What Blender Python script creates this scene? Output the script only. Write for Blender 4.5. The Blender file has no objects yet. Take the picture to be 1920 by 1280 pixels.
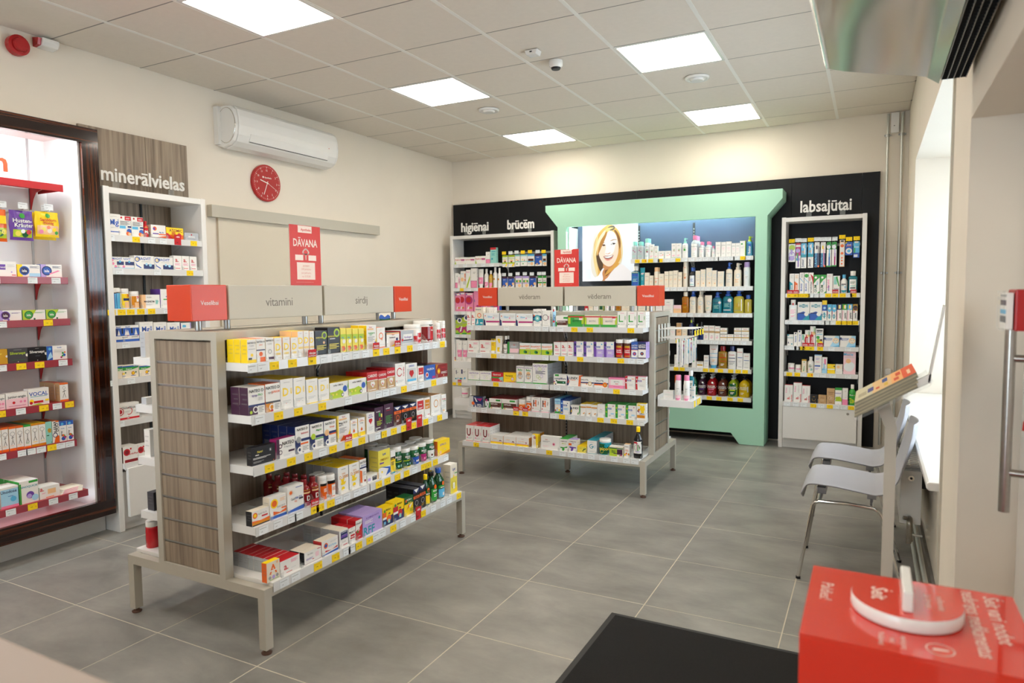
import bpy, math, random
from mathutils import Vector, Matrix
random.seed(7)
SC = bpy.context.scene
COL = SC.collection
# ---------------------------------------------------------------- camera, world, lights, exposure
CAM_YAW, CAM_PITCH, CAM_ROLL, CAM_Z = -.4816, .07, -.0093, 1.4598
cd = bpy.data.cameras.new('camera'); cam = bpy.data.objects.new('camera', cd); COL.objects.link(cam)
cd.sensor_width = 36; cd.lens = 36*1289.0143/1920; cd.clip_start = .05; cd.clip_end = 60
cd.dof.use_dof = True; cd.dof.focus_distance = 4.3; cd.dof.aperture_fstop = 3.2
_f = Vector((math.sin(CAM_YAW)*math.cos(CAM_PITCH), math.cos(CAM_YAW)*math.cos(CAM_PITCH), -math.sin(CAM_PITCH)))
_r = Vector((math.cos(CAM_YAW), -math.sin(CAM_YAW), 0)); _u = _r.cross(_f)
_c, _s = math.cos(CAM_ROLL), math.sin(CAM_ROLL)
_r2, _u2 = _c*_r+_s*_u, -_s*_r+_c*_u
cam.matrix_world = Matrix(((_r2.x, _u2.x, -_f.x, 0), (_r2.y, _u2.y, -_f.y, 0), (_r2.z, _u2.z, -_f.z, CAM_Z), (0, 0, 0, 1)))
SC.camera = cam
SC.view_settings.view_transform = 'Standard'; SC.view_settings.look = 'None'
SC.view_settings.gamma = 1; SC.view_settings.use_curve_mapping = False
SC.view_settings.exposure = 0.20
SKY = (.74, .88, 1.0); SKY_STRENGTH = 6.4
PANEL_COLOR = (1.0, .915, .80); PANEL_POWER = 12.2
w = bpy.data.worlds.new('daylight'); SC.world = w; w.use_nodes = True
w.node_tree.nodes['Background'].inputs[0].default_value = (*SKY, 1)
w.node_tree.nodes['Background'].inputs[1].default_value = SKY_STRENGTH
def area(name, loc, rot, sx, sy, power, color, portal=False):
    l = bpy.data.lights.new(name, 'AREA'); l.shape = 'RECTANGLE'; l.size = sx; l.size_y = sy; l.energy = power; l.color = color
    o = bpy.data.objects.new(name, l); COL.objects.link(o); o.location = loc; o.rotation_euler = rot
    if portal: l.cycles.is_portal = True
    return o
area('window_portal', (.80, 4.4, 1.55), (0, math.radians(90), 0), 1.75, 2.8, 1, (1, 1, 1), True)
area('shopfront_portal', (-2.0, -2.52, 1.4), (math.radians(90), 0, 0), 2.2, 1.9, 1, (1, 1, 1), True)
# ---------------------------------------------------------------- materials
def srgb(h):
    h = h.lstrip('#'); v = [int(h[i:i+2], 16)/255 for i in (0, 2, 4)]
    return tuple(x/12.92 if x <= .04045 else ((x+.055)/1.055)**2.4 for x in v)
def mat(name, col='ffffff', rough=.5, metal=0, attr=False, noise=0, nscale=8, bump=0, bscale=200, trans=0, alpha=1, emit=0, coat=0, ior=1.5):
    m = bpy.data.materials.new(name); m.use_nodes = True; nt = m.node_tree; b = nt.nodes['Principled BSDF']
    c = srgb(col) if isinstance(col, str) else col
    b.inputs['Base Color'].default_value = (*c, 1); b.inputs['Roughness'].default_value = rough; b.inputs['Metallic'].default_value = metal
    b.inputs['IOR'].default_value = ior; b.inputs['Transmission Weight'].default_value = trans; b.inputs['Alpha'].default_value = alpha
    b.inputs['Coat Weight'].default_value = coat; b.inputs['Coat Roughness'].default_value = .06
    src = None
    if attr:
        a = nt.nodes.new('ShaderNodeAttribute'); a.attribute_name = 'Col'; src = a.outputs['Color']; nt.links.new(src, b.inputs['Base Color'])
    if noise or bump:
        g = nt.nodes.new('ShaderNodeNewGeometry')
    if noise:
        n = nt.nodes.new('ShaderNodeTexNoise'); n.inputs['Scale'].default_value = nscale; n.inputs['Detail'].default_value = 5
        nt.links.new(g.outputs['Position'], n.inputs['Vector'])
        mr = nt.nodes.new('ShaderNodeMapRange'); mr.inputs['To Min'].default_value = 1-noise; mr.inputs['To Max'].default_value = 1+noise*.6
        mr.inputs['From Min'].default_value = .3; mr.inputs['From Max'].default_value = .7
        nt.links.new(n.outputs['Fac'], mr.inputs['Value'])
        mx = nt.nodes.new('ShaderNodeVectorMath'); mx.operation = 'SCALE'; nt.links.new(mr.outputs['Result'], mx.inputs['Scale'])
        if src: nt.links.new(src, mx.inputs[0])
        else: mx.inputs[0].default_value = c
        nt.links.new(mx.outputs['Vector'], b.inputs['Base Color'])
    if bump:
        n2 = nt.nodes.new('ShaderNodeTexNoise'); n2.inputs['Scale'].default_value = bscale; nt.links.new(g.outputs['Position'], n2.inputs['Vector'])
        bp = nt.nodes.new('ShaderNodeBump'); bp.inputs['Strength'].default_value = bump; bp.inputs['Distance'].default_value = .001
        nt.links.new(n2.outputs['Fac'], bp.inputs['Height']); nt.links.new(bp.outputs['Normal'], b.inputs['Normal'])
    if emit:
        b.inputs['Emission Strength'].default_value = emit
        if src: nt.links.new(src, b.inputs['Emission Color'])
        else: b.inputs['Emission Color'].default_value = (*c, 1)
    return m
def ramp_mat(name, cols, rough, scale, kind='wood', coat=0, bumps=0.0):
    """stretched procedural grain: cols = [(pos, hex), ...]"""
    m = bpy.data.materials.new(name); m.use_nodes = True; nt = m.node_tree; b = nt.nodes['Principled BSDF']
    b.inputs['Roughness'].default_value = rough; b.inputs['Coat Weight'].default_value = coat*.35; b.inputs['Coat Roughness'].default_value = .04
    g = nt.nodes.new('ShaderNodeNewGeometry'); mp = nt.nodes.new('ShaderNodeMapping'); mp.inputs['Scale'].default_value = scale
    n = nt.nodes.new('ShaderNodeTexNoise'); n.inputs['Scale'].default_value = 1; n.inputs['Detail'].default_value = 6; n.inputs['Roughness'].default_value = .62
    n.inputs['Distortion'].default_value = .25
    r = nt.nodes.new('ShaderNodeValToRGB'); e = r.color_ramp.elements
    while len(e) > 1: e.remove(e[-1])
    e[0].position = cols[0][0]; e[0].color = (*srgb(cols[0][1]), 1)
    for p, h in cols[1:]:
        q = e.new(p); q.color = (*srgb(h), 1)
    nt.links.new(g.outputs['Position'], mp.inputs['Vector']); nt.links.new(mp.outputs['Vector'], n.inputs['Vector'])
    nt.links.new(n.outputs['Fac'], r.inputs['Fac']); nt.links.new(r.outputs['Color'], b.inputs['Base Color'])
    if bumps:
        bp = nt.nodes.new('ShaderNodeBump'); bp.inputs['Strength'].default_value = bumps; bp.inputs['Distance'].default_value = .001
        nt.links.new(n.outputs['Fac'], bp.inputs['Height']); nt.links.new(bp.outputs['Normal'], b.inputs['Normal'])
    return m
M = dict(
 wall=mat('wall_paint', 'e9dfcf', .85, noise=.02, nscale=3, bump=.15, bscale=120),
 ceil=mat('ceiling_board', 'e2d9cc', .95, noise=.02, nscale=30, bump=.5, bscale=300),
 bar=mat('grid_bar_paint', 'eae7df', .5, bump=.05), lit_black=mat('black_panel_lit_tint', '414c5e', .25, noise=.03, nscale=4),
 floor=ramp_mat('stone_tile', [(.25, '73706b'), (.42, '83807a'), (.55, '8e8b84'), (.72, '9c9890')], .36, (2.6, 4.6, 2), bumps=.15),
 grout=mat('grout', 'c6bca8', .9, noise=.05, nscale=60),
 white=mat('white_melamine', 'e8e5e0', .4, noise=.01, nscale=5),
 door=mat('cream_door_leaf', 'ddd2be', .45, noise=.01, nscale=4),
 shelf=mat('white_shelf_steel', 'ebe9e6', .35, noise=.01, nscale=5),
 rail=mat('price_rail_plastic', 'dfdedc', .18, noise=.01, nscale=9),
 railred=mat('price_rail_red', '9c3a44', .25, noise=.03, nscale=9),
 red=mat('red_lacquer', 'd43e12', .35, noise=.015, nscale=9),
 redsteel=mat('red_steel', 'b0181c', .3, noise=.02, nscale=9),
 beige=mat('beige_lacquer', 'c3bdae', .45, noise=.01, nscale=6),
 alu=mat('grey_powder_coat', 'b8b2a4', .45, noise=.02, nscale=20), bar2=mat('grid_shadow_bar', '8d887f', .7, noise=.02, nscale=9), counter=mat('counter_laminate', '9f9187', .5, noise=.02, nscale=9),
 slot=mat('aluminium_slot', 'a9aaa8', .3, .8, noise=.03, nscale=20),
 steel=mat('brushed_steel', 'a8a39c', .28, 1, noise=.06, nscale=60),
 curtain=mat('polished_steel_cover', 'e9e4da', .16, .9, noise=.01, nscale=3),
 chrome=mat('chrome', 'd6d4d0', .06, 1, noise=.01, nscale=3),
 black=mat('black_panel', '0b0c10', .5, noise=.04, nscale=4),
 dark=mat('dark_plastic', '101012', .5, noise=.03, nscale=30),
 mint=mat('mint_lacquer', 'a9d9be', .42, noise=.01, nscale=4),
 wood=ramp_mat('driftwood_laminate', [(.2, '605346'), (.4, '7d6d5c'), (.52, '948370'), (.7, 'a79781')], .5, (38, 38, 1.1)),
 ebony=ramp_mat('ebony_veneer', [(.32, '0f0503'), (.5, '220a04'), (.6, '5a2a10'), (.68, '1d0904')], .12, (75, 75, .8), coat=1),
 ebonyh=ramp_mat('ebony_veneer_across', [(.32, '0f0503'), (.5, '220a04'), (.6, '5a2a10'), (.68, '1d0904')], .12, (75, .8, 75), coat=1),
 card=mat('printed_card', attr=True, rough=.38, noise=.01, nscale=40),
 gloss=mat('glossy_plastic', attr=True, rough=.14, noise=.01, nscale=40),
 tint=mat('tinted_clear_plastic', attr=True, rough=.06, trans=.45, noise=.01, nscale=40),
 film=mat('printed_film', attr=True, rough=.22, noise=.05, nscale=90, bump=.6, bscale=60),
 clear=mat('clear_acrylic', 'dfe6e4', .05, alpha=.13, noise=.01, nscale=9),
 glass=mat('window_glass', 'ffffff', 0, trans=1, noise=.001, nscale=3),
 led=mat('led_diffuser', PANEL_COLOR, .5, emit=PANEL_POWER, noise=.001, nscale=3),
 ledcool=mat('cool_led_tube', (.85, .93, 1.0), .5, emit=30, noise=.001, nscale=3),
 backlit=mat('backlit_film', attr=True, rough=.5, emit=.78, noise=.001, nscale=3),
 acw=mat('glossy_white_plastic', 'e8e6e1', .16, noise=.01, nscale=4),
 rubber=mat('rubber_foot', '5a3c2c', .6, noise=.1, nscale=60),
 matt=mat('entrance_mat_pile', '131211', 1.0, noise=.35, nscale=260, bump=1, bscale=420),
 chair=mat('grey_shell_plastic', 'a6a5aa', .42, noise=.01, nscale=9, bump=.2, bscale=700),
 paper=mat('newsprint', attr=True, rough=.8, noise=.05, nscale=60),
 redgloss=mat('red_acrylic', 'dc2e18', .05, coat=.6, noise=.01, nscale=3),
 pipe=mat('galvanised_pipe', 'c9cbc4', .3, .6, noise=.05, nscale=40),
 brass=mat('valve_metal', '9a948a', .3, 1, noise=.1, nscale=80),
)
_n = M['backlit'].node_tree; _b = _n.nodes['Principled BSDF']; _k = _n.nodes.new('ShaderNodeVectorMath'); _k.operation = 'SCALE'; _k.inputs['Scale'].default_value = .2
_n.links.new([q for q in _n.nodes if q.type == 'ATTRIBUTE'][0].outputs['Color'], _k.inputs[0]); _n.links.new(_k.outputs['Vector'], _b.inputs['Base Color']); _b.inputs['Specular IOR Level'].default_value = .2
M['black'].node_tree.nodes['Principled BSDF'].inputs['Specular IOR Level'].default_value = .3
# ---------------------------------------------------------------- palette for prints
PAL = dict(w='f1eee8', k='17161b', r='c9222b', o='ee6a1f', y='ffd914', Y='f0df58', g='35a03c', G='115c32', l='b3cd2c', b='2b5bb5',
 B='1c2b63', s='5fb8e2', c='1f98ac', t='93d2c6', p='6d45a4', P='45203f', v='b9a2dc', m='b52a74', n='5c2c20', N='c59f70', i='ef8bb0',
 I='f5cfd6', a='a3a2a0', A='cfcfcc', d='46464c', e='efe4d0', h='b9bdc2', u='c79a2c', f='f4c48f', q='a8d8f0', x='8a1a20', z='eaeeef', j='d88a12')
PALC = {k: srgb(v) for k, v in PAL.items()}
# ---------------------------------------------------------------- mesh builder
class G:
    def __init__(s): s.v = []; s.f = []; s.m = []; s.c = []; s.sm = []; s.mats = []
    def face(s, pts, m, col=None, smooth=False):
        n = len(s.v); s.v.extend(tuple(p) for p in pts); s.f.append(tuple(range(n, n+len(pts))))
        if m not in s.mats: s.mats.append(m)
        s.m.append(s.mats.index(m)); s.c.append(col); s.sm.append(smooth)
    def mesh(s, verts, faces, m, col=None, smooth=False):
        n = len(s.v); s.v.extend(tuple(p) for p in verts)
        if m not in s.mats: s.mats.append(m)
        i = s.mats.index(m)
        for f in faces: s.f.append(tuple(n+k for k in f)); s.m.append(i); s.c.append(col); s.sm.append(smooth)
    def box(s, x0, y0, z0, x1, y1, z1, m, col=None):
        x0, x1 = min(x0, x1), max(x0, x1); y0, y1 = min(y0, y1), max(y0, y1); z0, z1 = min(z0, z1), max(z0, z1)
        v = [(x0, y0, z0), (x1, y0, z0), (x1, y1, z0), (x0, y1, z0), (x0, y0, z1), (x1, y0, z1), (x1, y1, z1), (x0, y1, z1)]
        s.mesh(v, [(3, 2, 1, 0), (4, 5, 6, 7), (0, 1, 5, 4), (1, 2, 6, 5), (2, 3, 7, 6), (3, 0, 4, 7)], m, col); return s
    def prism(s, poly, a, b, axis, m, col=None):
        """poly in the two other axes (cyclic order), from a to b along axis"""
        def P(u, v, t): return (t, u, v) if axis == 'X' else ((u, t, v) if axis == 'Y' else (u, v, t))
        n = len(poly); v = [P(u, w_, a) for u, w_ in poly]+[P(u, w_, b) for u, w_ in poly]
        fs = [tuple(range(n-1, -1, -1)), tuple(range(n, 2*n))]+[(i, (i+1) % n, n+(i+1) % n, n+i) for i in range(n)]
        s.mesh(v, fs, m, col); return s
    def tube(s, pts, r, m, col=None, n=8, cap=True):
        pts = [Vector(p) for p in pts]; rings = []; up = None
        for i, p in enumerate(pts):
            d = (pts[min(i+1, len(pts)-1)]-pts[max(i-1, 0)]).normalized()
            if up is None: up = d.orthogonal().normalized()
            up = (up-d*up.dot(d)).normalized(); q = d.cross(up)
            rings.append([p+r*(math.cos(2*math.pi*k/n)*up+math.sin(2*math.pi*k/n)*q) for k in range(n)])
        v = [p for R_ in rings for p in R_]
        fs = [(i*n+k, i*n+(k+1) % n, (i+1)*n+(k+1) % n, (i+1)*n+k) for i in range(len(pts)-1) for k in range(n)]
        s.mesh(v, fs, m, col, True)
        if cap: s.face(rings[0][::-1], m, col); s.face(rings[-1], m, col)
        return s
    def lathe(s, prof, m, c=(0, 0, 0), n=14, col=None, ex=2, sy=1, cols=None, top=True):
        """prof [(r,z)...] bottom to top around z; ex>2 squares the section; cols = colour per band"""
        cx, cy, cz = c; v = []
        for r, z in prof:
            for k in range(n):
                a = 2*math.pi*(k+.5)/n; ca, sa = math.cos(a), math.sin(a)
                q = (abs(ca)**ex+abs(sa)**ex)**(-1/ex)
                v.append((cx+r*q*ca, cy+r*q*sa*sy, cz+z))
        for i in range(len(prof)-1):
            fs = [(i*n+k, i*n+(k+1) % n, (i+1)*n+(k+1) % n, (i+1)*n+k) for k in range(n)]
            if i == 0: s.mesh(v, [], m); b0 = len(s.v)-len(v)
            mi = s.mats.index(m)
            for f in fs: s.f.append(tuple(b0+k for k in f)); s.m.append(mi); s.c.append(cols[i] if cols else col); s.sm.append(True)
        if top: s.face([v[(len(prof)-1)*n+k] for k in range(n)], m, cols[-1] if cols else col)
        s.face([v[k] for k in range(n-1, -1, -1)], m, cols[0] if cols else col)
        return s
    def text(s, txt, o, right, up, h, m, col=None, maxw=None, depth=0, anchor=.5, bold=0):
        v, fs, wd = glyphs(txt, bold); k = h
        if maxw and wd*k > maxw: kx = maxw/wd
        else: kx = k
        o = Vector(o); R_ = Vector(right); U = Vector(up); N_ = R_.cross(U)
        P = [o+R_*((x-wd*anchor)*kx)+U*((y-.36)*k)+N_*depth for x, y in v]
        s.mesh(P, fs, m, col)
        if depth:
            cnt = {}
            for f in fs:
                for i in range(len(f)):
                    e = (f[i], f[(i+1) % len(f)]); cnt[e] = 1
            b = len(s.v)-len(P); mi = s.mats.index(m)
            for (i, j) in cnt:
                if (j, i) not in cnt:
                    n0 = len(s.v); s.v.extend([tuple(P[i]), tuple(P[j]), tuple(P[j]-N_*depth), tuple(P[i]-N_*depth)])
                    s.f.append((n0+1, n0, n0+3, n0+2)); s.m.append(mi); s.c.append(col); s.sm.append(False)
        return s
    def data(s, name):
        me = bpy.data.meshes.new(name); me.from_pydata(s.v, [], s.f)
        for m in s.mats: me.materials.append(m)
        me.polygons.foreach_set('material_index', s.m); me.polygons.foreach_set('use_smooth', s.sm)
        if any(c is not None for c in s.c):
            a = me.color_attributes.new('Col', 'FLOAT_COLOR', 'CORNER'); buf = []
            for f, c in zip(s.f, s.c): buf.extend((*(c or (.8, .8, .8)), 1)*len(f))
            a.data.foreach_set('color', buf)
        me.update(); return me
_gl = {}
def _raw(txt, bold):
    c = bpy.data.curves.new('t', 'FONT'); c.body = txt; c.resolution_u = 2; c.offset = bold; c.fill_mode = 'FRONT'; c.size = 1; c.space_character = 1 if bold else .95
    o = bpy.data.objects.new('t', c); me = o.to_mesh()
    v = [(p.co.x, p.co.y) for p in me.vertices]; f = [tuple(p.vertices) for p in me.polygons]
    o.to_mesh_clear(); bpy.data.objects.remove(o); bpy.data.curves.remove(c); return v, f
ACC = {'ā': 'a', 'ē': 'e', 'ī': 'i', 'ū': 'u', 'Ā': 'A', 'Ē': 'E', 'š': 's', 'Š': 'S', 'ž': 'z'}
def glyphs(txt, bold=0):
    bold = min(bold, .02); key = (txt, bold)
    if key not in _gl:
        base = ''.join(ACC.get(ch, ch) for ch in txt); v, f = _raw(base, bold)
        for i, ch in enumerate(txt):      # draw the macrons and carons as bars of their own
            if ch not in ACC: continue
            right = max(p[0] for p in _raw(base[:i+1], bold)[0]); own = _raw(base[i], bold)[0]
            wd = max(p[0] for p in own)-min(p[0] for p in own); c = right-wd/2; top = max(p[1] for p in own); t = .035+bold
            if base[i] == 'i':            # the macron takes the place of the dot
                kill = {k for k, p in enumerate(v) if abs(p[0]-c) < wd*.9+.01 and p[1] > .52}; f = [q for q in f if not all(k in kill for k in q)]; top = .47; hw = .11
            else: hw = min(max(wd*.42, .12), .2)
            n = len(v); y = top+.07
            if ch in 'šŠž':
                v += [(c-.1, y+.13), (c-.1+.05, y+.13), (c, y+.05), (c, y)]; f.append((n, n+3, n+2, n+1)); n += 4; v += [(c+.1, y+.13), (c+.1-.05, y+.13), (c, y+.05), (c, y)]; f.append((n, n+1, n+2, n+3))
            else: v += [(c-hw, y), (c+hw, y), (c+hw, y+t+.02), (c-hw, y+t+.02)]; f.append((n, n+1, n+2, n+3))
        ff = []
        for q in f:   # keep every face turned to the viewer
            a = sum(v[q[i]][0]*v[q[(i+1) % len(q)]][1]-v[q[(i+1) % len(q)]][0]*v[q[i]][1] for i in range(len(q)))
            ff.append(q if a > 0 else q[::-1])
        x0 = min([p[0] for p in v] or [0]); x1 = max([p[0] for p in v] or [1])
        v = [((x-x0), y) for x, y in v]; _gl[key] = (v, ff, max(x1-x0, .01))
    return _gl[key]
# ---------------------------------------------------------------- object helpers
def add(name, data, parent=None, loc=(0, 0, 0), rz=0, **props):
    o = bpy.data.objects.new(name, data); COL.objects.link(o); o.location = loc; o.rotation_euler = (0, 0, rz)
    if parent: o.parent = parent
    for k, v in props.items():
        if v: o[k] = v
    return o
def obj(name, g, parent=None, loc=(0, 0, 0), rz=0, **props): return add(name, g.data(name), parent, loc, rz, **props)
def thing(name, label, cat, loc=(0, 0, 0), rz=0, group=None): return add(name, None, None, loc, rz, label=label, category=cat, group=group)
def struct(name, g, parent=None, **p):
    return obj(name, g, parent, kind='structure', **p) if parent is None else obj(name, g, parent, **p)
def part(name, g, parent, **p):
    """geometry written in world coordinates, hung under an unrotated thing"""
    W = Matrix.Identity(4); q = parent
    while q is not None: W = Matrix.Translation(q.location) @ Matrix.Rotation(q.rotation_euler.z, 4, 'Z') @ W; q = q.parent
    I = W.inverted(); return obj(name, g, parent, loc=tuple(I.translation), rz=I.to_euler().z, **p)
def bevel(o, wdt=.004, n=2):
    b = o.modifiers.new('soft_edges', 'BEVEL'); b.width = wdt; b.segments = n; b.limit_method = 'ANGLE'; return o
# ---------------------------------------------------------------- room
XL, XR, YB, YF, ZC = -4.49, .26, 7.08, -2.5, 3.027
fl = struct('floor', G().box(XL-.1, YF-.1, -.06, XR+.6, YB+.1, -.0006, M['grout']))
TX, TY, FX, FY = .604, .6006, -2.1172+.604*-4, 1.8496-.6006*7
tile_cache = {}
for i in range(0, 9):
    for j in range(0, 16):
        x0, y0 = FX+i*TX, FY+j*TY; x1, y1 = x0+TX, y0+TY
        x0, x1 = max(x0, XL), min(x1, XR); y0, y1 = max(y0, YF), min(y1, YB)
        if x1-x0 < .03 or y1-y0 < .03: continue
        key = (round(x1-x0, 3), round(y1-y0, 3))
        if key not in tile_cache:
            a, b = key; e = .0018; c = .0012
            g = G(); g.box(e+c, e+c, -.0001, a-e-c, b-e-c, 0, M['floor'])
            g.mesh([(e, e, -.0012), (a-e, e, -.0012), (a-e, b-e, -.0012), (e, b-e, -.0012), (e+c, e+c, 0), (a-e-c, e+c, 0), (a-e-c, b-e-c, 0), (e+c, b-e-c, 0)],
                   [(0, 1, 5, 4), (1, 2, 6, 5), (2, 3, 7, 6), (3, 0, 4, 7)], M['floor'])
            tile_cache[key] = g.data('floor_tile')
        add('floor_tile', tile_cache[key], fl, (x0, y0, 0))
# suspended ceiling: tiles drop a little below the bars
cl = struct('ceiling', G().box(XL-.1, YF-.1, ZC+.03, XR+.6, YB+.1, ZC+.08, M['ceil']))
CX, CY = -3.3146, 4.3183
LIGHTS = [(i, j) for i in (0, 3) for j in (3, 0, -3, -6, -9)]
tile_cache = {}
for i in range(-2, 7):
    for j in range(-12, 5):
        x0, y0 = CX+.6*i, CY+.6*j; x1, y1 = x0+.6, y0+.6
        x0, x1 = max(x0, XL), min(x1, XR); y0, y1 = max(y0, YF), min(y1, YB)
        if x1-x0 < .03 or y1-y0 < .03 or (i, j) in LIGHTS: continue
        key = (round(x1-x0, 3), round(y1-y0, 3))
        if key not in tile_cache:
            a, b = key; e = .011
            g = G(); g.box(e, .005, 0, a-e, b-.005, .012, M['ceil']); g.box(.002, .006, .004, e, b-.006, .012, M['ceil']); g.box(a-e, .006, .004, a-.002, b-.006, .012, M['ceil']); tile_cache[key] = g.data('ceiling_tile')
        add('ceiling_tile', tile_cache[key], cl, (x0, y0, ZC-.002))
for i in range(-1, 7):
    x = CX+.6*i
    if XL < x < XR: obj('grid_bar', G().box(-.012, 0, 0, .012, YB-YF, .010, M['bar']), cl, (x, YF, ZC-.004))
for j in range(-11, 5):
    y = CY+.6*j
    if YF < y < YB: obj('grid_bar', G().box(0, -.005, 0, XR-XL, .005, .012, M['bar2']), cl, (XL, y, ZC-.0012))  # cross bars coloured darker to stand for the tile-edge shadow lines
# walls
struct('wall_left', G().box(XL-.12, YF, 0, XL, YB, ZC+.03, M['wall']))
struct('wall_back', G().box(XL-.12, YB, 0, XR+.6, YB+.12, ZC+.03, M['wall']))
NY0, NY1, NZ0, NZ1 = 3.12, 5.85, .70, 2.40       # window recess
DY0, DY1, DZ1 = .62, 2.58, 1.985                    # entrance recess
TH = .56
for a in ((XR, NY1, 0, XR+TH, YB, ZC+.03), (XR, NY0, NZ1, XR+TH, NY1, ZC+.03), (XR+.04, NY0, 0, XR+TH, NY1, NZ0-.036), (XR, DY1, 0, XR+TH, NY0, ZC+.03), (XR, DY0, DZ1, XR+TH, DY1, ZC+.03), (XR, YF, 0, XR+TH, DY0, ZC+.03)):
    struct('wall_right', G().box(*a, M['wall']))
g = G()   # shop front behind the camera, with a glazed opening
g.box(XL, YF-.12, 0, -3.1, YF, ZC+.03, M['wall']); g.box(-.9, YF-.12, 0, XR+.6, YF, ZC+.03, M['wall'])
g.box(-3.1, YF-.12, 0, -.9, YF, .45, M['wall']); g.box(-3.1, YF-.12, 2.35, -.9, YF, ZC+.03, M['wall'])
struct('wall_front', g)
wf = struct('window_2', G().box(-3.1, YF-.10, .45, -3.04, YF-.04, 2.35, M['white']).box(-.96, YF-.10, .45, -.9, YF-.04, 2.35, M['white'])
       .box(-3.04, YF-.10, .45, -.96, YF-.04, .51, M['white']).box(-3.04, YF-.10, 2.29, -.96, YF-.04, 2.35, M['white']))
struct('baseboard_left', G().box(XL, 3.30, .0, XL+.012, YB, .07, M['floor']))
struct('baseboard_right', G().box(XR+.025, NY0, 0, XR+.04, NY1, .07, M['floor']).box(XR-.012, NY1, 0, XR, 6.98, .07, M['floor']))
# window in its deep recess
wn = struct('window_1', G().box(XR+.47, NY0, NZ0, XR+.53, NY1, NZ0+.06, M['acw']).box(XR+.47, NY0, NZ1-.06, XR+.53, NY1, NZ1, M['acw'])
   .box(XR+.47, NY0, NZ0, XR+.53, NY0+.06, NZ1, M['acw']).box(XR+.47, NY1-.06, NZ0, XR+.53, NY1, NZ1, M['acw'])
   .box(XR+.47, 4.45, NZ0, XR+.53, 4.51, NZ1, M['acw']))
obj('pane', G().box(XR+.495, NY0+.06, NZ0+.06, XR+.50, 4.45, NZ1-.06, M['glass']), wn)
obj('pane', G().box(XR+.495, 4.51, NZ0+.06, XR+.50, NY1-.06, NZ1-.06, M['glass']), wn)
g = G(); g.prism([(XR-.04, NZ0-.035), (XR-.05, NZ0-.025), (XR-.05, NZ0-.005), (XR-.04, NZ0), (XR+.47, NZ0), (XR+.47, NZ0-.035)], NY0+.005, NY1-.005, 'Y', M['acw'])
bevel(obj('window_sill', g, wn))
# entrance door set back in its recess
dr = struct('door_2', G().box(XR+.17, DY0, .0, XR+.22, DY1, DZ1, M['acw']).box(XR+.155, DY1-.95, .02, XR+.17, DY1-.02, DZ1-.02, M['acw']).box(XR+.155, DY0+.02, .02, XR+.17, DY1-.97, DZ1-.02, M['acw']))
hx = XR+.062
g = G(); g.tube([(hx, 2.17, .875), (hx, 2.17, 1.44)], .013, M['steel'], n=16)
hd = obj('door_handle', g, dr)
for z in (.98, 1.28): obj('handle_bracket', G().tube([(hx, 2.17, z), (XR+.157, 2.15, z)], .010, M['steel'], n=12), hd)
# sliding door with its track on the left wall
d1 = struct('door_1', G().box(XL, 3.69, .01, XL+.022, 4.72, 2.07, M['door']))
obj('sliding_track', G().box(XL, 3.61, 2.06, XL+.055, 5.615, 2.15, M['beige']), d1)
# window-side trim strip between the recesses
struct('trim_1', G().box(XR-.008, 3.085, .0, XR+.0, 3.115, ZC-.02, M['beige']))

# ---------------------------------------------------------------- ceiling fittings
for n, (i, j) in enumerate(LIGHTS):
    x, y = CX+.6*i, CY+.6*j
    if y < YF: continue
    side = 'left' if i == 0 else 'right'
    where = {3: 'nearest the back wall', 0: 'second from the back wall', -3: 'third from the back wall', -6: 'fourth from the back wall', -9: 'fifth from the back wall'}[j]
    t = thing('ceiling_light', 'square recessed LED ceiling panel, %s row, %s' % (side, where), 'ceiling light', (x+.3, y+.3, ZC-.006), 0, 'LED panels in the ceiling')
    g = G(); e = .300; q = .2765
    for a in ((-e+.004, -e+.004, e-.004, -q), (-e+.004, q, e-.004, e-.004), (-e+.004, -q, -q, q), (q, -q, e-.004, q)): g.box(a[0], a[1], 0, a[2], a[3], .014, M['acw'])
    obj('frame', g, t); obj('diffuser', G().box(-q, -q, .003, q, q, .009, M['led']), t)
def disc(name, label, cat, x, y, r, h, extra=None):
    t = thing(name, label, cat, (x, y, ZC-.005-h))
    obj('housing', G().lathe([(r*.72, 0), (r*.95, h*.25), (r, h*.7), (r*.98, h)], M['acw'], n=28), t); return t
P_ = {}
t = disc('emergency_light', 'round white emergency light on ceiling above the room centre', 'emergency light', -1.55, 2.72, .085, .03)
obj('lens', G().lathe([(.025, 0), (.03, .006)], M['clear'], (0, 0, -.006), n=16), t)
t = disc('smoke_detector', 'round white smoke detector hanging below the ceiling', 'smoke detector', -1.93, 4.37, .048, .045)
obj('sensor_cage', G().lathe([(.028, 0), (.034, .012), (.034, .022)], M['dark'], (0, 0, -.012), n=18), t)
t = thing('motion_sensor', 'small square white ceiling sensor beside the smoke detector', 'sensor', (-1.98, 4.12, ZC-.035))
bevel(obj('housing', G().prism([(-.035, 0), (.035, 0), (.045, .03), (-.045, .03)], -.035, .035, 'Y', M['acw']), t)); obj('lens', G().box(-.008, -.037, .012, .008, -.034, .02, M['dark']), t)
for x, y, d in ((-2.93, 5.22, 'left valve beyond the middle ceiling light'), (-1.17, 5.20, 'right valve between two ceiling lights')):
    t = thing('air_valve', 'round white ceiling air valve, '+d, 'vent', (x, y, ZC-.022), 0, 'round air valves in the ceiling')
    obj('ring', G().lathe([(.066, .004), (.08, 0), (.088, .006), (.088, .016)], M['acw'], n=28), t)
    obj('cone', G().lathe([(.040, -.008), (.052, -.002), (.052, .004)], M['acw'], n=24), t)

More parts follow.
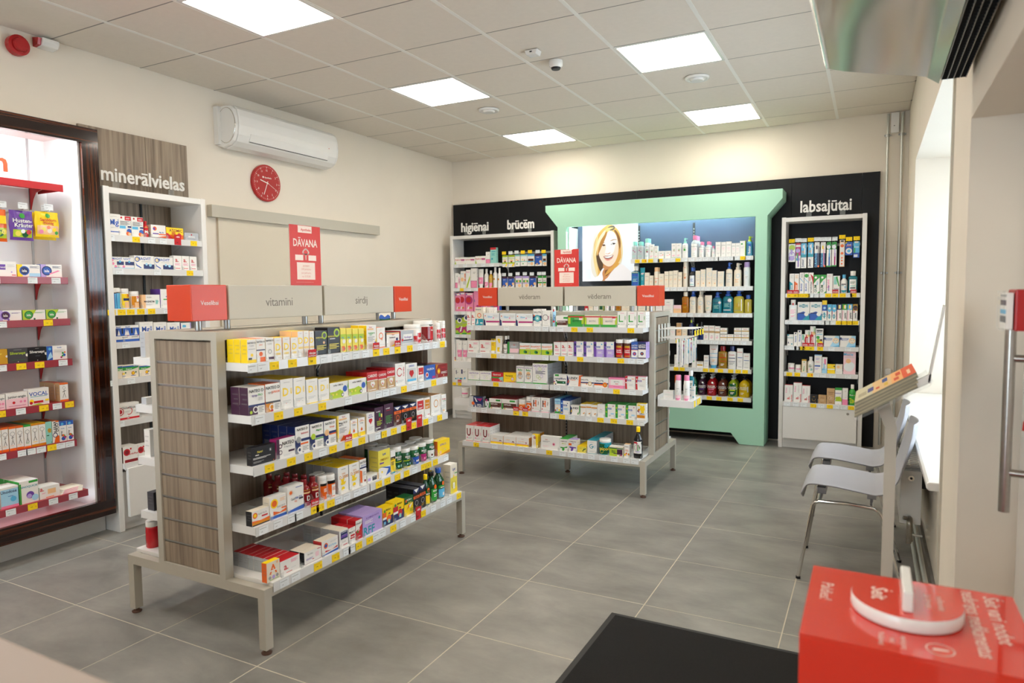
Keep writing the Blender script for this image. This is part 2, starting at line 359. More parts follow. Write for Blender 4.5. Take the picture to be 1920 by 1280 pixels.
# ---------------------------------------------------------------- air conditioner
AY0, AY1 = 3.70, 4.87
t = thing('air_conditioner', 'long glossy white wall air conditioner above the red clock', 'air conditioner', (XL, (AY0+AY1)/2, 2.62))
prof = [(0, .0), (.06, -.015), (.13, 0), (.175, .03), (.20, .08), (.21, .15), (.205, .22), (.19, .27), (.165, .297), (.12, .303), (0, .303)]
g = G(); g.prism([(XL+a, 2.605+b) for a, b in prof], AY0+.06, AY1-.03, 'Y', M['acw']); bevel(part('casing', g, t), .01, 3)
g = G(); g.box(XL, AY0-.0, 2.615, XL+.05, AY1, 2.90, M['acw']); part('back_plate', g, t)
for y0, y1 in ((AY0+.025, AY0+.06), (AY1-.03, AY1-.005)):
    g = G(); g.prism([(XL+a*.97, 2.609+b*.97) for a, b in prof], y0, y1, 'Y', M['acw']); bevel(part('end_cap', g, t), .008, 2)
g = G(); n = 24
g.tube([(XL+.105+.098*math.cos(2*math.pi*k/n), AY0+.026, 2.755+.132*math.sin(2*math.pi*k/n)) for k in range(n+1)], .0035, M['chrome'], n=6); part('chrome_ring', g, t)
g = G(); g.prism([(XL+.180, 2.650), (XL+.205, 2.705), (XL+.2095, 2.705), (XL+.1915, 2.6485), (XL+.10, 2.602), (XL+.10, 2.607)], AY0+.17, AY1-.14, 'Y', M['acw']); part('louvre', g, t)
part('outlet_gap', G().box(XL+.188, AY0+.17, 2.6445, XL+.1925, AY1-.14, 2.6485, M['dark']), t)
part('status_lamp', G().box(XL+.2095, AY1-.14, 2.745, XL+.2115, AY1-.134, 2.751, M['red']), t)
# ---------------------------------------------------------------- red wall clock
t = thing('wall_clock', 'round red wall clock with white hands on the left wall', 'clock', (XL, 4.183, 2.388))
def ylathe(g, prof, m, n=40, **k):   # lathe about the X axis (facing +X)
    h = G().lathe(prof, m, n=n, **k); s0 = [(z, x, y) for x, y, z in h.v]; g.mesh(s0, h.f, m, k.get('col'), False)
    return g
g = G(); ylathe(g, [(.148, 0), (.15, .004), (.15, .024), (.146, .028)], M['redsteel']); obj('clock_face', g, t)
g = G(); W = PALC['w']
for k in range(60):
    a = 2*math.pi*k/60; r1 = .128 if k % 5 else .120; wd = .0008 if k % 5 else .0018; r2 = .136
    d = Vector((0, math.sin(a), math.cos(a))); q = Vector((0, math.cos(a), -math.sin(a)))
    c0, c1 = d*r1, d*r2; X0 = Vector((.0286, 0, 0))
    g.face([X0+c0-q*wd, X0+c0+q*wd, X0+c1+q*wd, X0+c1-q*wd][::1], M['card'], W)
for k in range(1, 13):
    a = 2*math.pi*k/12; g.text(str(k), (.0286, .104*math.sin(a), .104*math.cos(a)), (0, 1, 0), (0, 0, 1), .022, M['card'], W)
g.text('Apotheka', (.0286, .012, .045), (0, 1, 0), (0, 0, 1), .019, M['card'], W, bold=.01)
g.box(.0280, -.046, .038, .0286, -.032, .052, M['card'], W)
obj('dial_print', g, t)
for nm, a, ln, wd, z in (('hour_hand', math.radians(285), .075, .0035, .031), ('minute_hand', math.radians(202), .105, .0028, .033), ('second_hand', math.radians(118), .12, .001, .035)):
    d = Vector((0, math.sin(a), math.cos(a))); q = Vector((0, math.cos(a), -math.sin(a))); X0 = Vector((z, 0, 0)); g = G()
    g.face([X0-d*.015-q*wd, X0-d*.015+q*wd, X0+d*ln+q*wd, X0+d*ln-q*wd], M['card'], W); g.face([X0-d*.015-q*wd-Vector((.001, 0, 0)), X0+d*ln-q*wd-Vector((.001, 0, 0)), X0+d*ln+q*wd-Vector((.001, 0, 0)), X0-d*.015+q*wd-Vector((.001, 0, 0))], M['card'], W)
    obj(nm, g, t)
# ---------------------------------------------------------------- fire alarm sounder and detector top left
t = thing('alarm_sounder', 'red round alarm sounder high on the left wall', 'alarm', (XL, 2.33, 2.93))
g = G(); ylathe(g, [(.050, 0), (.058, .01), (.058, .05), (.047, .055)], M['redsteel'], n=24); obj('body', g, t)
g = G(); ylathe(g, [(.034, .055), (.040, .06), (.036, .075)], M['redsteel'], n=20); obj('grille', g, t)
t = thing('motion_detector', 'white wedge motion detector beside the red alarm sounder', 'sensor', (XL, 2.46, 2.955))
g = G(); g.prism([(0, 0), (.06, .01), (.075, .03), (.075, .055), (0, .07)], -.01, .085, 'Y', M['acw']); bevel(obj('housing', g, t), .006)
g = G(); g.prism([(0, .005), (.05, .012), (.06, .05), (0, .06)], -.03, -.0105, 'Y', M['redsteel']); obj('bracket', g, t)
# ---------------------------------------------------------------- heating pipes in the right back corner
for n, x in enumerate((.095, .205)):
    t = thing('heating_pipe', 'vertical steel heating pipe in the corner, %s one' % ('left' if n == 0 else 'right'), 'pipe', (x, YB-.045, 0), 0, 'heating pipes in the corner')
    obj('pipe', G().tube([(0, 0, .05), (0, 0, ZC-.02)], .011, M['pipe'], n=12), t)
    for z in (2.82, 1.61, .62):
        obj('clamp', G().tube([(0, 0, z-.012), (0, 0, z+.012)], .016, M['slot'], n=12).box(-.03, -.006, z-.007, .03, .006, z+.007, M['slot']).box(-.004, 0, z-.004, .004, .045, z+.004, M['slot']), t)
t = thing('junction_box', 'white plastic box between the pipes below the ceiling', 'junction box', (.15, YB, 2.90))
bevel(obj('cover', G().box(-.035, -.045, -.06, .03, 0, .115, M['acw']), t)); obj('screw', G().box(-.012, -.047, -.002, -.004, -.045, .004, M['dark']), t)
t = thing('pipe_valve_box', 'small white plastic cap low on the wall behind the stand', 'plastic cap', (.155, YB, .72))
bevel(obj('cap', G().box(-.03, -.04, -.03, .02, 0, .03, M['acw']), t), .01)
# ---------------------------------------------------------------- radiator
RY0, RY1 = 4.02, 5.7
t = thing('radiator', 'white panel radiator under the window behind the chairs', 'radiator', (.2, (RY0+RY1)/2, .12))
for a in (RY0, RY1-.004): part('end_panel', G().box(.160, a, .255, .248, a+.004, .532, M['acw']), t)
part('front_panel', G().box(.156, RY0+.004, .255, .162, RY1-.004, .532, M['acw']), t)
part('back_panel', G().box(.246, RY0+.004, .255, .251, RY1-.004, .532, M['acw']), t)
g = G()
for k in range(33): g.box(.162, RY0+.03+k*.05, .526, .246, RY0+.036+k*.05, .533, M['acw'])
g.box(.2, RY0+.01, .27, .207, RY1-.01, .525, M['alu']); part('top_grille', g, t, kind='stuff')
part('end_plug', G().tube([(.203, RY0-.006, .495), (.203, RY0+.001, .495)], .014, M['chrome'], n=18).tube([(.203, RY0-.009, .495), (.203, RY0-.005, .495)], .006, M['dark'], n=12), t)
g = G(); g.tube([(.200, RY0-.006, .285), (.200, RY0-.03, .285), (.200, RY0-.035, .265), (.200, RY0-.035, .195), (.203, RY0-.03, .18), (.21, RY0, .175)], .014, M['brass'], n=12)
g.tube([(.200, RY0-.012, .285), (.172, RY0-.02, .29)], .010, M['brass']); v = part('valve', g, t)
part('supply_pipe', G().tube([(.20, RY0-.035, .215), (.23, RY0-.035, .21), (XR-.002, RY0-.035, .21)], .006, M['pipe']).tube([(.198, RY0-.035, .205), (.198, RY0-.036, .165)], .013, M['brass'], n=12), t)
part('wall_bracket', G().box(.252, RY0+.10, .42, XR+.03, RY0+.13, .50, M['dark']), t)
t = thing('floor_pipe', 'grey heating pipe running along floor below the radiator', 'pipe', (.235, 4.5, .03))
part('pipe', G().tube([(.235, NY0+.02, .055), (.235, NY1+.3, .055)], .011, M['pipe'], n=10).tube([(.255, NY0+.02, .10), (.255, NY1+.3, .10)], .011, M['pipe'], n=10), t)
# ---------------------------------------------------------------- air curtain over the entrance
t = thing('air_curtain', 'polished steel air curtain mounted above the entrance', 'air curtain', (.2, 1.75, 2.3))
ap = [(-.165, 2.40), (-.168, 2.245), (-.155, 2.205), (-.10, 2.188), (.135, 2.135), (.172, 2.108)]
g = G(); seg = 12
sm = []
for i in range(len(ap)-1):
    for k in range(4):
        f = k/4; sm.append((ap[i][0]*(1-f)+ap[i+1][0]*f, ap[i][1]*(1-f)+ap[i+1][1]*f))
sm.append(ap[-1])
Y0_, Y1_ = .95, 2.60
vs = []; NN = 14
for j in range(NN+1):
    y = Y0_+(Y1_-Y0_)*j/NN
    for i, (a, b) in enumerate(sm):
        wv = .0011*math.sin(y*9+a*14)*math.sin(math.pi*i/(len(sm)-1)); vs.append((a, y, b+wv))
K = len(sm); g.mesh(vs, [(j*K+i, j*K+i+1, (j+1)*K+i+1, (j+1)*K+i) for j in range(NN) for i in range(K-1)], M['curtain'], None, True)
part('steel_cover', g, t)
g = G(); g.prism([(x, z+.001) for x, z in ap]+[(.172, 2.2), (.25, 2.2), (.25, 2.46), (-.10, 2.46)], Y1_-.012, Y1_-.004, 'Y', M['alu']); part('end_plate', g, t)
g = G(); g.prism([(-.165, 2.40), (-.10, 2.47), (.259, 2.47), (.259, 2.46), (-.09, 2.46), (-.15, 2.40)], Y0_, Y1_-.012, 'Y', M['alu']); part('top_cover', g, t)
part('chamber', G().box(.175, Y0_, 2.16, .25, Y1_-.013, 2.17, M['dark']), t)
g = G()
for k in range(5): x = .176+k*.0165; g.box(x, Y0_, 2.112, x+.0012, Y1_-.013, 2.16, M['slot'])
for k in range(74): y = Y0_+.01+k*.0222; g.box(.177, y, 2.114, .243, y+.001, 2.16, M['dark'])
part('outlet_grille', g, t, kind='stuff')
# ---------------------------------------------------------------- counter edge at lower left
t = thing('service_counter', 'white service counter edge at lower left', 'counter', (-1.9, .3, 0))
part('body', G().box(-3.0, -.25, 0, -.62, .545, .86, M['counter']), t); bevel(part('worktop', G().box(-3.02, -.27, .86, -.60, .588, .9, M['counter']), t), .012, 4)
part('edge_strip', G().box(-3.0, .545, .80, -.62, .560, .845, M['counter']), t)
# ---------------------------------------------------------------- entrance mat
t = thing('door_mat', 'black entrance mat on the grey tiles', 'mat', (-.45, 2.2, 0))
g = G(); part('pile', G().box(-.99, 1.52, 0, .15, 2.875, .009, M['matt']), t); part('rubber_edge', G().box(-1.015, 1.5, 0, .175, 2.9, .005, M['dark']), t)
TD = {'I1':([[(-0.717,'w'),(-0.664,'w'),(-0.601,'y'),(-0.498,'y'),(-0.379,'r'),(-0.304,'w'),(-0.223,'w'),(-0.156,'w'),(-0.083,'w'),(-0.011,'w'),(0.072,'r'),(0.155,'y'),(0.25,'r'),(0.36,'y'),(0.455,'w'),(0.522,'w'),(0.603,'w'),(0.681,'y'),(0.744,'w')],[(-0.688,'w'),(-0.587,'y'),(-0.473,'y'),(-0.324,'y'),(-0.145,'w'),(0.086,'w'),(0.143,'w'),(0.206,'w'),(0.299,'y'),(0.392,'w'),(0.463,'w'),(0.585,'y'),(0.703,'w')],[(-0.646,'y'),(-0.523,'y'),(-0.42,'y'),(-0.329,'w'),(-0.261,'y'),(-0.153,'r'),(-0.055,'y'),(0.074,'w'),(0.118,'y'),(0.203,'y'),(0.292,'y'),(0.336,'R'),(0.38,'y'),(0.436,'R'),(0.498,'y'),(0.546,'w'),(0.64,'y'),(0.731,'y')],[(-0.689,'w'),(-0.61,'w'),(-0.53,'w'),(-0.489,'w'),(-0.39,'r'),(-0.356,'y'),(-0.286,'y'),(-0.231,'w'),(-0.175,'w'),(-0.101,'w'),(-0.052,'w'),(0.069,'y'),(0.14,'y'),(0.227,'y'),(0.308,'y'),(0.382,'w'),(0.469,'y'),(0.522,'y'),(0.587,'y'),(0.701,'w')],[(-0.67,'w'),(-0.607,'w'),(-0.474,'y'),(-0.361,'y'),(-0.286,'w'),(-0.249,'w'),(-0.203,'y'),(-0.121,'y'),(-0.072,'w'),(-0.022,'w'),(0.065,'y'),(0.146,'w'),(0.24,'w'),(0.284,'R'),(0.329,'y'),(0.427,'w'),(0.524,'w'),(0.591,'w'),(0.695,'y')]],[[-0.675,-0.627,-0.58,-0.535,-0.487,-0.442,-0.407,-0.372,-0.34,-0.255,-0.168,-0.124,-0.082,-0.038,0.009,0.104,0.177,0.299,0.428,0.533,0.658,0.712,0.766],[-0.637,-0.552,-0.477,-0.403,-0.325,-0.249,-0.119,0.019,0.109,0.18,0.252,0.344,0.456,0.519,0.636,0.767],[-0.59,-0.475,-0.386,-0.298,-0.21,-0.114,-0.058,-0.0,0.074,0.148,0.232,0.301,0.372,0.442,0.516,0.577,0.689,0.746],[-0.634,-0.537,-0.434,-0.378,-0.321,-0.272,-0.211,-0.133,-0.052,0.001,0.096,0.197,0.24,0.322,0.404,0.481,0.552,0.641,0.78],[-0.671,-0.558,-0.428,-0.318,-0.249,-0.197,-0.149,0.006,0.095,0.188,0.271,0.329,0.386,0.441,0.519,0.6,0.716]]),'I2':([[(-0.696,'w'),(-0.622,'w'),(-0.365,'w'),(-0.096,'w'),(-0.029,'w'),(0.029,'w'),(0.095,'w'),(0.208,'y'),(0.331,'y'),(0.644,'y')],[(-0.62,'w'),(-0.483,'y'),(-0.401,'w'),(-0.325,'w'),(-0.176,'w'),(-0.03,'w'),(0.103,'y'),(0.254,'y'),(0.414,'w'),(0.569,'y'),(0.649,'w'),(0.716,'w')],[(-0.623,'w'),(-0.466,'y'),(-0.351,'w'),(-0.224,'w'),(-0.09,'w'),(0.067,'w'),(0.176,'w'),(0.288,'w'),(0.401,'w'),(0.537,'y'),(0.658,'w')],[(-0.677,'w'),(-0.577,'w'),(-0.445,'w'),(-0.287,'r'),(-0.207,'r'),(-0.087,'w'),(0.034,'w'),(0.105,'y'),(0.184,'w'),(0.321,'w'),(0.414,'y'),(0.517,'y'),(0.638,'y'),(0.722,'w')],[(-0.604,'y'),(-0.434,'w'),(-0.324,'w'),(-0.203,'w'),(-0.098,'w'),(0.036,'y'),(0.146,'w'),(0.215,'w'),(0.283,'w'),(0.375,'w'),(0.462,'w'),(0.551,'w'),(0.643,'w'),(0.702,'w')]],[[-0.703,-0.663,-0.586,-0.439,-0.294,-0.146,-0.07,-0.002,0.043,0.146,0.277,0.407,0.534,0.608,0.682,0.748],[-0.628,-0.519,-0.475,-0.418,-0.374,-0.268,-0.171,-0.077,0.019,0.086,0.141,0.193,0.272,0.353,0.432,0.512,0.577,0.639,0.69,0.749],[-0.626,-0.518,-0.411,-0.297,-0.226,-0.154,-0.024,0.136,0.249,0.354,0.467,0.594,0.672,0.75],[-0.597,-0.544,-0.43,-0.296,-0.221,-0.164,-0.085,-0.006,0.084,0.161,0.244,0.29,0.334,0.38,0.442,0.521,0.599,0.679,0.751],[-0.637,-0.562,-0.488,-0.37,-0.257,-0.144,-0.069,0.11,0.184,0.254,0.331,0.408,0.504,0.612,0.659,0.747]]),'M':([[(-0.186,'y'),(-0.115,'Y'),(-0.049,'y'),(0.016,'w'),(0.049,'y'),(0.118,'w'),(0.177,'w'),(0.224,'y'),(0.292,'w'),(0.359,'w'),(0.431,'w'),(0.492,'w'),(0.548,'w'),(0.593,'w'),(0.632,'w'),(0.687,'w'),(0.736,'w'),(0.775,'w'),(0.838,'y'),(0.881,'w')],[(-0.23,'w'),(-0.158,'w'),(-0.091,'w'),(-0.026,'w'),(0.045,'w'),(0.115,'w'),(0.184,'w'),(0.252,'w'),(0.346,'w'),(0.403,'w'),(0.454,'w'),(0.51,'w'),(0.576,'w'),(0.636,'w'),(0.695,'w'),(0.764,'w'),(0.842,'w')],[(0.196,'w'),(0.275,'w'),(0.349,'w'),(0.426,'w'),(0.513,'w'),(0.584,'w'),(0.674,'w'),(0.782,'w'),(0.86,'w')],[(0.235,'y'),(0.33,'w'),(0.408,'w'),(0.485,'w'),(0.541,'w'),(0.597,'w'),(0.657,'w'),(0.726,'w'),(0.785,'w'),(0.854,'w')],[(0.216,'y'),(0.275,'y'),(0.338,'w'),(0.395,'w'),(0.447,'w'),(0.503,'y'),(0.564,'y'),(0.645,'y'),(0.74,'y'),(0.809,'y'),(0.872,'y')],[(0.345,'w'),(0.439,'y'),(0.542,'y'),(0.633,'y'),(0.738,'y'),(0.832,'y')]],[[],[],[],[],[],[]]),'O':([[(-0.269,'r'),(-0.219,'r'),(-0.174,'y'),(-0.124,'y'),(-0.089,'w'),(-0.044,'w'),(-0.0,'w'),(0.052,'y'),(0.109,'r'),(0.169,'y'),(0.22,'w'),(0.254,'r')],[(-0.265,'w'),(-0.169,'w'),(-0.062,'w'),(0.009,'w'),(0.049,'w'),(0.092,'w'),(0.144,'y'),(0.187,'y'),(0.23,'y'),(0.273,'y')],[(-0.279,'w'),(-0.229,'w'),(-0.197,'w'),(-0.16,'y'),(-0.129,'r'),(-0.079,'r'),(-0.004,'r'),(0.089,'w'),(0.223,'w')],[(-0.261,'y'),(-0.192,'y'),(-0.142,'w'),(-0.083,'Y'),(-0.034,'w'),(0.023,'w'),(0.103,'w'),(0.228,'w')],[(-0.269,'w'),(-0.195,'w'),(-0.128,'w'),(-0.047,'y'),(0.019,'w'),(0.089,'y'),(0.141,'w'),(0.202,'w'),(0.261,'y')]],[[],[],[],[],[]]),'H':([[(-0.586,'w'),(-0.47,'w'),(-0.342,'w'),(-0.229,'w'),(-0.118,'w')],[(-0.642,'w'),(-0.583,'w'),(-0.518,'y'),(-0.417,'w'),(-0.325,'w'),(-0.233,'y'),(-0.149,'w'),(-0.067,'w')],[(-0.603,'w'),(-0.508,'w'),(-0.407,'w')],[(-0.593,'w'),(-0.498,'w'),(-0.397,'w')],[(-0.642,'r'),(-0.43,'w')],[(-0.614,'y'),(-0.541,'r')]],[[],[],[],[],[],[]]),'L':([[(0.112,'w'),(0.301,'w'),(0.427,'w')],[(0.132,'w'),(0.371,'y')],[(0.119,'w'),(0.217,'y'),(0.312,'y'),(0.441,'w')],[(0.1,'y'),(0.201,'w'),(0.322,'y'),(0.395,'w'),(0.464,'y')],[(0.09,'w'),(0.197,'w'),(0.241,'w'),(0.295,'w'),(0.353,'y'),(0.403,'w'),(0.455,'w')],[(0.082,'w'),(0.192,'y'),(0.302,'w'),(0.412,'w')]],[[],[],[],[],[],[]]),'R':([[(-0.316,'w'),(-0.152,'y'),(-0.047,'w'),(0.035,'w'),(0.141,'R'),(0.263,'y')],[(-0.27,'w'),(-0.016,'w'),(0.224,'y')],[(-0.333,'y'),(-0.269,'y'),(-0.21,'y'),(-0.143,'y'),(-0.07,'y'),(0.04,'w')],[(-0.252,'w')],[(-0.338,'w'),(-0.228,'w')],[(-0.311,'w')],[]],[[-0.324,-0.248,-0.167,-0.083,-0.04,0.073,0.204,0.32],[-0.267,-0.158,-0.021,0.116,0.18,0.241,0.3],[-0.321,-0.253,-0.188,-0.12,0.008,0.123],[-0.255,-0.146,-0.05,0.048,0.148,0.231],[-0.271,-0.161,-0.079],[-0.253,-0.17],[-0.211,-0.134]])}
PRODUCTS = [
 ('I1', 0, 'natY,-0.721,0.046,0.095,3,0,0 natR,-0.674,0.047,0.097,3,0,0 natV,-0.625,0.045,0.097,2,0,0 D1,-0.578,0.043,0.094,1,0,0 D1,-0.53,0.043,0.093,1,0,0 D1,-0.484,0.042,0.09,1,0,0 D1t,-0.442,0.034,0.115,5,0,0 D1t,-0.405,0.032,0.114,5,0,0 D1t,-0.371,0.03,0.112,5,0,0 blkA,-0.334,0.078,0.11,4,0,0 blkB,-0.251,0.083,0.122,5,0,0 lime,-0.165,0.04,0.114,2,0,0 lime,-0.121,0.039,0.111,2,0,0 lime,-0.078,0.04,0.109,2,0,0 lime,-0.033,0.042,0.107,2,0,0 coq,0.027,0.077,0.119,1,0,0 Q,0.108,0.068,0.104,1,0,0 dkw,0.187,0.112,0.072,2,0,0 silv,0.309,0.119,0.077,1,0,0 wjar,0.433,0.1,0.105,3,0,0 rjar,0.54,0.118,0.122,2,0,0 wjar2,0.664,0.048,0.107,2,0,0 wjar2,0.714,0.051,0.115,1,0,0'),
 ('I1', 1, 'natP,-0.725,0.088,0.115,1,0,0 natO,-0.635,0.083,0.118,1,0,0 D4,-0.551,0.074,0.128,3,0,0 D4,-0.476,0.072,0.126,3,0,0 D4s,-0.4,0.074,0.111,1,0,0 D4s,-0.322,0.072,0.105,1,0,0 lbox,-0.248,0.129,0.076,2,0,0 lbox,-0.115,0.134,0.076,2,0,0 card,0.023,0.086,0.097,2,0,0 card,0.111,0.069,0.093,2,0,0 card,0.183,0.069,0.102,2,0,0 Cc,0.254,0.09,0.12,3,0,0 heart,0.348,0.107,0.109,1,0,0 rw,0.459,0.06,0.085,0,0,0 blu2,0.522,0.114,0.083,2,0,0 org2,0.64,0.126,0.076,2,0,0'),
 ('I1', 2, 'blk3,-0.717,0.126,0.075,0,0,0 natW,-0.583,0.108,0.084,0,0,0 natI,-0.474,0.087,0.12,3,0,0 natM,-0.384,0.086,0.116,3,0,0 natG,-0.294,0.083,0.115,3,0,0 megv,-0.205,0.091,0.126,5,0,0 drop,-0.112,0.053,0.089,1,0,0 drop,-0.055,0.055,0.091,1,0,0 hrt2,0.011,0.063,0.103,3,0,0 pur1,0.077,0.071,0.121,3,0,0 pur2,0.153,0.079,0.128,3,0,0 tran1,0.237,0.064,0.102,3,0,0 tran2,0.304,0.068,0.101,3,0,0 tran2,0.374,0.068,0.099,3,0,0 om1,0.444,0.071,0.113,4,0,0 om2,0.519,0.057,0.11,4,0,0 Oo,0.587,0.102,0.115,4,0,0 ow,0.693,0.052,0.106,3,0,0'),
 ('I1', 3, 'gold1,-0.728,0.094,0.063,0,0,0 gold2,-0.632,0.094,0.095,0,0,0 gold3,-0.533,0.099,0.115,0,0,0 Dbot,-0.433,0.055,0.12,5,0,0 Dbot,-0.377,0.055,0.12,3,0,0 ojar,-0.32,0.048,0.111,1,0,0 ojar2,-0.27,0.059,0.105,1,0,0 bear,-0.208,0.075,0.127,3,0,0 bear,-0.128,0.076,0.126,3,0,0 natT,-0.05,0.05,0.131,2,0,0 smw,0.005,0.09,0.035,0,0,0 lysi,0.097,0.099,0.144,0,0,0 lys2,0.198,0.042,0.125,2,0,0 mol,0.242,0.079,0.131,3,0,0 mol,0.323,0.08,0.105,1,0,0 molb,0.405,0.075,0.103,1,0,0 molp,0.483,0.069,0.106,1,0,0 molw,0.557,0.083,0.11,1,0,0 espr,0.646,0.133,0.086,0,0,0'),
 ('I1', 4, 'Abox,-0.742,0.071,0.081,0,0,0 abx,-0.67,0.111,0.062,8,0,0 bery,-0.533,0.105,0.053,2,0,0 b12,-0.426,0.107,0.067,0,0,0 purp,-0.31,0.06,0.079,3,0,0 mult,-0.245,0.047,0.072,1,0,0 Bred,-0.196,0.047,0.093,2,0,0 lil,-0.144,0.15,0.098,2,0,0 kid1,0.009,0.085,0.093,0,0,0 kid2,0.096,0.091,0.099,0,0,0 mobox,0.191,0.079,0.098,0,0,0 tran3,0.273,0.056,0.123,3,0,0 tran3,0.331,0.055,0.128,3,0,0 gboty,0.389,0.052,0.171,0,0,0 gbotd,0.446,0.073,0.174,0,0,0 gbotb,0.521,0.078,0.175,0,0,0 lys3,0.642,0.073,0.172,0,0,0'),
 ('I2', 0, 'a1,-0.741,0.038,0.106,0,0,0 a1,-0.698,0.035,0.106,0,0,0 enter,-0.662,0.075,0.145,0,0,0 whtp,-0.624,0.022,0.143,0,0.07,0 whtp,-0.6,0.022,0.143,0,0.07,0 whtp,-0.576,0.022,0.143,0,0.07,0 whtp,-0.553,0.022,0.143,0,0.07,0 whtp,-0.53,0.022,0.143,0,0.07,0 silv2,-0.584,0.144,0.098,0,0,0 silv2,-0.436,0.141,0.096,0,0,0 silv2,-0.293,0.146,0.095,0,0,0 sal1,-0.143,0.073,0.131,1,0,0 C2,-0.067,0.065,0.119,1,0,0 tubb,0.016,0.027,0.149,0,0,0 brn,0.046,0.1,0.081,1,0,0 biog,0.148,0.129,0.086,0,0,0 biow2,0.281,0.126,0.087,0,0,0 biow,0.409,0.125,0.086,0,0,0 Lg,0.536,0.071,0.113,1,0,0 Lg,0.61,0.071,0.113,1,0,0 Lg,0.684,0.064,0.113,2,0,0'),
 ('I2', 1, 'a2,-0.737,0.108,0.098,0,0,0 a2,-0.626,0.107,0.101,0,0,0 yel,-0.518,0.043,0.13,1,0,0 yarr,-0.474,0.055,0.137,0,0,0 syr,-0.415,0.04,0.138,1,0,0 gtr,-0.37,0.101,0.094,0,0,0 gast,-0.264,0.093,0.088,0,0,0 gast,-0.17,0.092,0.089,0,0,0 gast,-0.075,0.094,0.089,0,0,0 a1,0.028,0.058,0.103,1,0,0 a1,0.088,0.053,0.104,1,0,0 a1,0.142,0.05,0.106,1,0,0 lxp1,0.195,0.077,0.111,0,0,0 lxp1,0.275,0.077,0.109,0,0,0 lxp2,0.354,0.078,0.111,0,0,0 lxp2,0.433,0.078,0.113,0,0,0 ljar,0.514,0.063,0.133,2,0,0 ljar,0.578,0.06,0.134,2,0,0 lac1,0.64,0.049,0.116,1,0,0 lac2,0.691,0.058,0.117,1,0,0'),
 ('I2', 2, 'gtw,-0.736,0.109,0.072,0,0,0 gtw,-0.625,0.106,0.075,0,0,0 gval,-0.516,0.105,0.073,0,0,0 rami,-0.409,0.112,0.076,0,0,0 baby,-0.295,0.069,0.133,1,0,0 baby,-0.224,0.07,0.132,1,0,0 gtb,-0.152,0.128,0.158,2,0,0 cpf,0.027,0.109,0.083,0,0,0 linx,0.137,0.111,0.081,0,0,0 sal2,0.25,0.104,0.072,0,0,0 sal3,0.355,0.112,0.069,0,0,0 pink,0.469,0.125,0.079,0,0,0 lxk,0.595,0.076,0.094,0,0,0 lxk,0.674,0.076,0.095,0,0,0'),
 ('I2', 3, 'hep,-0.729,0.131,0.087,0,0,0 sjar,-0.591,0.047,0.075,5,0,0 brn2,-0.543,0.112,0.081,2,0,0 brn2,-0.428,0.131,0.082,2,0,0 oj2,-0.287,0.066,0.087,2,0,0 oj3,-0.219,0.055,0.112,1,0,0 Hh,-0.163,0.077,0.114,4,0,0 Hh,-0.083,0.077,0.113,5,0,0 lacb,0.034,0.049,0.112,4,0,0 lxb,0.085,0.076,0.101,4,0,0 lins,0.163,0.081,0.071,0,0,0 ytop,0.245,0.045,0.086,2,0,0 ytop,0.291,0.043,0.089,2,0,0 ytop,0.335,0.044,0.086,2,0,0 wth,0.381,0.06,0.093,0,0,0 lxg,0.443,0.078,0.1,2,0,0 lxg,0.522,0.076,0.099,2,0,0 lxg,0.6,0.079,0.098,2,0,0 bear2,0.681,0.07,0.118,0,0,0'),
 ('I2', 4, 'uu,-0.713,0.076,0.128,3,0,0 uu,-0.636,0.073,0.127,3,0,0 uu,-0.561,0.073,0.127,3,0,0 urin,-0.486,0.115,0.065,1,0,0 urin,-0.368,0.11,0.066,2,0,0 urin2,-0.256,0.111,0.068,3,0,0 urt,-0.121,0.052,0.1,0,0,0 spot,-0.044,0.154,0.097,0,0,0 ging,0.111,0.072,0.089,2,0,0 pimp,0.185,0.069,0.092,0,0,0 yew,0.257,0.073,0.05,4,0,0 Gg,0.334,0.074,0.098,7,0,0 apic,0.414,0.09,0.113,0,0,0 fora,0.506,0.105,0.072,0,0,0 carr,0.617,0.041,0.095,0,0,0 brbt,0.68,0.067,0.225,0,0,0'),
 ('M', 0, 'svr,-0.254,0.055,0.179,1,0,0 svr,-0.195,0.062,0.177,1,0,0 svt,-0.122,0.051,0.206,1,0,0 svb,-0.069,0.045,0.145,0,0,0 svb,-0.022,0.04,0.127,0,0,0 svc,0.02,0.06,0.075,0,0,0 svc,0.089,0.061,0.073,0,0,0 svb,0.155,0.044,0.147,0,0,0 svb,0.201,0.049,0.144,0,0,0 svp,0.255,0.058,0.194,0,0,0 mic,0.339,0.071,0.216,2,0,0 mic,0.418,0.054,0.151,1,0,0 mic,0.478,0.061,0.151,1,0,0 mic,0.54,0.037,0.105,0,0,0 crm,0.58,0.05,0.141,0,0,0 crm,0.633,0.044,0.139,0,0,0 crm,0.678,0.05,0.14,0,0,0 crm,0.729,0.038,0.124,0,0,0 crm,0.768,0.036,0.123,0,0,0 crg,0.805,0.052,0.142,0,0,0 bpump,0.863,0.055,0.183,1,0,0'),
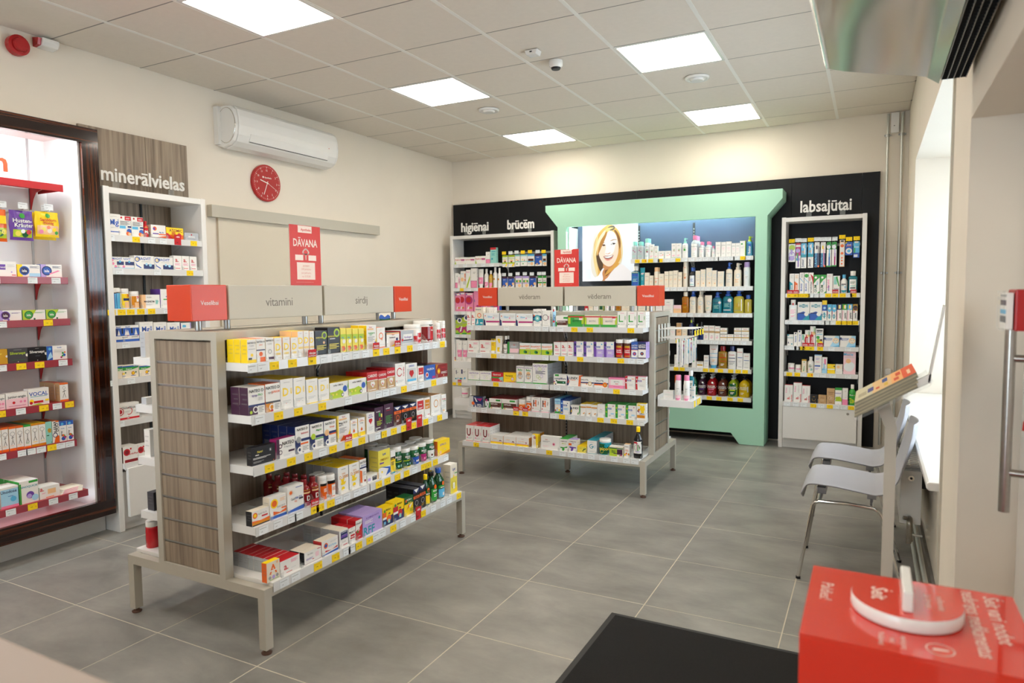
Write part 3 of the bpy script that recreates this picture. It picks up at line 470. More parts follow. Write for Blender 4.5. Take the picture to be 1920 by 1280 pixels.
 ('M', 1, 'teal,-0.26,0.087,0.217,0,0,0 tealt,-0.169,0.051,0.2,0,0,0 cr2,-0.117,0.047,0.149,0,0,0 cr2,-0.069,0.041,0.119,0,0,0 cop,-0.024,0.048,0.2,1,0,0 cr2,0.026,0.055,0.135,0,0,0 cr2,0.085,0.043,0.157,0,0,0 cr2,0.131,0.04,0.16,0,0,0 cr2,0.173,0.045,0.164,0,0,0 cr2,0.221,0.037,0.147,0,0,0 can,0.266,0.047,0.255,1,0,0 bb,0.328,0.058,0.191,1,0,0 cr3,0.392,0.046,0.156,0,0,0 cr3,0.44,0.048,0.168,0,0,0 cr3,0.494,0.055,0.18,0,0,0 cr3,0.55,0.045,0.155,0,0,0 cr3,0.602,0.06,0.087,0,0,0 cr3,0.602,0.06,0.068,0,0.0,0.077 wpb,0.675,0.063,0.228,0,0,0 wpw,0.75,0.068,0.221,1,0,0 can2,0.838,0.063,0.228,0,0,0'),
 ('M', 2, 'rb,-0.766,0.042,0.088,0,0,0 cr2,-0.718,0.048,0.11,0,0,0 crm,-0.664,0.053,0.077,0,0,0 cgr,-0.605,0.047,0.099,0,0,0 mic,-0.552,0.058,0.143,0,0,0 mic,-0.487,0.058,0.143,0,0,0 oil,-0.424,0.057,0.11,0,0,0 cr2,-0.36,0.085,0.077,0,0,0 crm,-0.264,0.073,0.088,0,0,0 cr3,-0.185,0.078,0.098,0,0,0 cr2,-0.096,0.088,0.087,0,0,0 crm,-0.003,0.071,0.087,0,0,0 crm,0.073,0.102,0.135,0,0,0 pj,0.178,0.077,0.077,0,0,0 oil,0.26,0.066,0.208,0,0,0 wpb,0.332,0.063,0.217,1,0,0 wpw,0.408,0.06,0.215,2,0,0 tub,0.478,0.071,0.172,0,0,0 tpump,0.551,0.093,0.202,0,0,0 tpump2,0.647,0.101,0.221,0,0,0 ypump,0.749,0.098,0.22,0,0,0 ysm,0.851,0.07,0.172,0,0,0'),
 ('M', 3, 'crm,0.145,0.053,0.127,0,0,0 coprb,0.209,0.05,0.162,0,0,0 cr2,0.262,0.053,0.107,0,0,0 gbl,0.325,0.057,0.203,0,0,0 gbl,0.385,0.048,0.159,0,0,0 gpump,0.434,0.038,0.172,0,0,0 euc,0.475,0.049,0.14,0,0,0 euc,0.527,0.053,0.14,0,0,0 euc,0.581,0.049,0.135,0,0,0 eug,0.633,0.065,0.056,0,0,0 eug,0.633,0.065,0.056,0,0.0,0.062 eug,0.7,0.059,0.058,0,0,0 eug,0.762,0.067,0.059,0,0,0 eug,0.762,0.067,0.058,0,0.0,0.062 eug,0.831,0.07,0.06,0,0,0 eug,0.831,0.07,0.059,0,0.0,0.062'),
 ('M', 4, 'crm,0.191,0.044,0.118,0,0,0 crm,0.238,0.032,0.12,0,0,0 cr2,0.28,0.047,0.095,0,0,0 tpb,0.364,0.042,0.14,0,0,0 eucs,0.41,0.066,0.059,0,0,0 euc2,0.48,0.047,0.123,0,0,0 etub,0.528,0.084,0.224,0,0,0 eoil,0.616,0.083,0.216,0,0,0 elot,0.706,0.079,0.218,0,0,0 euc2,0.792,0.054,0.2,0,0,0 euc2,0.849,0.063,0.154,0,0,0'),
 ('M', 5, 'orng,0.197,0.059,0.183,0,0,0 sav0,0.309,0.053,0.209,1,0,0 sav0,0.364,0.052,0.212,0,0,0 sav1,0.42,0.079,0.21,1,0,0 sav2,0.505,0.092,0.214,1,0,0 sav3,0.609,0.089,0.208,1,0,0 sav4,0.707,0.091,0.213,1,0,0 sav5,0.806,0.106,0.213,1,0,0'),
 ('O', 0, 'elt,-0.277,0.04,0.181,0,0,0 elo,-0.235,0.041,0.18,0,0,0 bla,-0.19,0.037,0.189,0,0,0 blb,-0.151,0.037,0.188,0,0,0 par,-0.113,0.039,0.187,0,0,0 gum,-0.073,0.052,0.167,0,0,0 gum,-0.018,0.051,0.166,0,0,0 lacp,0.036,0.049,0.174,0,0,0 grn,0.088,0.056,0.154,0,0,0 mw1,0.147,0.058,0.164,0,0,0 mw2,0.211,0.072,0.194,0,0,0'),
 ('O', 1, 'mw3,-0.278,0.071,0.186,0,0,0 cor,-0.203,0.101,0.166,0,0,0 cor,-0.099,0.1,0.166,0,0,0 cty,0.003,0.04,0.18,0,0,0 ct,0.046,0.037,0.144,0,0,0 ct,0.085,0.036,0.142,0,0,0 cpv,0.126,0.038,0.146,0,0,0 cpg,0.167,0.039,0.146,0,0,0 cps,0.208,0.042,0.146,0,0,0 cpn,0.254,0.037,0.146,0,0,0'),
 ('O', 2, 'neu,-0.287,0.054,0.103,0,0,0 neu2,-0.231,0.031,0.123,0,0,0 neu2,-0.199,0.035,0.143,0,0,0 grn,-0.163,0.027,0.107,0,0,0 elr,-0.136,0.041,0.145,0,0,0 elr,-0.093,0.045,0.181,0,0,0 kidt,-0.045,0.062,0.161,0,0,0 rin,0.024,0.126,0.097,0,0,0 rin,0.155,0.127,0.1,0,0,0'),
 ('O', 3, 'pjar,-0.28,0.06,0.079,0,0,0 pjar,-0.216,0.053,0.067,0,0,0 olv,-0.159,0.042,0.118,0,0,0 wbot,-0.113,0.059,0.144,0,0,0 lav,-0.052,0.063,0.166,0,0,0 pnk2,0.013,0.042,0.145,0,0,0 ylw,0.057,0.064,0.083,0,0,0 wbx,0.123,0.059,0.085,0,0,0 mer,0.187,0.1,0.203,0,0,0'),
 ('O', 4, 'av,-0.296,0.072,0.155,0,0,0 av,-0.22,0.071,0.179,0,0,0 av,-0.148,0.07,0.156,0,0,0 blkj,-0.076,0.06,0.076,0,0,0 crf,-0.009,0.066,0.076,0,0,0 crf,0.06,0.065,0.139,0,0,0 grw,0.128,0.056,0.148,0,0,0 pkb,0.187,0.045,0.149,0,0,0 gbt2,0.237,0.058,0.183,0,0,0'),
 ('H', 0, 'hyg,-0.645,0.141,0.08,0,0,0 hyg,-0.498,0.149,0.078,0,0,0 hyg,-0.346,0.138,0.086,0,0,0 wpk,-0.206,0.056,0.13,0,0,0 mhr,-0.147,0.076,0.176,0,0,0'),
 ('H', 1, 'wpk,-0.64,0.048,0.173,0,0,0 wpp,-0.588,0.041,0.16,0,0,0 worg,-0.545,0.07,0.195,0,0,0 wgr,-0.472,0.06,0.208,0,0,0 wpk,-0.407,0.081,0.223,0,0,0 tpk,-0.319,0.069,0.214,0,0,0 bpk,-0.24,0.055,0.213,0,0,0 boil,-0.179,0.049,0.193,0,0,0 bwh,-0.124,0.053,0.23,0,0,0 bwh,-0.064,0.045,0.22,0,0,0'),
 ('H', 2, 'pad,-0.645,0.073,0.207,0,0,0 pad,-0.568,0.077,0.219,0,0,0 pad,-0.484,0.105,0.212,0,0,0 pad2,-0.372,0.116,0.242,0,0,0 pad,-0.248,0.098,0.21,0,0,0 pad2,-0.143,0.104,0.227,0,0,0'),
 ('H', 3, 'tena,-0.646,0.107,0.19,0,0,0 tena,-0.535,0.126,0.225,0,0,0 tena,-0.406,0.076,0.192,0,0,0'),
 ('H', 4, 'wpp,-0.647,0.052,0.237,0,0,0 wpv,-0.593,0.121,0.226,0,0,0 wpv,-0.468,0.084,0.254,0,0,0'),
 ('H', 5, 'wip,-0.641,0.066,0.155,0,0,0 wip,-0.568,0.124,0.166,0,0,0 wip,-0.437,0.086,0.158,0,0,0'),
 ('L', 0, 'l1,0.148,0.085,0.083,0,0,0 islay,0.236,0.12,0.069,0,0,0 islab,0.358,0.117,0.073,0,0,0'),
 ('L', 1, 'islap,0.109,0.138,0.056,0,0,0 islag,0.25,0.121,0.055,0,0,0 islag,0.374,0.119,0.055,0,0,0'),
 ('L', 2, 'sv1,0.088,0.074,0.082,0,0,0 sv2,0.163,0.101,0.081,0,0,0 sv3,0.265,0.1,0.081,0,0,0 sec,0.366,0.114,0.081,0,0,0'),
 ('L', 3, 'jang,0.052,0.085,0.083,0,0,0 jang,0.14,0.111,0.085,0,0,0 voc,0.254,0.112,0.095,0,0,0 stk,0.425,0.049,0.108,5,0,0'),
 ('L', 4, 'stk1,0.08,0.027,0.136,3,0,0 stk1,0.108,0.034,0.136,3,0,0 stk1,0.144,0.036,0.133,3,0,0 stk1,0.182,0.037,0.132,3,0,0 stkg,0.22,0.037,0.131,3,0,0 stky,0.258,0.039,0.131,3,0,0 stky,0.298,0.038,0.13,3,0,0 tea,0.336,0.034,0.13,2,0,0 ole,0.372,0.038,0.127,2,0,0 blu,0.412,0.04,0.117,0,0,0 blu,0.454,0.038,0.116,0,0,0'),
 ('L', 5, 'wht,0.041,0.005,0.119,0,0,0 uno,0.048,0.088,0.115,1,0,0 rinq,0.141,0.098,0.126,4,0,0 sach,0.242,0.11,0.069,0,0,0 papr,0.364,0.113,0.007,0,0,0'),
 ('R', 0, 'Mg,-0.359,0.034,0.126,0,0,0 Mg,-0.323,0.074,0.129,0,0,0 akt,-0.247,0.08,0.123,0,0,0 akt,-0.165,0.081,0.124,0,0,0 mgb,-0.079,0.038,0.104,0,0,0 mgo,-0.032,0.105,0.085,0,0,0 atom,0.075,0.128,0.077,0,0,0 gry,0.211,0.109,0.052,0,0,0'),
 ('R', 1, 'mv1,-0.349,0.082,0.07,0,0,0 mv1,-0.265,0.107,0.07,0,0,0 mv2,-0.156,0.135,0.084,0,0,0 mv2,-0.019,0.135,0.081,0,0,0 a1,0.119,0.061,0.095,0,0,0 a1,0.183,0.057,0.095,0,0,0 a1,0.244,0.055,0.094,0,0,0'),
 ('R', 2, 'bjar,-0.356,0.034,0.127,0,0,0 bjar,-0.319,0.066,0.13,0,0,0 yjar,-0.25,0.061,0.126,0,0,0 ojr4,-0.185,0.064,0.109,0,0,0 mag,-0.117,0.125,0.087,0,0,0 mgw,0.011,0.112,0.123,1,0,0'),
 ('R', 3, 'bex,-0.35,0.094,0.101,0,0,0 bex,-0.253,0.107,0.101,0,0,0 Mg,-0.143,0.093,0.118,0,0,0 Mg,-0.046,0.094,0.112,0,0,0 Mg,0.052,0.095,0.106,0,0,0 mgs,0.153,0.078,0.1,0,0,0'),
 ('R', 4, 'diag,-0.345,0.073,0.081,0,0,0 diag,-0.269,0.107,0.079,0,0,0 diag,-0.158,0.079,0.069,0,0,0'),
 ('R', 5, 'glu,-0.341,0.088,0.103,0,0,0 glu,-0.25,0.08,0.101,0,0,0'),
 ('R', 6, 'car2,-0.317,0.105,0.1,1,0,0 car2,-0.208,0.073,0.096,0,0,0'),
]
HANG = [('H','pl1',-0.008,0.068,1.755,0.129,-0.07),('H','pl1',0.067,0.082,1.753,0.131,-0.07),('H','pl2',0.154,0.061,1.758,0.13,-0.07),('H','pl2',0.221,0.082,1.76,0.126,-0.07),('H','pl3',0.307,0.085,1.757,0.131,-0.07),('H','pl4',0.401,0.084,1.756,0.129,-0.07),('H','pl3',0.492,0.046,1.754,0.13,-0.07),('H','pl4',-0.011,0.068,1.522,0.122,-0.07),('H','pl4',0.064,0.078,1.521,0.122,-0.07),('H','pl5',0.155,0.081,1.52,0.13,-0.07),('H','pl5',0.245,0.079,1.519,0.129,-0.07),('H','pl4',0.331,0.08,1.518,0.126,-0.07),('H','pl6',0.434,0.054,1.52,0.127,-0.07),('H','pl6',0.494,0.042,1.52,0.127,-0.07),('O','tb1',-0.294,0.06,1.725,0.165,-0.06),('O','tb2',-0.231,0.042,1.665,0.23,-0.06),('O','tb3',-0.186,0.048,1.665,0.227,-0.06),('O','tb3',-0.128,0.048,1.667,0.228,-0.06),('O','curb',-0.073,0.043,1.67,0.227,-0.06),('O','cury',-0.022,0.042,1.671,0.224,-0.06),('O','tbb',0.028,0.039,1.671,0.223,-0.06),('O','tbm',0.071,0.04,1.674,0.22,-0.06),('O','tbo',0.133,0.043,1.67,0.238,-0.06),('O','flo1',0.179,0.06,1.771,0.116,-0.06),('O','flo2',0.244,0.051,1.747,0.144,-0.06),('L','bago',0.157,0.068,1.771,0.177,-0.02),('L','bagp',0.236,0.126,1.784,0.167,-0.02),('L','bagy',0.37,0.133,1.811,0.146,-0.02),('L','bagy',0.373,0.135,1.798,0.156,0.02)]
SHZ = {'I1':[(1.185,-0.352),(0.969,-0.352),(0.757,-0.352),(0.505,-0.352),(0.289,-0.4415)],'I2':[(1.205,-0.352),(0.984,-0.352),(0.758,-0.352),(0.539,-0.352),(0.276,-0.439)],'M':[(1.79,-0.13),(1.505,-0.13),(1.25,-0.13),(0.988,-0.13),(0.715,-0.13),(0.443,-0.13)],'O':[(1.434,-0.125),(1.189,-0.125),(0.952,-0.125),(0.708,-0.125),(0.437,-0.185)],'H':[(1.8,-0.12),(1.526,-0.12),(1.256,-0.12),(0.987,-0.12),(0.69,-0.12),(0.43,-0.16)],'L':[(1.577,-0.09),(1.335,-0.09),(1.097,-0.09),(0.847,-0.09),(0.611,-0.09),(0.318,-0.17)],'R':[(1.838,-0.175),(1.636,-0.175),(1.385,-0.175),(1.18,-0.175),(0.953,-0.175),(0.693,-0.175),(0.425,-0.2)]}
# ---------------------------------------------------------------- shelf with price rail, tags and clear dividers
TAGW, TAGH = .050, .034
def tag_mesh(kind):
    g = G(); c = M['paper']; P = PALC
    def plate(x0, z0, x1, z1, col, y=0): g.box(x0, y, z0, x1, y+.0008, z1, c, P[col])
    w2, h2 = TAGW/2, TAGH/2
    if kind in 'yY':
        plate(-w2, -h2, w2, h2, 'y'); g.text('7,95', (-w2*.25, -.0004, -.001), (1, 0, 0), (0, 0, 1), .008, c, P['k'])
        g.face([(-w2*.8, -.0003, h2*.5), (w2*.5, -.0003, h2*.5), (w2*.5, -.0003, h2*.62), (-w2*.8, -.0003, h2*.62)], c, srgb('f2bd10'))
        g.face([(w2*.45, -.0003, -h2*.5), (w2*.85, -.0003, -h2*.5), (w2*.85, -.0003, h2*.2), (w2*.45, -.0003, h2*.2)], c, srgb('f2bd10'))
        if kind == 'Y': g.box(w2*.3, -.0006, -h2*.3, w2*.75, -.0001, h2*.5, c, P['o'])
    elif kind == 'w':
        plate(-w2, -h2, w2, h2, 'z'); g.text('5,49', (-w2*.4, -.0004, -.005), (1, 0, 0), (0, 0, 1), .006, c, P['d'])
        g.face([(-w2*.85, -.0003, h2*.45), (w2*.6, -.0003, h2*.45), (w2*.6, -.0003, h2*.58), (-w2*.85, -.0003, h2*.58)], c, P['a'])
    else:   # red promotion flag above a yellow (r) or red (R) tag
        plate(-w2, -h2, w2, h2, 'y' if kind == 'r' else 'r'); plate(-w2, h2, w2, h2+.034, 'r', -.001)
        g.text('-40%' if kind == 'R' else 'Akcijas', (0, -.0014, h2+.019), (1, 0, 0), (0, 0, 1), .014, c, P['w'], maxw=TAGW*.85, bold=.03)
        if kind == 'r': g.text('piedāvājums', (0, -.0014, h2+.007), (1, 0, 0), (0, 0, 1), .010, c, P['w'], maxw=TAGW*.9, bold=.02)
        g.text('7,95', (-w2*.25, -.0005, -.001), (1, 0, 0), (0, 0, 1), .011, c, P['k'], bold=.02)
    return g.data('price_tag')
TAGM = {}
dg = G()   # clear divider: low fin along the shelf with a rounded, taller front end
_pr = [(0, .0), (-.0, .012), (.006, .03), (.022, .046), (.045, .05), (.20, .05), (.20, .0)]
dg.prism(_pr, -.0006, .0006, 'X', M['clear']); dg.box(-.008, -.002, 0, .008, -.0008, .022, M['clear'])
DIVM = dg.data('shelf_divider')
def shelf(par, x0, x1, yf, yb, zt, tags=(), divs=(), m='shelf', rail='rail', lip=.038, bracket=True, name='shelf'):
    g = G(); g.box(x0, yf+.003, zt-.006, x1, yb, zt, M[m]); g.box(x0, yf+.001, zt-.034, x0+.003, yb, zt-.006, M[m]); g.box(x1-.003, yf+.001, zt-.034, x1, yb, zt-.006, M[m])
    g.box(x0+.003, yf+.003, zt-.022, x1-.003, yf+.006, zt-.006, M[m])
    if bracket:
        for x in (x0+.004, x1-.008): g.prism([(yb, zt-.006), (yf+.10, zt-.006), (yb-.10, zt-.03), (yb-.03, zt-.06), (yb, zt-.11)], x, x+.004, 'X', M[m])
    s = obj(name, g, par)
    g = G(); g.prism([(yf, zt+.001), (yf-.001, zt-lip), (yf+.003, zt-lip-.002), (yf+.003, zt+.001)], x0, x1, 'X', M[rail]); obj('price_rail', g, s)
    for x, k in tags:
        if k not in TAGM: TAGM[k] = tag_mesh(k)
        add('promotion_tag' if k in 'rR' else 'price_tag', TAGM[k], s, (x, yf-.0022, zt-lip*.5-.001))
    for x in divs: add('shelf_divider', DIVM, s, (x, yf+.010, zt))
    return s
# ---------------------------------------------------------------- free-standing display islands
def island(name_label, ox, oy, rz, L, D, tops, deck, T, DV):
    t = thing('display_island', name_label, 'display shelf', (ox, oy, 0), rz, 'free standing product islands')
    hl, hd, gw, zt = L/2, D/2, .213, 1.312
    g = G(); q = .038
    for sy in (-1, 1): g.box(-hl, sy*(hd-q), deck-.04, hl, sy*hd, deck, M['alu'])
    for sx in (-1, 1): g.box(sx*(hl-q), -hd+q, deck-.04, sx*hl, hd-q, deck, M['alu'])
    obj('base_frame', g, t)
    for sx in (-1, 0, 1):
        for sy in ((-1, 1) if sx else (0,)):
            x, y = sx*(hl-q/2), sy*(hd-q/2)
            l = obj('leg', G().box(x-q/2, y-q/2, .022, x+q/2, y+q/2, deck-.04, M['alu']), t)
            obj('foot', G().lathe([(.020, 0), (.022, .006), (.012, .01), (.008, .022)], M['rubber'], (x, y, 0), n=14), l)
    for sx in (-1, 1):
        xo, xi = sx*hl, sx*(hl-.042)
        g = G(); f = .034
        g.box(xo, -gw, deck, xi, -gw+f, zt, M['alu']); g.box(xo, gw-f, deck, xi, gw, zt, M['alu']); g.box(xo, -gw+f, zt-.034, xi, gw-f, zt, M['alu'])
        if sx: g.box(xo, -gw+f, deck, xi, gw-f, deck+.012, M['alu'])
        e = obj('end_frame', g, t)
        z0, z1 = deck+.012, zt-.034; n = 10; p = (z1-z0)/n
        for k in range(n):
            g = G(); g.box(xo-sx*.008, -gw+f, z0+k*p+.002, xi+sx*.004, gw-f, z0+(k+1)*p-.008, M['wood']); obj('slat', g, e)
            if k < n-1: obj('slot_rail', G().box(xo-sx*.013, -gw+f, z0+(k+1)*p-.008, xo-sx*.03, gw-f, z0+(k+1)*p+.002, M['slot']).box(xo-sx*.005, -gw+f, z0+(k+1)*p, xo-sx*.013, gw-f, z0+(k+1)*p+.003, M['slot']), e)
        obj('inner_panel', G().box(xi-sx*.0, -gw+f, z0, xi-sx*.012, gw-f, z1, M['wood']), t)
    for x0, x1 in ((-hl+.055, -.003), (.003, hl-.055)): obj('back_panel', G().box(x0, -.02, deck+.02, x1, .02, zt-.034, M['wood']), t)
    for sy in (-1, 1):
        g = G(); g.box(-.006, sy*.02, deck+.02, .006, sy*.026, zt-.04, M['dark'])
        for k in range(38): g.box(-.002, sy*.0262, deck+.04+k*.026, .002, sy*.0268, deck+.052+k*.026, M['slot'])
        obj('slotted_upright', g, t, kind='stuff')
    g = G()
    for sy in (-1, 1): g.box(-hl+.042, sy*gw, zt-.034, hl-.042, sy*(gw-.034), zt, M['alu'])
    g.box(-hl+.042, -gw+.034, zt-.012, hl-.042, gw-.034, zt-.002, M['beige']); obj('top_frame', g, t)
    for i, z in enumerate(tops):
        for a, b, h in ((-hl+.045, -.004, 0), (.004, hl-.045, 1)):
            shelf(t, a, b, -.352, -.022, z, [q for q in T[i] if a <= q[0] < b], [q for q in DV[i] if a <= q < b])
            s2 = shelf(t, a, b, -.396, -.022, z-(.03 if z < .8 else 0), bracket=False)     # rear side: same shelf turned round
            s2.rotation_euler = (0, 0, math.pi)
    for rr in (0, math.pi):
        s = shelf(t, -hl+.045, hl-.045, -hd-.004, -.022, deck+.014, T[-1] if rr == 0 else (), DV[-1] if rr == 0 else (), bracket=False, name='deck'); s.rotation_euler = (0, 0, rr)
    return t
def sign_row(ox, oy, rz, L, txts, which):
    """row of sign boxes standing on steel pins on top of an island"""
    z0, z1 = 1.355, 1.508; segs = [(-L/2-.005, -L/2+.175, 'r'), (-L/2+.185, -.006, txts[0]), (.010, L/2-.185, txts[1]), (L/2-.175, L/2-.005, 'r')]
    names = [('red cube sign reading Veselībai, left end of %s' % which), ('beige sign box reading %s, left one on %s' % (txts[0], which)), ('beige sign box reading %s, right one on %s' % (txts[1], which)), ('red cube sign reading Veselībai, right end of %s' % which)]
    for (a, b, k), nm in zip(segs, names):
        c = (a+b)/2; t = thing('sign_box', nm, 'sign', (ox+c*math.cos(rz), oy+c*math.sin(rz), 1.312), rz, 'signs on top of the islands'); hw = (b-a)/2
        o = obj('box', G().box(-hw, -.077, z0-1.312, hw, .077, z1-1.312, M['red'] if k == 'r' else M['beige']), t); bevel(o, .003)
        g = G()
        if k == 'r':
            for sy in (-1, 1): g.text('Veselībai', (0, sy*.0775, .12), (-sy, 0, 0), (0, 0, 1), .027, M['card'], PALC['w'])
        else:
            for sy in (-1, 1): g.text(k, (0, sy*.0775, .12), (-sy, 0, 0), (0, 0, 1), .058, M['card'], srgb('6f675c'))
        obj('lettering', g, t)
        for x in ((-hw+.05, hw-.05) if k != 'r' else (0,)): obj('pin', G().tube([(x, 0, 0), (x, 0, z0-1.312)], .014, M['slot'], n=12), t)
def poster(x, y, rz, lab):
    t = thing('gift_poster', lab, 'poster', (x, y, 1.508), rz, 'red gift posters'); w2, h = .105, .298
    o = obj('sheet', G().box(-w2, -.001, 0, w2, .001, h, M['card'], srgb('d63128')), t)
    obj('base', G().box(-w2*1.15, -.02, 0, w2*1.15, .02, .003, M['clear']), t); obj('holder', G().box(-w2-.003, .0022, 0, w2+.003, .0035, h+.003, M['clear']), t)
    W = srgb('f6e2d6'); g = G(); c = M['card']; Y = -.0012
    def R(x0, z0, x1, z1, col=W, y=Y): g.face([(x0, y, z0), (x1, y, z0), (x1, y, z1), (x0, y, z1)], c, col)
    R(-.05, .262, .045, .296); g.text('Apotheka', (.004, Y-.0003, .278), (1, 0, 0), (0, 0, 1), .018, c, srgb('d63128'), maxw=.07, bold=.02)
    g.text('DĀVANA', (0, Y, .213), (1, 0, 0), (0, 0, 1), .052, c, W, maxw=.165, bold=.03)
    R(-.072, .125, -.018, .152); R(.018, .125, .072, .152)
    for s in (-1, 1):
        pts = [(s*(.002+.026*math.sin(a)*abs(math.cos(a*.5))), .155+.026*(1-math.cos(a))*.55) for a in [k*math.pi/8 for k in range(17)]]
        for (a0, b0), (a1, b1) in zip(pts, pts[1:]):
            d = Vector((a1-a0, 0, b1-b0)); n_ = Vector((-d.z, 0, d.x)); n_ = n_.normalized()*.0022 if n_.length else n_
            g.face([(a0+n_.x, Y, b0+n_.z), (a0-n_.x, Y, b0-n_.z), (a1-n_.x, Y, b1-n_.z), (a1+n_.x, Y, b1+n_.z)], c, W)
        R(s*.0012-.002+s*.006*0, .128, s*.0012+.002, .158)
    R(-.062, .03, .062, .115)
    for i, s in enumerate(('jaunajam', '100 pirkumu', 'par pirkumu', 'no 15 EUR')): g.text(s, (0, Y-.0003, .100-i*.018), (1, 0, 0), (0, 0, 1), .014, c, srgb('e09a8c'), maxw=.09)
    R(-.07, .016, .05, .0175, srgb('e88f80'))
    obj('print', g, t)
def wall_unit(t, x0, x1, yf, yb, zt, zdraw, side, back, plinth=.09, backx=None, dz=.0, tilt=0):
    """wall rack in local coordinates: two side panels, top, drawer front and plinth"""
    for a, b in ((x0, x0+.036), (x1-.036, x1)): bevel(obj('side_panel', G().box(a, yf, 0, b, yb, zt, M[side]), t), .002, 1)
    obj('top_board', G().box(x0+.036, yf+.002, zt-.04, x1-.036, yb, zt-.004, M[side]), t)
    obj('cabinet', G().box(x0+.038, yf+.01, .05, x1-.038, yb, zdraw-.03, M[side]), t)
    obj('plinth', G().box(x0+.036, yf+.03, 0, x1-.036, yf+.045, plinth, M[side]), t)
# ------------ price tags and dividers come from the tables (unit-local metres)
island('nearer free standing product island with white shelves and wood slat end', -2.577, 2.692, math.pi/2, 1.545, .875, [1.185, .969, .757, .505], .275, *TD['I1'])
island('farther free standing product island with white shelves in room centre', -2.168, 5.11, 0, 1.555, .87, [1.205, .984, .758, .539], .262, *TD['I2'])
sign_row(-2.577, 2.692, math.pi/2, 1.545, ('vitamīni', 'sirdij'), 'near island')
sign_row(-2.168, 5.11, 0, 1.555, ('vēderam', 'vēderam'), 'far island')
poster(-2.52, 2.597, math.pi/2, 'red gift poster standing on the near island sign')
poster(-2.176, 5.12, 0, 'red gift poster standing on the far island sign')

# ---------------------------------------------------------------- black wall panelling
t = thing('wall_panelling', 'black panelling covering the lower back wall', 'wall panel', (-2.2, YB-.02, 0))
xs = [-4.462, -4.304, -3.703, -3.2, -2.794, -2.2, -1.597, -1.002, -.691, -.099, .045]
for a, b in zip(xs, xs[1:]): part('panel', G().box(a+.001, YB-.032, .02, b-.001, YB-.002, 2.515, M['black']), t)
def bracket_sign(name, txt, x, y, z, rz, h, wd, label, dots=()):
    t = thing(name, label, 'sign', (x, y, z), rz); g = G(); g.text(txt, (0, 0, h*(.98 if rz else .66)), (1, 0, 0), (0, 0, 1), h, M['acw'], maxw=wd, depth=.008, bold=.022)
    obj('letters', g, t)
    for s in (-.33, .33): obj('clear_bracket', G().box(s*wd-.022, .0005, 0, s*wd+.022, .003, h*.6, M['clear']), t)
bracket_sign('lettered_sign', 'higiēnai', -4.04, 6.84, 2.128, 0, .145, .36, 'white raised letters reading higiēnai above the corner rack')
bracket_sign('lettered_sign', 'brūcēm', -3.452, 6.84, 2.128, 0, .145, .33, 'white raised letters reading brūcēm above the corner rack')
bracket_sign('lettered_sign', 'labsajūtai', -.385, 6.85, 2.128, 0, .145, .42, 'white raised letters reading labsajūtai above the right rack')
bracket_sign('lettered_sign', 'minerālvielas', -4.36, 3.02, 2.128, math.pi/2, .125, .60, 'white raised letters reading minerālvielas on the wood board')

# ---------------------------------------------------------------- corner rack (hygiene) and right rack (oral care)
def lshelves(t, U, x0, x1, yf, yb, tops, m='shelf', rail='rail', **k):
    for i, z in enumerate(tops):
        T, DV = TD[U][0][i], TD[U][1][i]; xx1 = x1[i] if isinstance(x1, (list, tuple)) else x1; yy = yf[i] if isinstance(yf, (list, tuple)) else yf
        shelf(t, x0, xx1, yy, yb, z, T, DV, m, rail, **k)
t = thing('corner_rack', 'white rack with black back in the far left corner', 'shelf rack', (-3.69, 6.93, 0))
wall_unit(t, -.665, .652, -.13, .118, 2.128, .43, 'white', 'black')
lshelves(t, 'H', -.628, (-.02, -.02, .614, .614, .614, .614), (-.12, -.12, -.12, -.12, -.12, -.16), .115, [1.80, 1.526, 1.256, .987, .69, .43])
obj('shelf', G().box(-.62, -.10, .2, .6, -.09, .21, M['shelf']), t)
for z in (1.905, 1.63): obj('hook_bar', G().box(.0, .09, z, .61, .10, z+.022, M['slot']), t)
obj('drawer_front', G().box(-.622, -.15, .10, -.01, -.132, .385, M['white']), t); obj('drawer_front', G().box(-.006, -.15, .10, .61, -.132, .385, M['white']), t)
t = thing('oral_care_rack', 'tall narrow white rack under the labsajūtai sign', 'shelf rack', (-.3975, 6.93, 0))
wall_unit(t, -.348, .348, -.138, .118, 2.128, .437, 'white', 'black')
lshelves(t, 'O', -.308, .308, (-.125, -.125, -.125, -.125, -.185), .115, [1.434, 1.189, .952, .708, .437])
obj('hook_bar', G().box(-.30, .085, 1.865, .30, .095, 1.887, M['slot']), t)
d = obj('drawer_front', G().box(-.306, -.18, .10, .306, -.142, .398, M['white']), t)
obj('lock', G().tube([(.235, -.1815, .36), (.235, -.176, .36)], .011, M['chrome'], n=16), d)

# ---------------------------------------------------------------- mint green cabinet
t = thing('mint_cabinet', 'large mint green display cabinet with flared top and feet', 'display cabinet', (-1.92, 6.91, 0))
def W_(g, nm, **k): return part(nm, g, t, **k)
crown = [(-2.965, 2.15), (-.865, 2.15), (-.738, 2.30), (-.738, 2.385), (-3.105, 2.385), (-3.105, 2.32)]
W_(G().prism(crown, 6.74, 6.79, 'Y', M['mint']), 'crown')
for p in ([(-.865, 2.15), (-.738, 2.30), (-.738, 2.385), (-.788, 2.385), (-.788, 2.32), (-.915, 2.15)], [(-2.965, 2.15), (-2.915, 2.15), (-3.055, 2.33), (-3.055, 2.385), (-3.105, 2.385), (-3.105, 2.32)]):
    W_(G().prism(p, 6.79, 7.045, 'Y', M['mint']), 'crown_return')
W_(G().box(-3.05, 6.79, 2.35, -.79, 7.045, 2.38, M['mint']), 'crown_top')
W_(G().box(-2.965, 6.74, .345, -2.868, 7.045, 2.15, M['mint']), 'side_pillar'); W_(G().box(-.969, 6.74, .345, -.865, 7.045, 2.15, M['mint']), 'side_pillar')
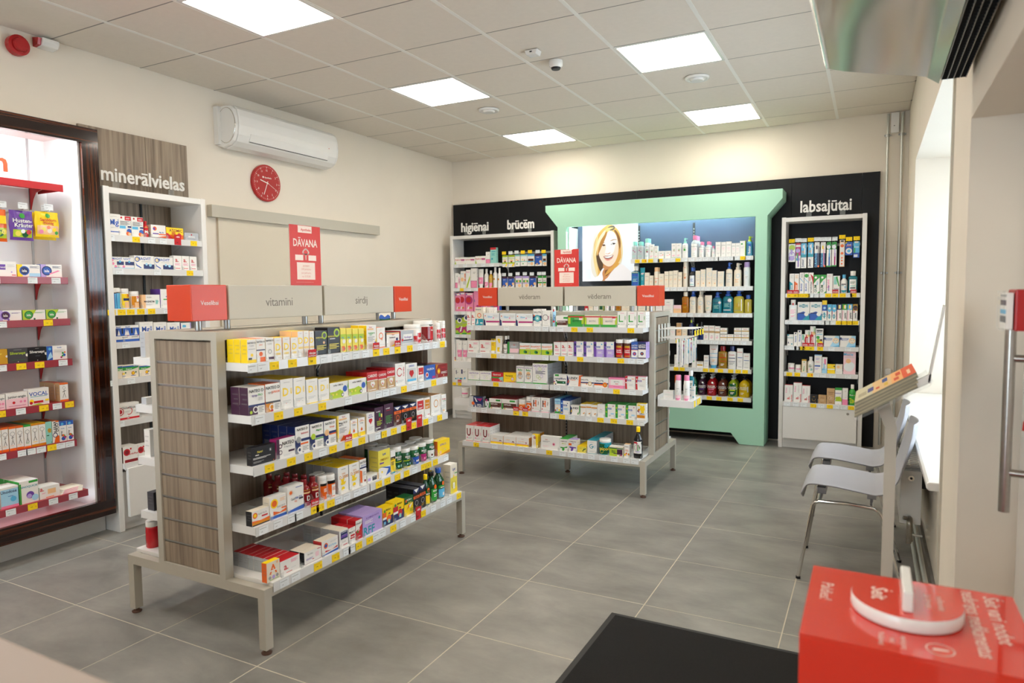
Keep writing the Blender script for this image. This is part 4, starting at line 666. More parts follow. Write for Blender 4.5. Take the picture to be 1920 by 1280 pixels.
foot = [(-2.965, .004), (-2.75, .004), (-2.67, .108), (-1.165, .108), (-1.088, .004), (-.865, .004), (-.865, .345), (-2.965, .345)]
W_(G().prism(foot, 6.74, 6.79, 'Y', M['mint']), 'base_front')
for a, b in ((-2.965, -2.915), (-.915, -.865)): W_(G().box(a, 6.79, .004, b, 7.045, .345, M['mint']), 'base_side')
W_(G().box(-2.87, 6.76, .325, -.968, 7.045, .34, M['black']), 'base_deck')
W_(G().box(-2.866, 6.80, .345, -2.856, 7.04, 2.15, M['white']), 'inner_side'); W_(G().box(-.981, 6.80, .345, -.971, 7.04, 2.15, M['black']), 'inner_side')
W_(G().box(-2.855, 7.036, 1.80, -.985, 7.044, 2.345, M['lit_black']), 'upper_back_lit_tint')  # added board: its blue-grey colour imitates cool light on the black back
area('crown_fill_lamp', (-1.92, 6.83, 2.30), (math.radians(42), 0, 0), 1.8, .03, 10, (.74, .87, 1.0))  # added fill light, brightens the back beyond what the LED tube gives
W_(G().tube([(-2.75, 6.825, 2.26), (-1.05, 6.825, 2.26)], .012, M['ledcool'], n=10), 'led_tube')
W_(G().tube([(-2.845, 6.83, .7), (-2.845, 6.83, 2.1)], .008, M['ledcool'], n=8), 'led_tube')
for x in (-2.168, -1.60):
    g = G(); g.box(x-.012, 7.035, .35, x+.012, 7.046, 2.15, M['dark'])
    for k in range(60): g.box(x-.005, 7.033, .37+k*.029, x+.005, 7.035, .385+k*.029, M['slot'])
    W_(g, 'slotted_upright', kind='stuff')
MT, MD = TD['M']
for i, z in enumerate([1.790, 1.505, 1.250, .988, .715, .443]):
    o2 = Vector((-1.92, 6.91))
    for a, b in (((-2.175, -1.607), (-1.600, -.99)) if i < 6 else ()):
        x0, x1 = a+1.92, b+1.92
        if i >= 1 and a == -2.175: x0 = -2.85+1.92 if i >= 2 else x0
        shelf(t, x0, x1, -.13, .13, z, [q for q in MT[i] if x0 <= q[0] < x1], [q for q in MD[i] if x0 <= q < x1])
# backlit portrait panel
lb = thing('portrait_light_box', 'backlit portrait poster of a smiling blonde woman in the cabinet', 'light box', (-2.463, 6.94, 1.58))
LBW, LBH = .572, .60
obj('frame', G().box(-LBW/2, -.035, 0, LBW/2, .09, LBH, M['acw']), lb)
g = G()
def cm(pts, n=5):
    out = []; k = len(pts)
    for i in range(k):
        p0, p1, p2, p3 = (Vector(pts[(i+j-1) % k]) for j in range(4))
        for s in range(n):
            u = s/n; out.append(.5*((2*p1)+(p2-p0)*u+(2*p0-5*p1+4*p2-p3)*u*u+(3*p1-p0-3*p2+p3)*u**3))
    return out
from mathutils.geometry import tessellate_polygon
_ly = [0]
def LP(h, *c, sm=True):
    pts = [(c[i], c[i+1]) for i in range(0, len(c), 2)]; pts = cm(pts) if sm else [Vector(p) for p in pts]
    _ly[0] += 1; y = -.0355-.00012*_ly[0]
    q = [((min(max(p.x, 256), 1262)-255)/1007*LBW-LBW/2, y, min(max((1150-p.y)/1045, .002), .998)*LBH) for p in pts]
    tr = tessellate_polygon([[Vector((a[0], a[2], 0)) for a in q]])
    fs = []
    for a, b_, c_ in tr:
        ar = (q[b_][0]-q[a][0])*(q[c_][2]-q[a][2])-(q[c_][0]-q[a][0])*(q[b_][2]-q[a][2]); fs.append((a, b_, c_) if ar > 0 else (a, c_, b_))
    g.mesh(q, fs, M['backlit'], srgb(h))
LP('eef3f8', 255, 100, 1262, 100, 1262, 1150, 255, 1150, sm=False)
LP('dfe6ea', 255, 935, 420, 930, 420, 1150, 255, 1150, sm=False)
LP('e3dccb', 700, 130, 560, 190, 480, 350, 455, 560, 425, 760, 440, 980, 520, 1100, 610, 1150, 700, 1150, 900, 940, 1010, 850, 1040, 640, 1020, 350, 960, 210, 870, 120)   # pale outer hair
LP('dcab5c', 720, 150, 590, 260, 500, 430, 480, 620, 500, 850, 540, 1000, 600, 1130, 640, 1140, 700, 1000, 880, 930, 1000, 800, 1010, 500, 985, 300, 900, 180, 800, 130)   # golden hair
LP('e9cf8f', 560, 300, 500, 480, 470, 640, 480, 800, 520, 980, 560, 1080, 560, 900, 540, 700, 560, 500)
LP('5a4430', 600, 400, 545, 560, 530, 700, 560, 860, 620, 980, 680, 920, 640, 760, 590, 620)                                     # shaded hair beside the neck
LP('c88a58', 660, 900, 640, 1150, 720, 1150, 800, 1020, 900, 900, 880, 820, 700, 830)                                          # neck
LP('8a5c36', 700, 960, 720, 1060, 790, 1010, 850, 930, 800, 940)
LP('f7dcc4', 610, 420, 580, 640, 620, 760, 690, 850, 780, 888, 860, 850, 920, 760, 960, 620, 950, 430, 900, 300, 820, 240, 720, 260)   # face
LP('fdf3ea', 700, 300, 650, 440, 720, 520, 700, 650, 760, 700, 860, 640, 900, 520, 930, 420, 880, 290, 790, 260)
LP('8a5e34', 880, 250, 925, 330, 950, 430, 975, 560, 965, 640, 1000, 520, 995, 400, 950, 290, 900, 230)                           # hair right, dark
LP('6f6350', 770, 170, 750, 225, 840, 235, 890, 205, 870, 150)                                                                  # parting shade
LP('e8c07a', 760, 190, 660, 260, 590, 400, 545, 560, 540, 680, 580, 600, 650, 450, 720, 320, 790, 230, 870, 190)                   # fringe
LP('b9803f', 730, 250, 640, 360, 590, 500, 560, 640, 555, 690, 620, 560, 690, 420, 740, 300)
LP('f1e0b8', 700, 230, 600, 340, 540, 480, 510, 610, 500, 700, 550, 560, 620, 410, 700, 290)
LP('d9a24e', 960, 660, 930, 760, 850, 880, 760, 950, 700, 1050, 800, 990, 920, 890, 1000, 790, 1010, 640, 990, 560)               # hair right falling on the shoulder
LP('ead29a', 1000, 400, 1020, 560, 1015, 720, 960, 830, 1010, 800, 1045, 660, 1030, 450)
LP('efe9e6', 840, 980, 760, 1080, 730, 1152, 1262, 1152, 1262, 1060, 1120, 920, 1020, 850, 930, 900)                              # white clothes
LP('f4f4f6', 640, 1152, 650, 1000, 685, 920, 640, 940, 560, 1060, 430, 1100, 330, 1152)
LP('7a5a4a', 648, 492, 680, 482, 715, 498, 690, 512, 662, 512); LP('3a2c28', 672, 488, 690, 486, 700, 498, 686, 506, 672, 502)   # eyes
LP('5f4a44', 815, 490, 850, 462, 905, 470, 890, 488, 850, 494); LP('eef0f2', 825, 487, 842, 472, 858, 478, 850, 490); LP('2c2426', 852, 468, 874, 462, 884, 474, 868, 486, 854, 482)
LP('a87a4c', 800, 430, 850, 402, 910, 400, 930, 412, 880, 410, 830, 424); LP('a87a4c', 640, 462, 670, 448, 700, 455, 680, 460)      # brows
LP('dba98c', 715, 640, 740, 654, 770, 648, 805, 632, 800, 650, 765, 664, 725, 658)                                              # nose
LP('c9806e', 672, 705, 720, 690, 800, 690, 862, 680, 858, 712, 830, 752, 770, 778, 715, 758)                                    # lips
LP('3f2622', 680, 705, 740, 700, 858, 684, 850, 706, 800, 738, 740, 742, 700, 725); LP('fffaf2', 690, 706, 760, 702, 852, 687, 838, 706, 790, 730, 740, 732, 706, 722)   # smile
LP('e9a79c', 700, 745, 760, 768, 820, 748, 800, 775, 750, 785, 715, 770)
obj('portrait_print', g, lb)

# ---------------------------------------------------------------- ebony-framed lit display, left
t = thing('framed_display', 'brightly lit display with dark ebony frame and red shelves', 'display cabinet', (-4.29, 1.9, 0), math.pi/2)
FY0, FY1 = .75, 2.552
W2 = lambda nm, g, **k: part(nm, g, t, **k)
W2('frame_stile', G().box(-4.13, FY1-.095, .225, -4.10, FY1, 2.36, M['ebony'])); W2('frame_stile', G().box(-4.13, FY0, .225, -4.10, FY0+.095, 2.36, M['ebony']))
W2('frame_rail', G().box(-4.13, FY0, 2.36, -4.10, FY1, 2.45, M['ebonyh'])); W2('frame_rail', G().box(-4.13, FY0, .132, -4.10, FY1, .225, M['ebonyh']))
W2('cabinet_side', G().box(-4.47, FY1-.012, .13, -4.13, FY1-.001, 2.44, M['ebony']))
W2('inner_side', G().box(-4.47, FY1-.106, .2, -4.13, FY1-.095, 2.4, M['white'])); W2('inner_side', G().box(-4.47, FY0+.09, .2, -4.13, FY0+.10, 2.4, M['white']))
xs = [FY0+.09, 1.36, 1.96, 2.35, FY1-.10]
for a, b in zip(xs, xs[1:]): W2('back_panel', G().box(-4.475, a+.002, .2, -4.462, b-.002, 2.4, M['acw']))
W2('floor_board', G().box(-4.47, FY0+.09, .19, -4.13, FY1-.10, .205, M['acw'])); W2('top_board', G().box(-4.47, FY0+.09, 2.40, -4.13, FY1-.10, 2.41, M['acw']))
W2('plinth', G().box(-4.45, FY0, 0, -4.236, FY1+.012, .132, M['acw']))
W2('led_tube', G().tube([(-4.16, FY0+.15, 2.385), (-4.16, FY1-.15, 2.385)], .010, M['ledcool'], n=8))
area('display_strip_lamp', (-4.165, (FY0+FY1)/2, 2.372), (0, math.radians(-12), 0), .04, 1.5, 9, (.72, .88, 1.0))
area('display_strip_lamp', (-4.145, (FY0+FY1)/2, .232), (0, math.radians(150), 0), .03, 1.5, 1.8, (.72, .88, 1.0))
area('display_strip_lamp', (-4.155, FY0+.13, 1.3), (math.radians(90), 0, math.radians(48)), .03, 2.0, 7, (.72, .88, 1.0))
for y in (1.36, 1.96, 2.35):
    g = G(); g.box(-4.462, y-.006, .21, -4.458, y+.006, 2.4, M['slot']); W2('slotted_upright', g)
sh = t
for i, z in enumerate([2.113, 1.577, 1.335, 1.097, .847, .611, .318]):
    T = [] if i == 0 else TD['L'][0][i-1]; DV = [] if i == 0 else TD['L'][1][i-1]
    yf = -.19+.10 if i < 6 else -.17; x1 = .495 if i < 6 else .50
    s = shelf(sh, -1.0, x1, yf, .165, z, T, DV, 'redsteel', 'redsteel' if i in (0,) else 'railred', bracket=False)
    for x in (-.54, .06, .45): obj('bracket', G().prism([(.165, z-.006), (yf+.05, z-.006), (.11, z-.035), (.14, z-.07), (.165, z-.13)], x-.003, x+.003, 'X', M['redsteel']), s)
obj('hook_bar', G().box(-.9, .13, 1.955, .45, .14, 1.975, M['rail']), sh)
g = G(); g.text('imunitātem', (.275, .05, 2.225), (1, 0, 0), (0, 0, 1), .15, M['red'], anchor=1, depth=.008, bold=.03)
obj('letters', g, thing('lettered_sign', 'red raised letters ending in m above red shelves', 'sign', (-4.29, 1.9, 0), math.pi/2))

# ---------------------------------------------------------------- mineral rack, left
t = thing('mineral_rack', 'white wall rack with wood back beside the dark frame', 'shelf rack', (-4.28, 2.92, 0), math.pi/2)
wall_unit(t, -.35, .365, -.18, .14, 2.128, .40, 'white', 'wood')
obj('back_board', G().box(-.285, .145, .0, .16, .165, 2.545, M['wood']).box(.163, .145, 0, .515-.03, .165, 2.545, M['wood']), t)
obj('slotted_upright', G().box(.10, .138, .42, .115, .145, 2.09, M['dark']), t)
lshelves(t, 'R', -.312, .328, (-.175,)*6+(-.20,), .135, [1.838, 1.636, 1.385, 1.180, .953, .693, .425])
d = obj('drawer_front', G().box(-.30, -.215, .09, .32, -.19, .395, M['white']), t)

# ---------------------------------------------------------------- end shelves and hooks on the far island
def end_shelf(x0, x1, y0, y1, z, lab, lip):
    t = thing('end_shelf', lab, 'shelf', ((x0+x1)/2, (y0+y1)/2, z-.05)); g = G()
    g.box(x0, y0, z-.008, x1, y1, z, M['shelf']); g.box(x0, y0, z-lip, x1, y0+.003, z-.008, M['shelf']); g.box(x0, y1-.003, z-lip, x1, y1, z-.008, M['shelf'])
    part('tray', g, t); e = x1 if x1 > -2 else x0; s = 1 if x1 > -2 else -1
    g = G(); g.box(e, y0, z-lip, e+s*.003, y1, z, M['rail']); part('price_rail', g, t)
    part('wall_clip', G().box((x0 if s > 0 else x1)-s*.006, y0+.02, z-.03, (x0 if s > 0 else x1)-s*.001, y1-.02, z+.03, M['shelf']), t)
    if s > 0:
        for k, yy in enumerate((5.03, 5.13, 5.19)): part('price_tag', G().box(e+.0031, yy-.022, z-lip+.004, e+.0045, yy+.022, z-.002, M['paper'], PALC['y']), t)
end_shelf(-1.386, -1.13, 4.97, 5.27, .665, 'small white shelf clipped to right end of far island', .05)
end_shelf(-3.165, -2.95, 4.97, 5.27, .885, 'upper small white shelf on left end of far island', .06)
end_shelf(-3.165, -2.95, 4.97, 5.27, .568, 'lower small white shelf on left end of far island', .06)
for k in range(4):
    y = 5.00+k*.085
    t = thing('display_hook', 'white wire hook on far island end, %s from the front' % ('first', 'second', 'third', 'fourth')[k], 'hook', (-1.39, y, 1.13), 0, 'wire hooks on the island end')
    g = G(); g.tube([(0, 0, .055), (.27, 0, .062), (.275, 0, .05)], .0028, M['acw'], n=6); obj('upper_wire', g, t); obj('lower_wire', G().tube([(0, 0, -.01), (.22, 0, -.006), (.24, 0, .01)], .003, M['acw'], n=6), t)
    obj('back_plate', G().box(-.001, -.014, -.04, .006, .014, .09, M['acw']), t)
    obj('price_tag', G().box(.268, -.02, .01, .2695, .02, .05, M['paper'], PALC['y']), t)

# ---------------------------------------------------------------- grey shell chairs
def chair_parts(t):
    prof = [(-.248, .405), (-.258, .425), (-.248, .444), (-.21, .462), (-.12, .462), (0, .448), (.075, .438), (.120, .450), (.155, .485), (.188, .54), (.215, .61), (.238, .69), (.255, .765), (.262, .815)]
    hw = [.165, .185, .20, .218, .228, .232, .232, .23, .226, .222, .216, .208, .195, .150]; N = 12; v = []
    dense = []; dh = []
    for i in range(len(prof)-1):
        for s in range(3): f = s/3; dense.append((prof[i][0]*(1-f)+prof[i+1][0]*f, prof[i][1]*(1-f)+prof[i+1][1]*f)); dh.append(hw[i]*(1-f)+hw[i+1]*f)
    dense.append(prof[-1]); dh.append(hw[-1]); K = len(dense)
    for i, ((x, z), h) in enumerate(zip(dense, dh)):
        for j in range(N+1):
            s = 2*j/N-1; back = max(0, min(1, (z-.47)/.15)) if x > .1 else 0
            v.append((x-.030*back*s*s, s*h, z+(1-back)*.028*abs(s)**3*(1 if x > -.24 else 0)))
    g = G(); g.mesh(v, [(i*(N+1)+j, i*(N+1)+j+1, (i+1)*(N+1)+j+1, (i+1)*(N+1)+j) for i in range(K-1) for j in range(N)], M['chair'], None, True)
    o = obj('shell_seat', g, t); m = o.modifiers.new('thick', 'SOLIDIFY'); m.thickness = .007; m2 = o.modifiers.new('smooth', 'SUBSURF'); m2.levels = m2.render_levels = 1
    for s in (-1, 1):
        y = s*.20; pts = [(-.262, s*.235, .008), (-.205, y, .375), (-.195, y, .392), (-.175, y, .400), (-.05, y, .404), (.065, y, .396), (.088, y, .385), (.102, y, .365), (.20, s*.225, .008)]
        obj('leg_loop', G().tube(pts, .0095, M['chrome'], n=12), t)
        for x, yy in ((-.2625, s*.2355), (.2005, s*.2255)): obj('foot_cap', G().tube([(x, yy, 0), (x, yy, .012)], .0115, M['dark'], n=12), t)
    for x in (-.17, .06): obj('cross_bar', G().tube([(x, -.20, .401), (x, .20, .401)], .008, M['chrome'], n=10), t)
    for x in (-.17, .06): obj('seat_mount', G().prism([(-.07, .405), (.07, .405), (.10, .445), (-.10, .445)], x-.02, x+.02, 'X', M['chair']), t)
t = thing('shell_chair', 'grey shell chair with chrome legs, nearer one beside radiator', 'chair', (-.035, 3.925, 0), 0, 'grey chairs along the window'); chair_parts(t)
t2 = add('shell_chair', None, None, (-.045, 4.54, 0), 0, label='grey shell chair with chrome legs, farther one beside radiator', category='chair', group='grey chairs along the window')
for ch in list(t.children):
    c = ch.copy(); COL.objects.link(c); c.parent = t2

# ---------------------------------------------------------------- newspaper stand
t = thing('newspaper_stand', 'pale lectern stand holding free newspapers by the window', 'stand', (.07, 2.45, 0))
part('post', G().box(.048, 2.43, .012, .080, 2.47, 1.03, M['beige']), t); part('foot_plate', G().box(-.06, 2.3, 0, .2, 2.6, .012, M['beige']), t)
part('neck', G().prism([(.048, 1.03), (.080, 1.03), (.058, 1.108), (.022, 1.09)], 2.43, 2.47, 'Y', M['beige']), t)
part('tray', G().prism([(-.035, 1.062), (.158, 1.180), (.165, 1.195), (.163, 1.20), (.15, 1.188), (-.038, 1.068)], 2.32, 2.60, 'Y', M['clear']), t)
g = G(); _q = [(.152, 1.190), (.157, 1.188), (.190, 1.41), (.185, 1.412)]
g.mesh([(x+(y-2.33)*.069, y, z) for y in (2.33, 2.57) for x, z in _q], [(3, 2, 1, 0), (4, 5, 6, 7), (0, 1, 5, 4), (1, 2, 6, 5), (2, 3, 7, 6), (3, 0, 4, 7)], M['acw']); part('header_panel', g, t)
part('end_bracket', G().prism([(.118, 1.165), (.160, 1.188), (.160, 1.215), (.122, 1.192)], 2.33, 2.345, 'Y', M['acw']), t)
for k in range(9):
    nt = thing('newspaper', 'folded free newspaper, %s from the top of the stand stack' % ('second', 'third', 'fourth', 'fifth', 'sixth', 'seventh', 'eighth', 'ninth')[7-k] if k < 8 else 'topmost folded newspaper with orange front page on the stand', 'newspaper', (.05, 2.45, 1.12), 0, 'newspapers stacked on the stand')
    b = .0052*k; dx = .128-(k % 3)*.002; g = G(); cx = srgb('b9ae90') if k % 2 else srgb('8f8a76')
    p0 = Vector((-.036, 1.071+b)); p1 = Vector((dx, 1.172+b)); nn = Vector((-.0022, .0042))
    g.prism([tuple(p0), tuple(p1), tuple(p1+nn), tuple(p0+nn)], 2.325+.001*(k % 2), 2.595, 'Y', M['paper'], cx)
    part('folded_pages', g, nt)
    if k == 8:
        g = G(); U_ = (p1-p0); 
        def NP(a0, b0, a1, b1, c): 
            q = [];
            for a, b2 in ((a0, b0), (a0, b1), (a1, b1), (a1, b0)): r = p0+U_*a+nn*1.12; q.append((r.x, 2.325+.27*b2, r.y))
            g.face(q[::-1] if True else q, M['paper'], c)
        NP(0, 0, .30, 1, srgb('c9c2a0')); NP(.30, 0, .62, 1, srgb('e0bb84')); NP(.62, 0, .80, 1, srgb('f0b070')); NP(.80, 0, 1, 1, srgb('dd5a30'))
        _b = nn; nn = Vector((-.0024, .0046))
        NP(.22, .25, .32, .6, srgb('4a4a86')); NP(.36, .2, .42, .35, srgb('c9452a')); NP(.47, .5, .56, .85, srgb('41518a')); NP(.50, .15, .56, .4, srgb('d8b23a')); NP(.66, .15, .74, .4, srgb('d2532c')); NP(.70, .5, .78, .8, srgb('d2532c'))
        NP(.06, .2, .2, .5, srgb('a9a184')); NP(.88, .2, .93, .6, srgb('f0c8a0'))
        part('front_page', g, nt)

# ---------------------------------------------------------------- red medicine return bin with turning disc
BX0, BX1, BY0, BY1, BZ = -.092, .241, 1.183, 1.497, .9
t = thing('return_bin', 'glossy red medicine return bin with round turning lid at lower right', 'collection bin', ((BX0+BX1)/2, (BY0+BY1)/2, 0))
bevel(part('body', G().box(BX0, BY0, 0, BX1, BY1, BZ-.004, M['redgloss']), t), .002)
part('top_plate', G().box(BX0, BY0, BZ-.004, BX1, BY1, BZ, M['redgloss']), t)
cx, cy = .066, 1.345
d = part('turning_disc', G().lathe([(.085, .002), (.086, .004), (.086, .023), (.085, .024)], M['acw'], (cx, cy, BZ), n=48), t)
def sub(nm, g): 
    L_ = Vector((0, 0, 0)); o = obj(nm, g, d); o.location = (0, 0, 0); return o
sub('disc_top', G().lathe([(.085, .0241), (.085, .0246)], M['redgloss'], (cx, cy, BZ), n=48))
bevel(sub('grip', G().box(cx-.008, cy-.062, BZ+.0246, cx+.008, cy+.062, BZ+.060, M['acw'])), .003)
W = srgb('f8d8cc')
def BT(s, x, y, h, z, mw=None, bold=0):
    q = G(); q.text(s, (x, y, z), (0, -1, 0), (1, 0, 0), h, M['card'], W, maxw=mw, bold=bold)
    if z > BZ+.01: o = obj('printed_wording', q, d)
    else: part('printed_wording', q, t)
BT("Paldies!", -.060, 1.375, .030, BZ+.0006, .078, .005)
BT('Šeit vari nodot', .205, 1.38, .034, BZ+.0006, .19, .01); BT('nederīgos medikamentus', .172, 1.355, .034, BZ+.0006, .26, .01)
for k in range(4): BT(('Lūdzu', 'pagriez', 'disku', 'līdz galam')[k], .020+k*.016, 1.462, .013, BZ+.0006, .03)
for k in range(3): BT(('Medikamenti', 'bez', 'iepakojuma')[k], .028+k*.016, 1.222, .013, BZ+.0006, .045)
n = 30
for yy, xx in ((1.222, .108), (1.462, .108)):
    g = G()
    for k in range(n):
        a, b = 2*math.pi*k/n, 2*math.pi*(k+1)/n
        g.face([(xx+.018*math.cos(a), yy+.018*math.sin(a), BZ+.0006), (xx+.020*math.cos(a), yy+.020*math.sin(a), BZ+.0006), (xx+.020*math.cos(b), yy+.020*math.sin(b), BZ+.0006), (xx+.018*math.cos(b), yy+.018*math.sin(b), BZ+.0006)], M['card'], W)
    g.face([(xx-.010, yy-.006, BZ+.0007), (xx+.012, yy-.002, BZ+.0007), (xx+.012, yy+.004, BZ+.0007), (xx-.010, yy+.002, BZ+.0007)], M['card'], W)
    part('round_pictogram', g, t)
BT('Šeit', cx-.040, cy, .036, BZ+.0252, .06, .03); BT('Lai izmestu', cx+.034, cy-.0, .015, BZ+.0252, .06); BT('medikamentus', cx+.052, cy, .015, BZ+.0252, .06)
# ---------------------------------------------------------------- keys, red leaflet box, wall dispenser by the door
t = thing('key_set', 'key in the door lock with orange tag hanging behind handle', 'keys', (XR+.15, 2.16, 1.16))
obj('key', G().box(-.05, -.002, -.006, -.008, .002, .012, M['brass']).box(-.01, -.002, -.003, .004, .002, .004, M['brass']), t)
g = G(); g.tube([(-.045+.008*math.cos(a), 0, -.018+.012*math.sin(a)) for a in [k*math.pi/6 for k in range(13)]], .0012, M['chrome'], n=6); obj('key_ring', g, t)
obj('key_tag', G().prism([(-.058, -.065), (-.038, -.07), (-.034, -.045), (-.045, -.03), (-.056, -.042)], -.0015, .0015, 'Y', M['redsteel']), t)
t = thing('leaflet_box', 'dark red box with clear leaflet pocket, cut by right picture edge', 'box', (.36, 2.0, 1.36))
bevel(part('box', G().box(.293, 1.93, 1.362, .405, 2.03, 1.458, M['redsteel']), t), .003)
o = part('leaflet_pocket', G().box(.270, 1.935, 1.361, .274, 2.028, 1.455, M['clear']).box(.274, 1.935, 1.361, .292, 2.028, 1.364, M['clear']), t)
g = G(); g.box(.277, 1.94, 1.366, .290, 2.024, 1.450, M['paper'], PALC['w'])
for a, b, c in ((.015, .03, 'd'), (.055, .067, 'P'), (.035, .045, 's'), (.075, .08, 'a')): g.box(.2762, 1.945, 1.366+a, .277, 2.018, 1.366+b, M['paper'], PALC[c])
part('leaflets', g, t)
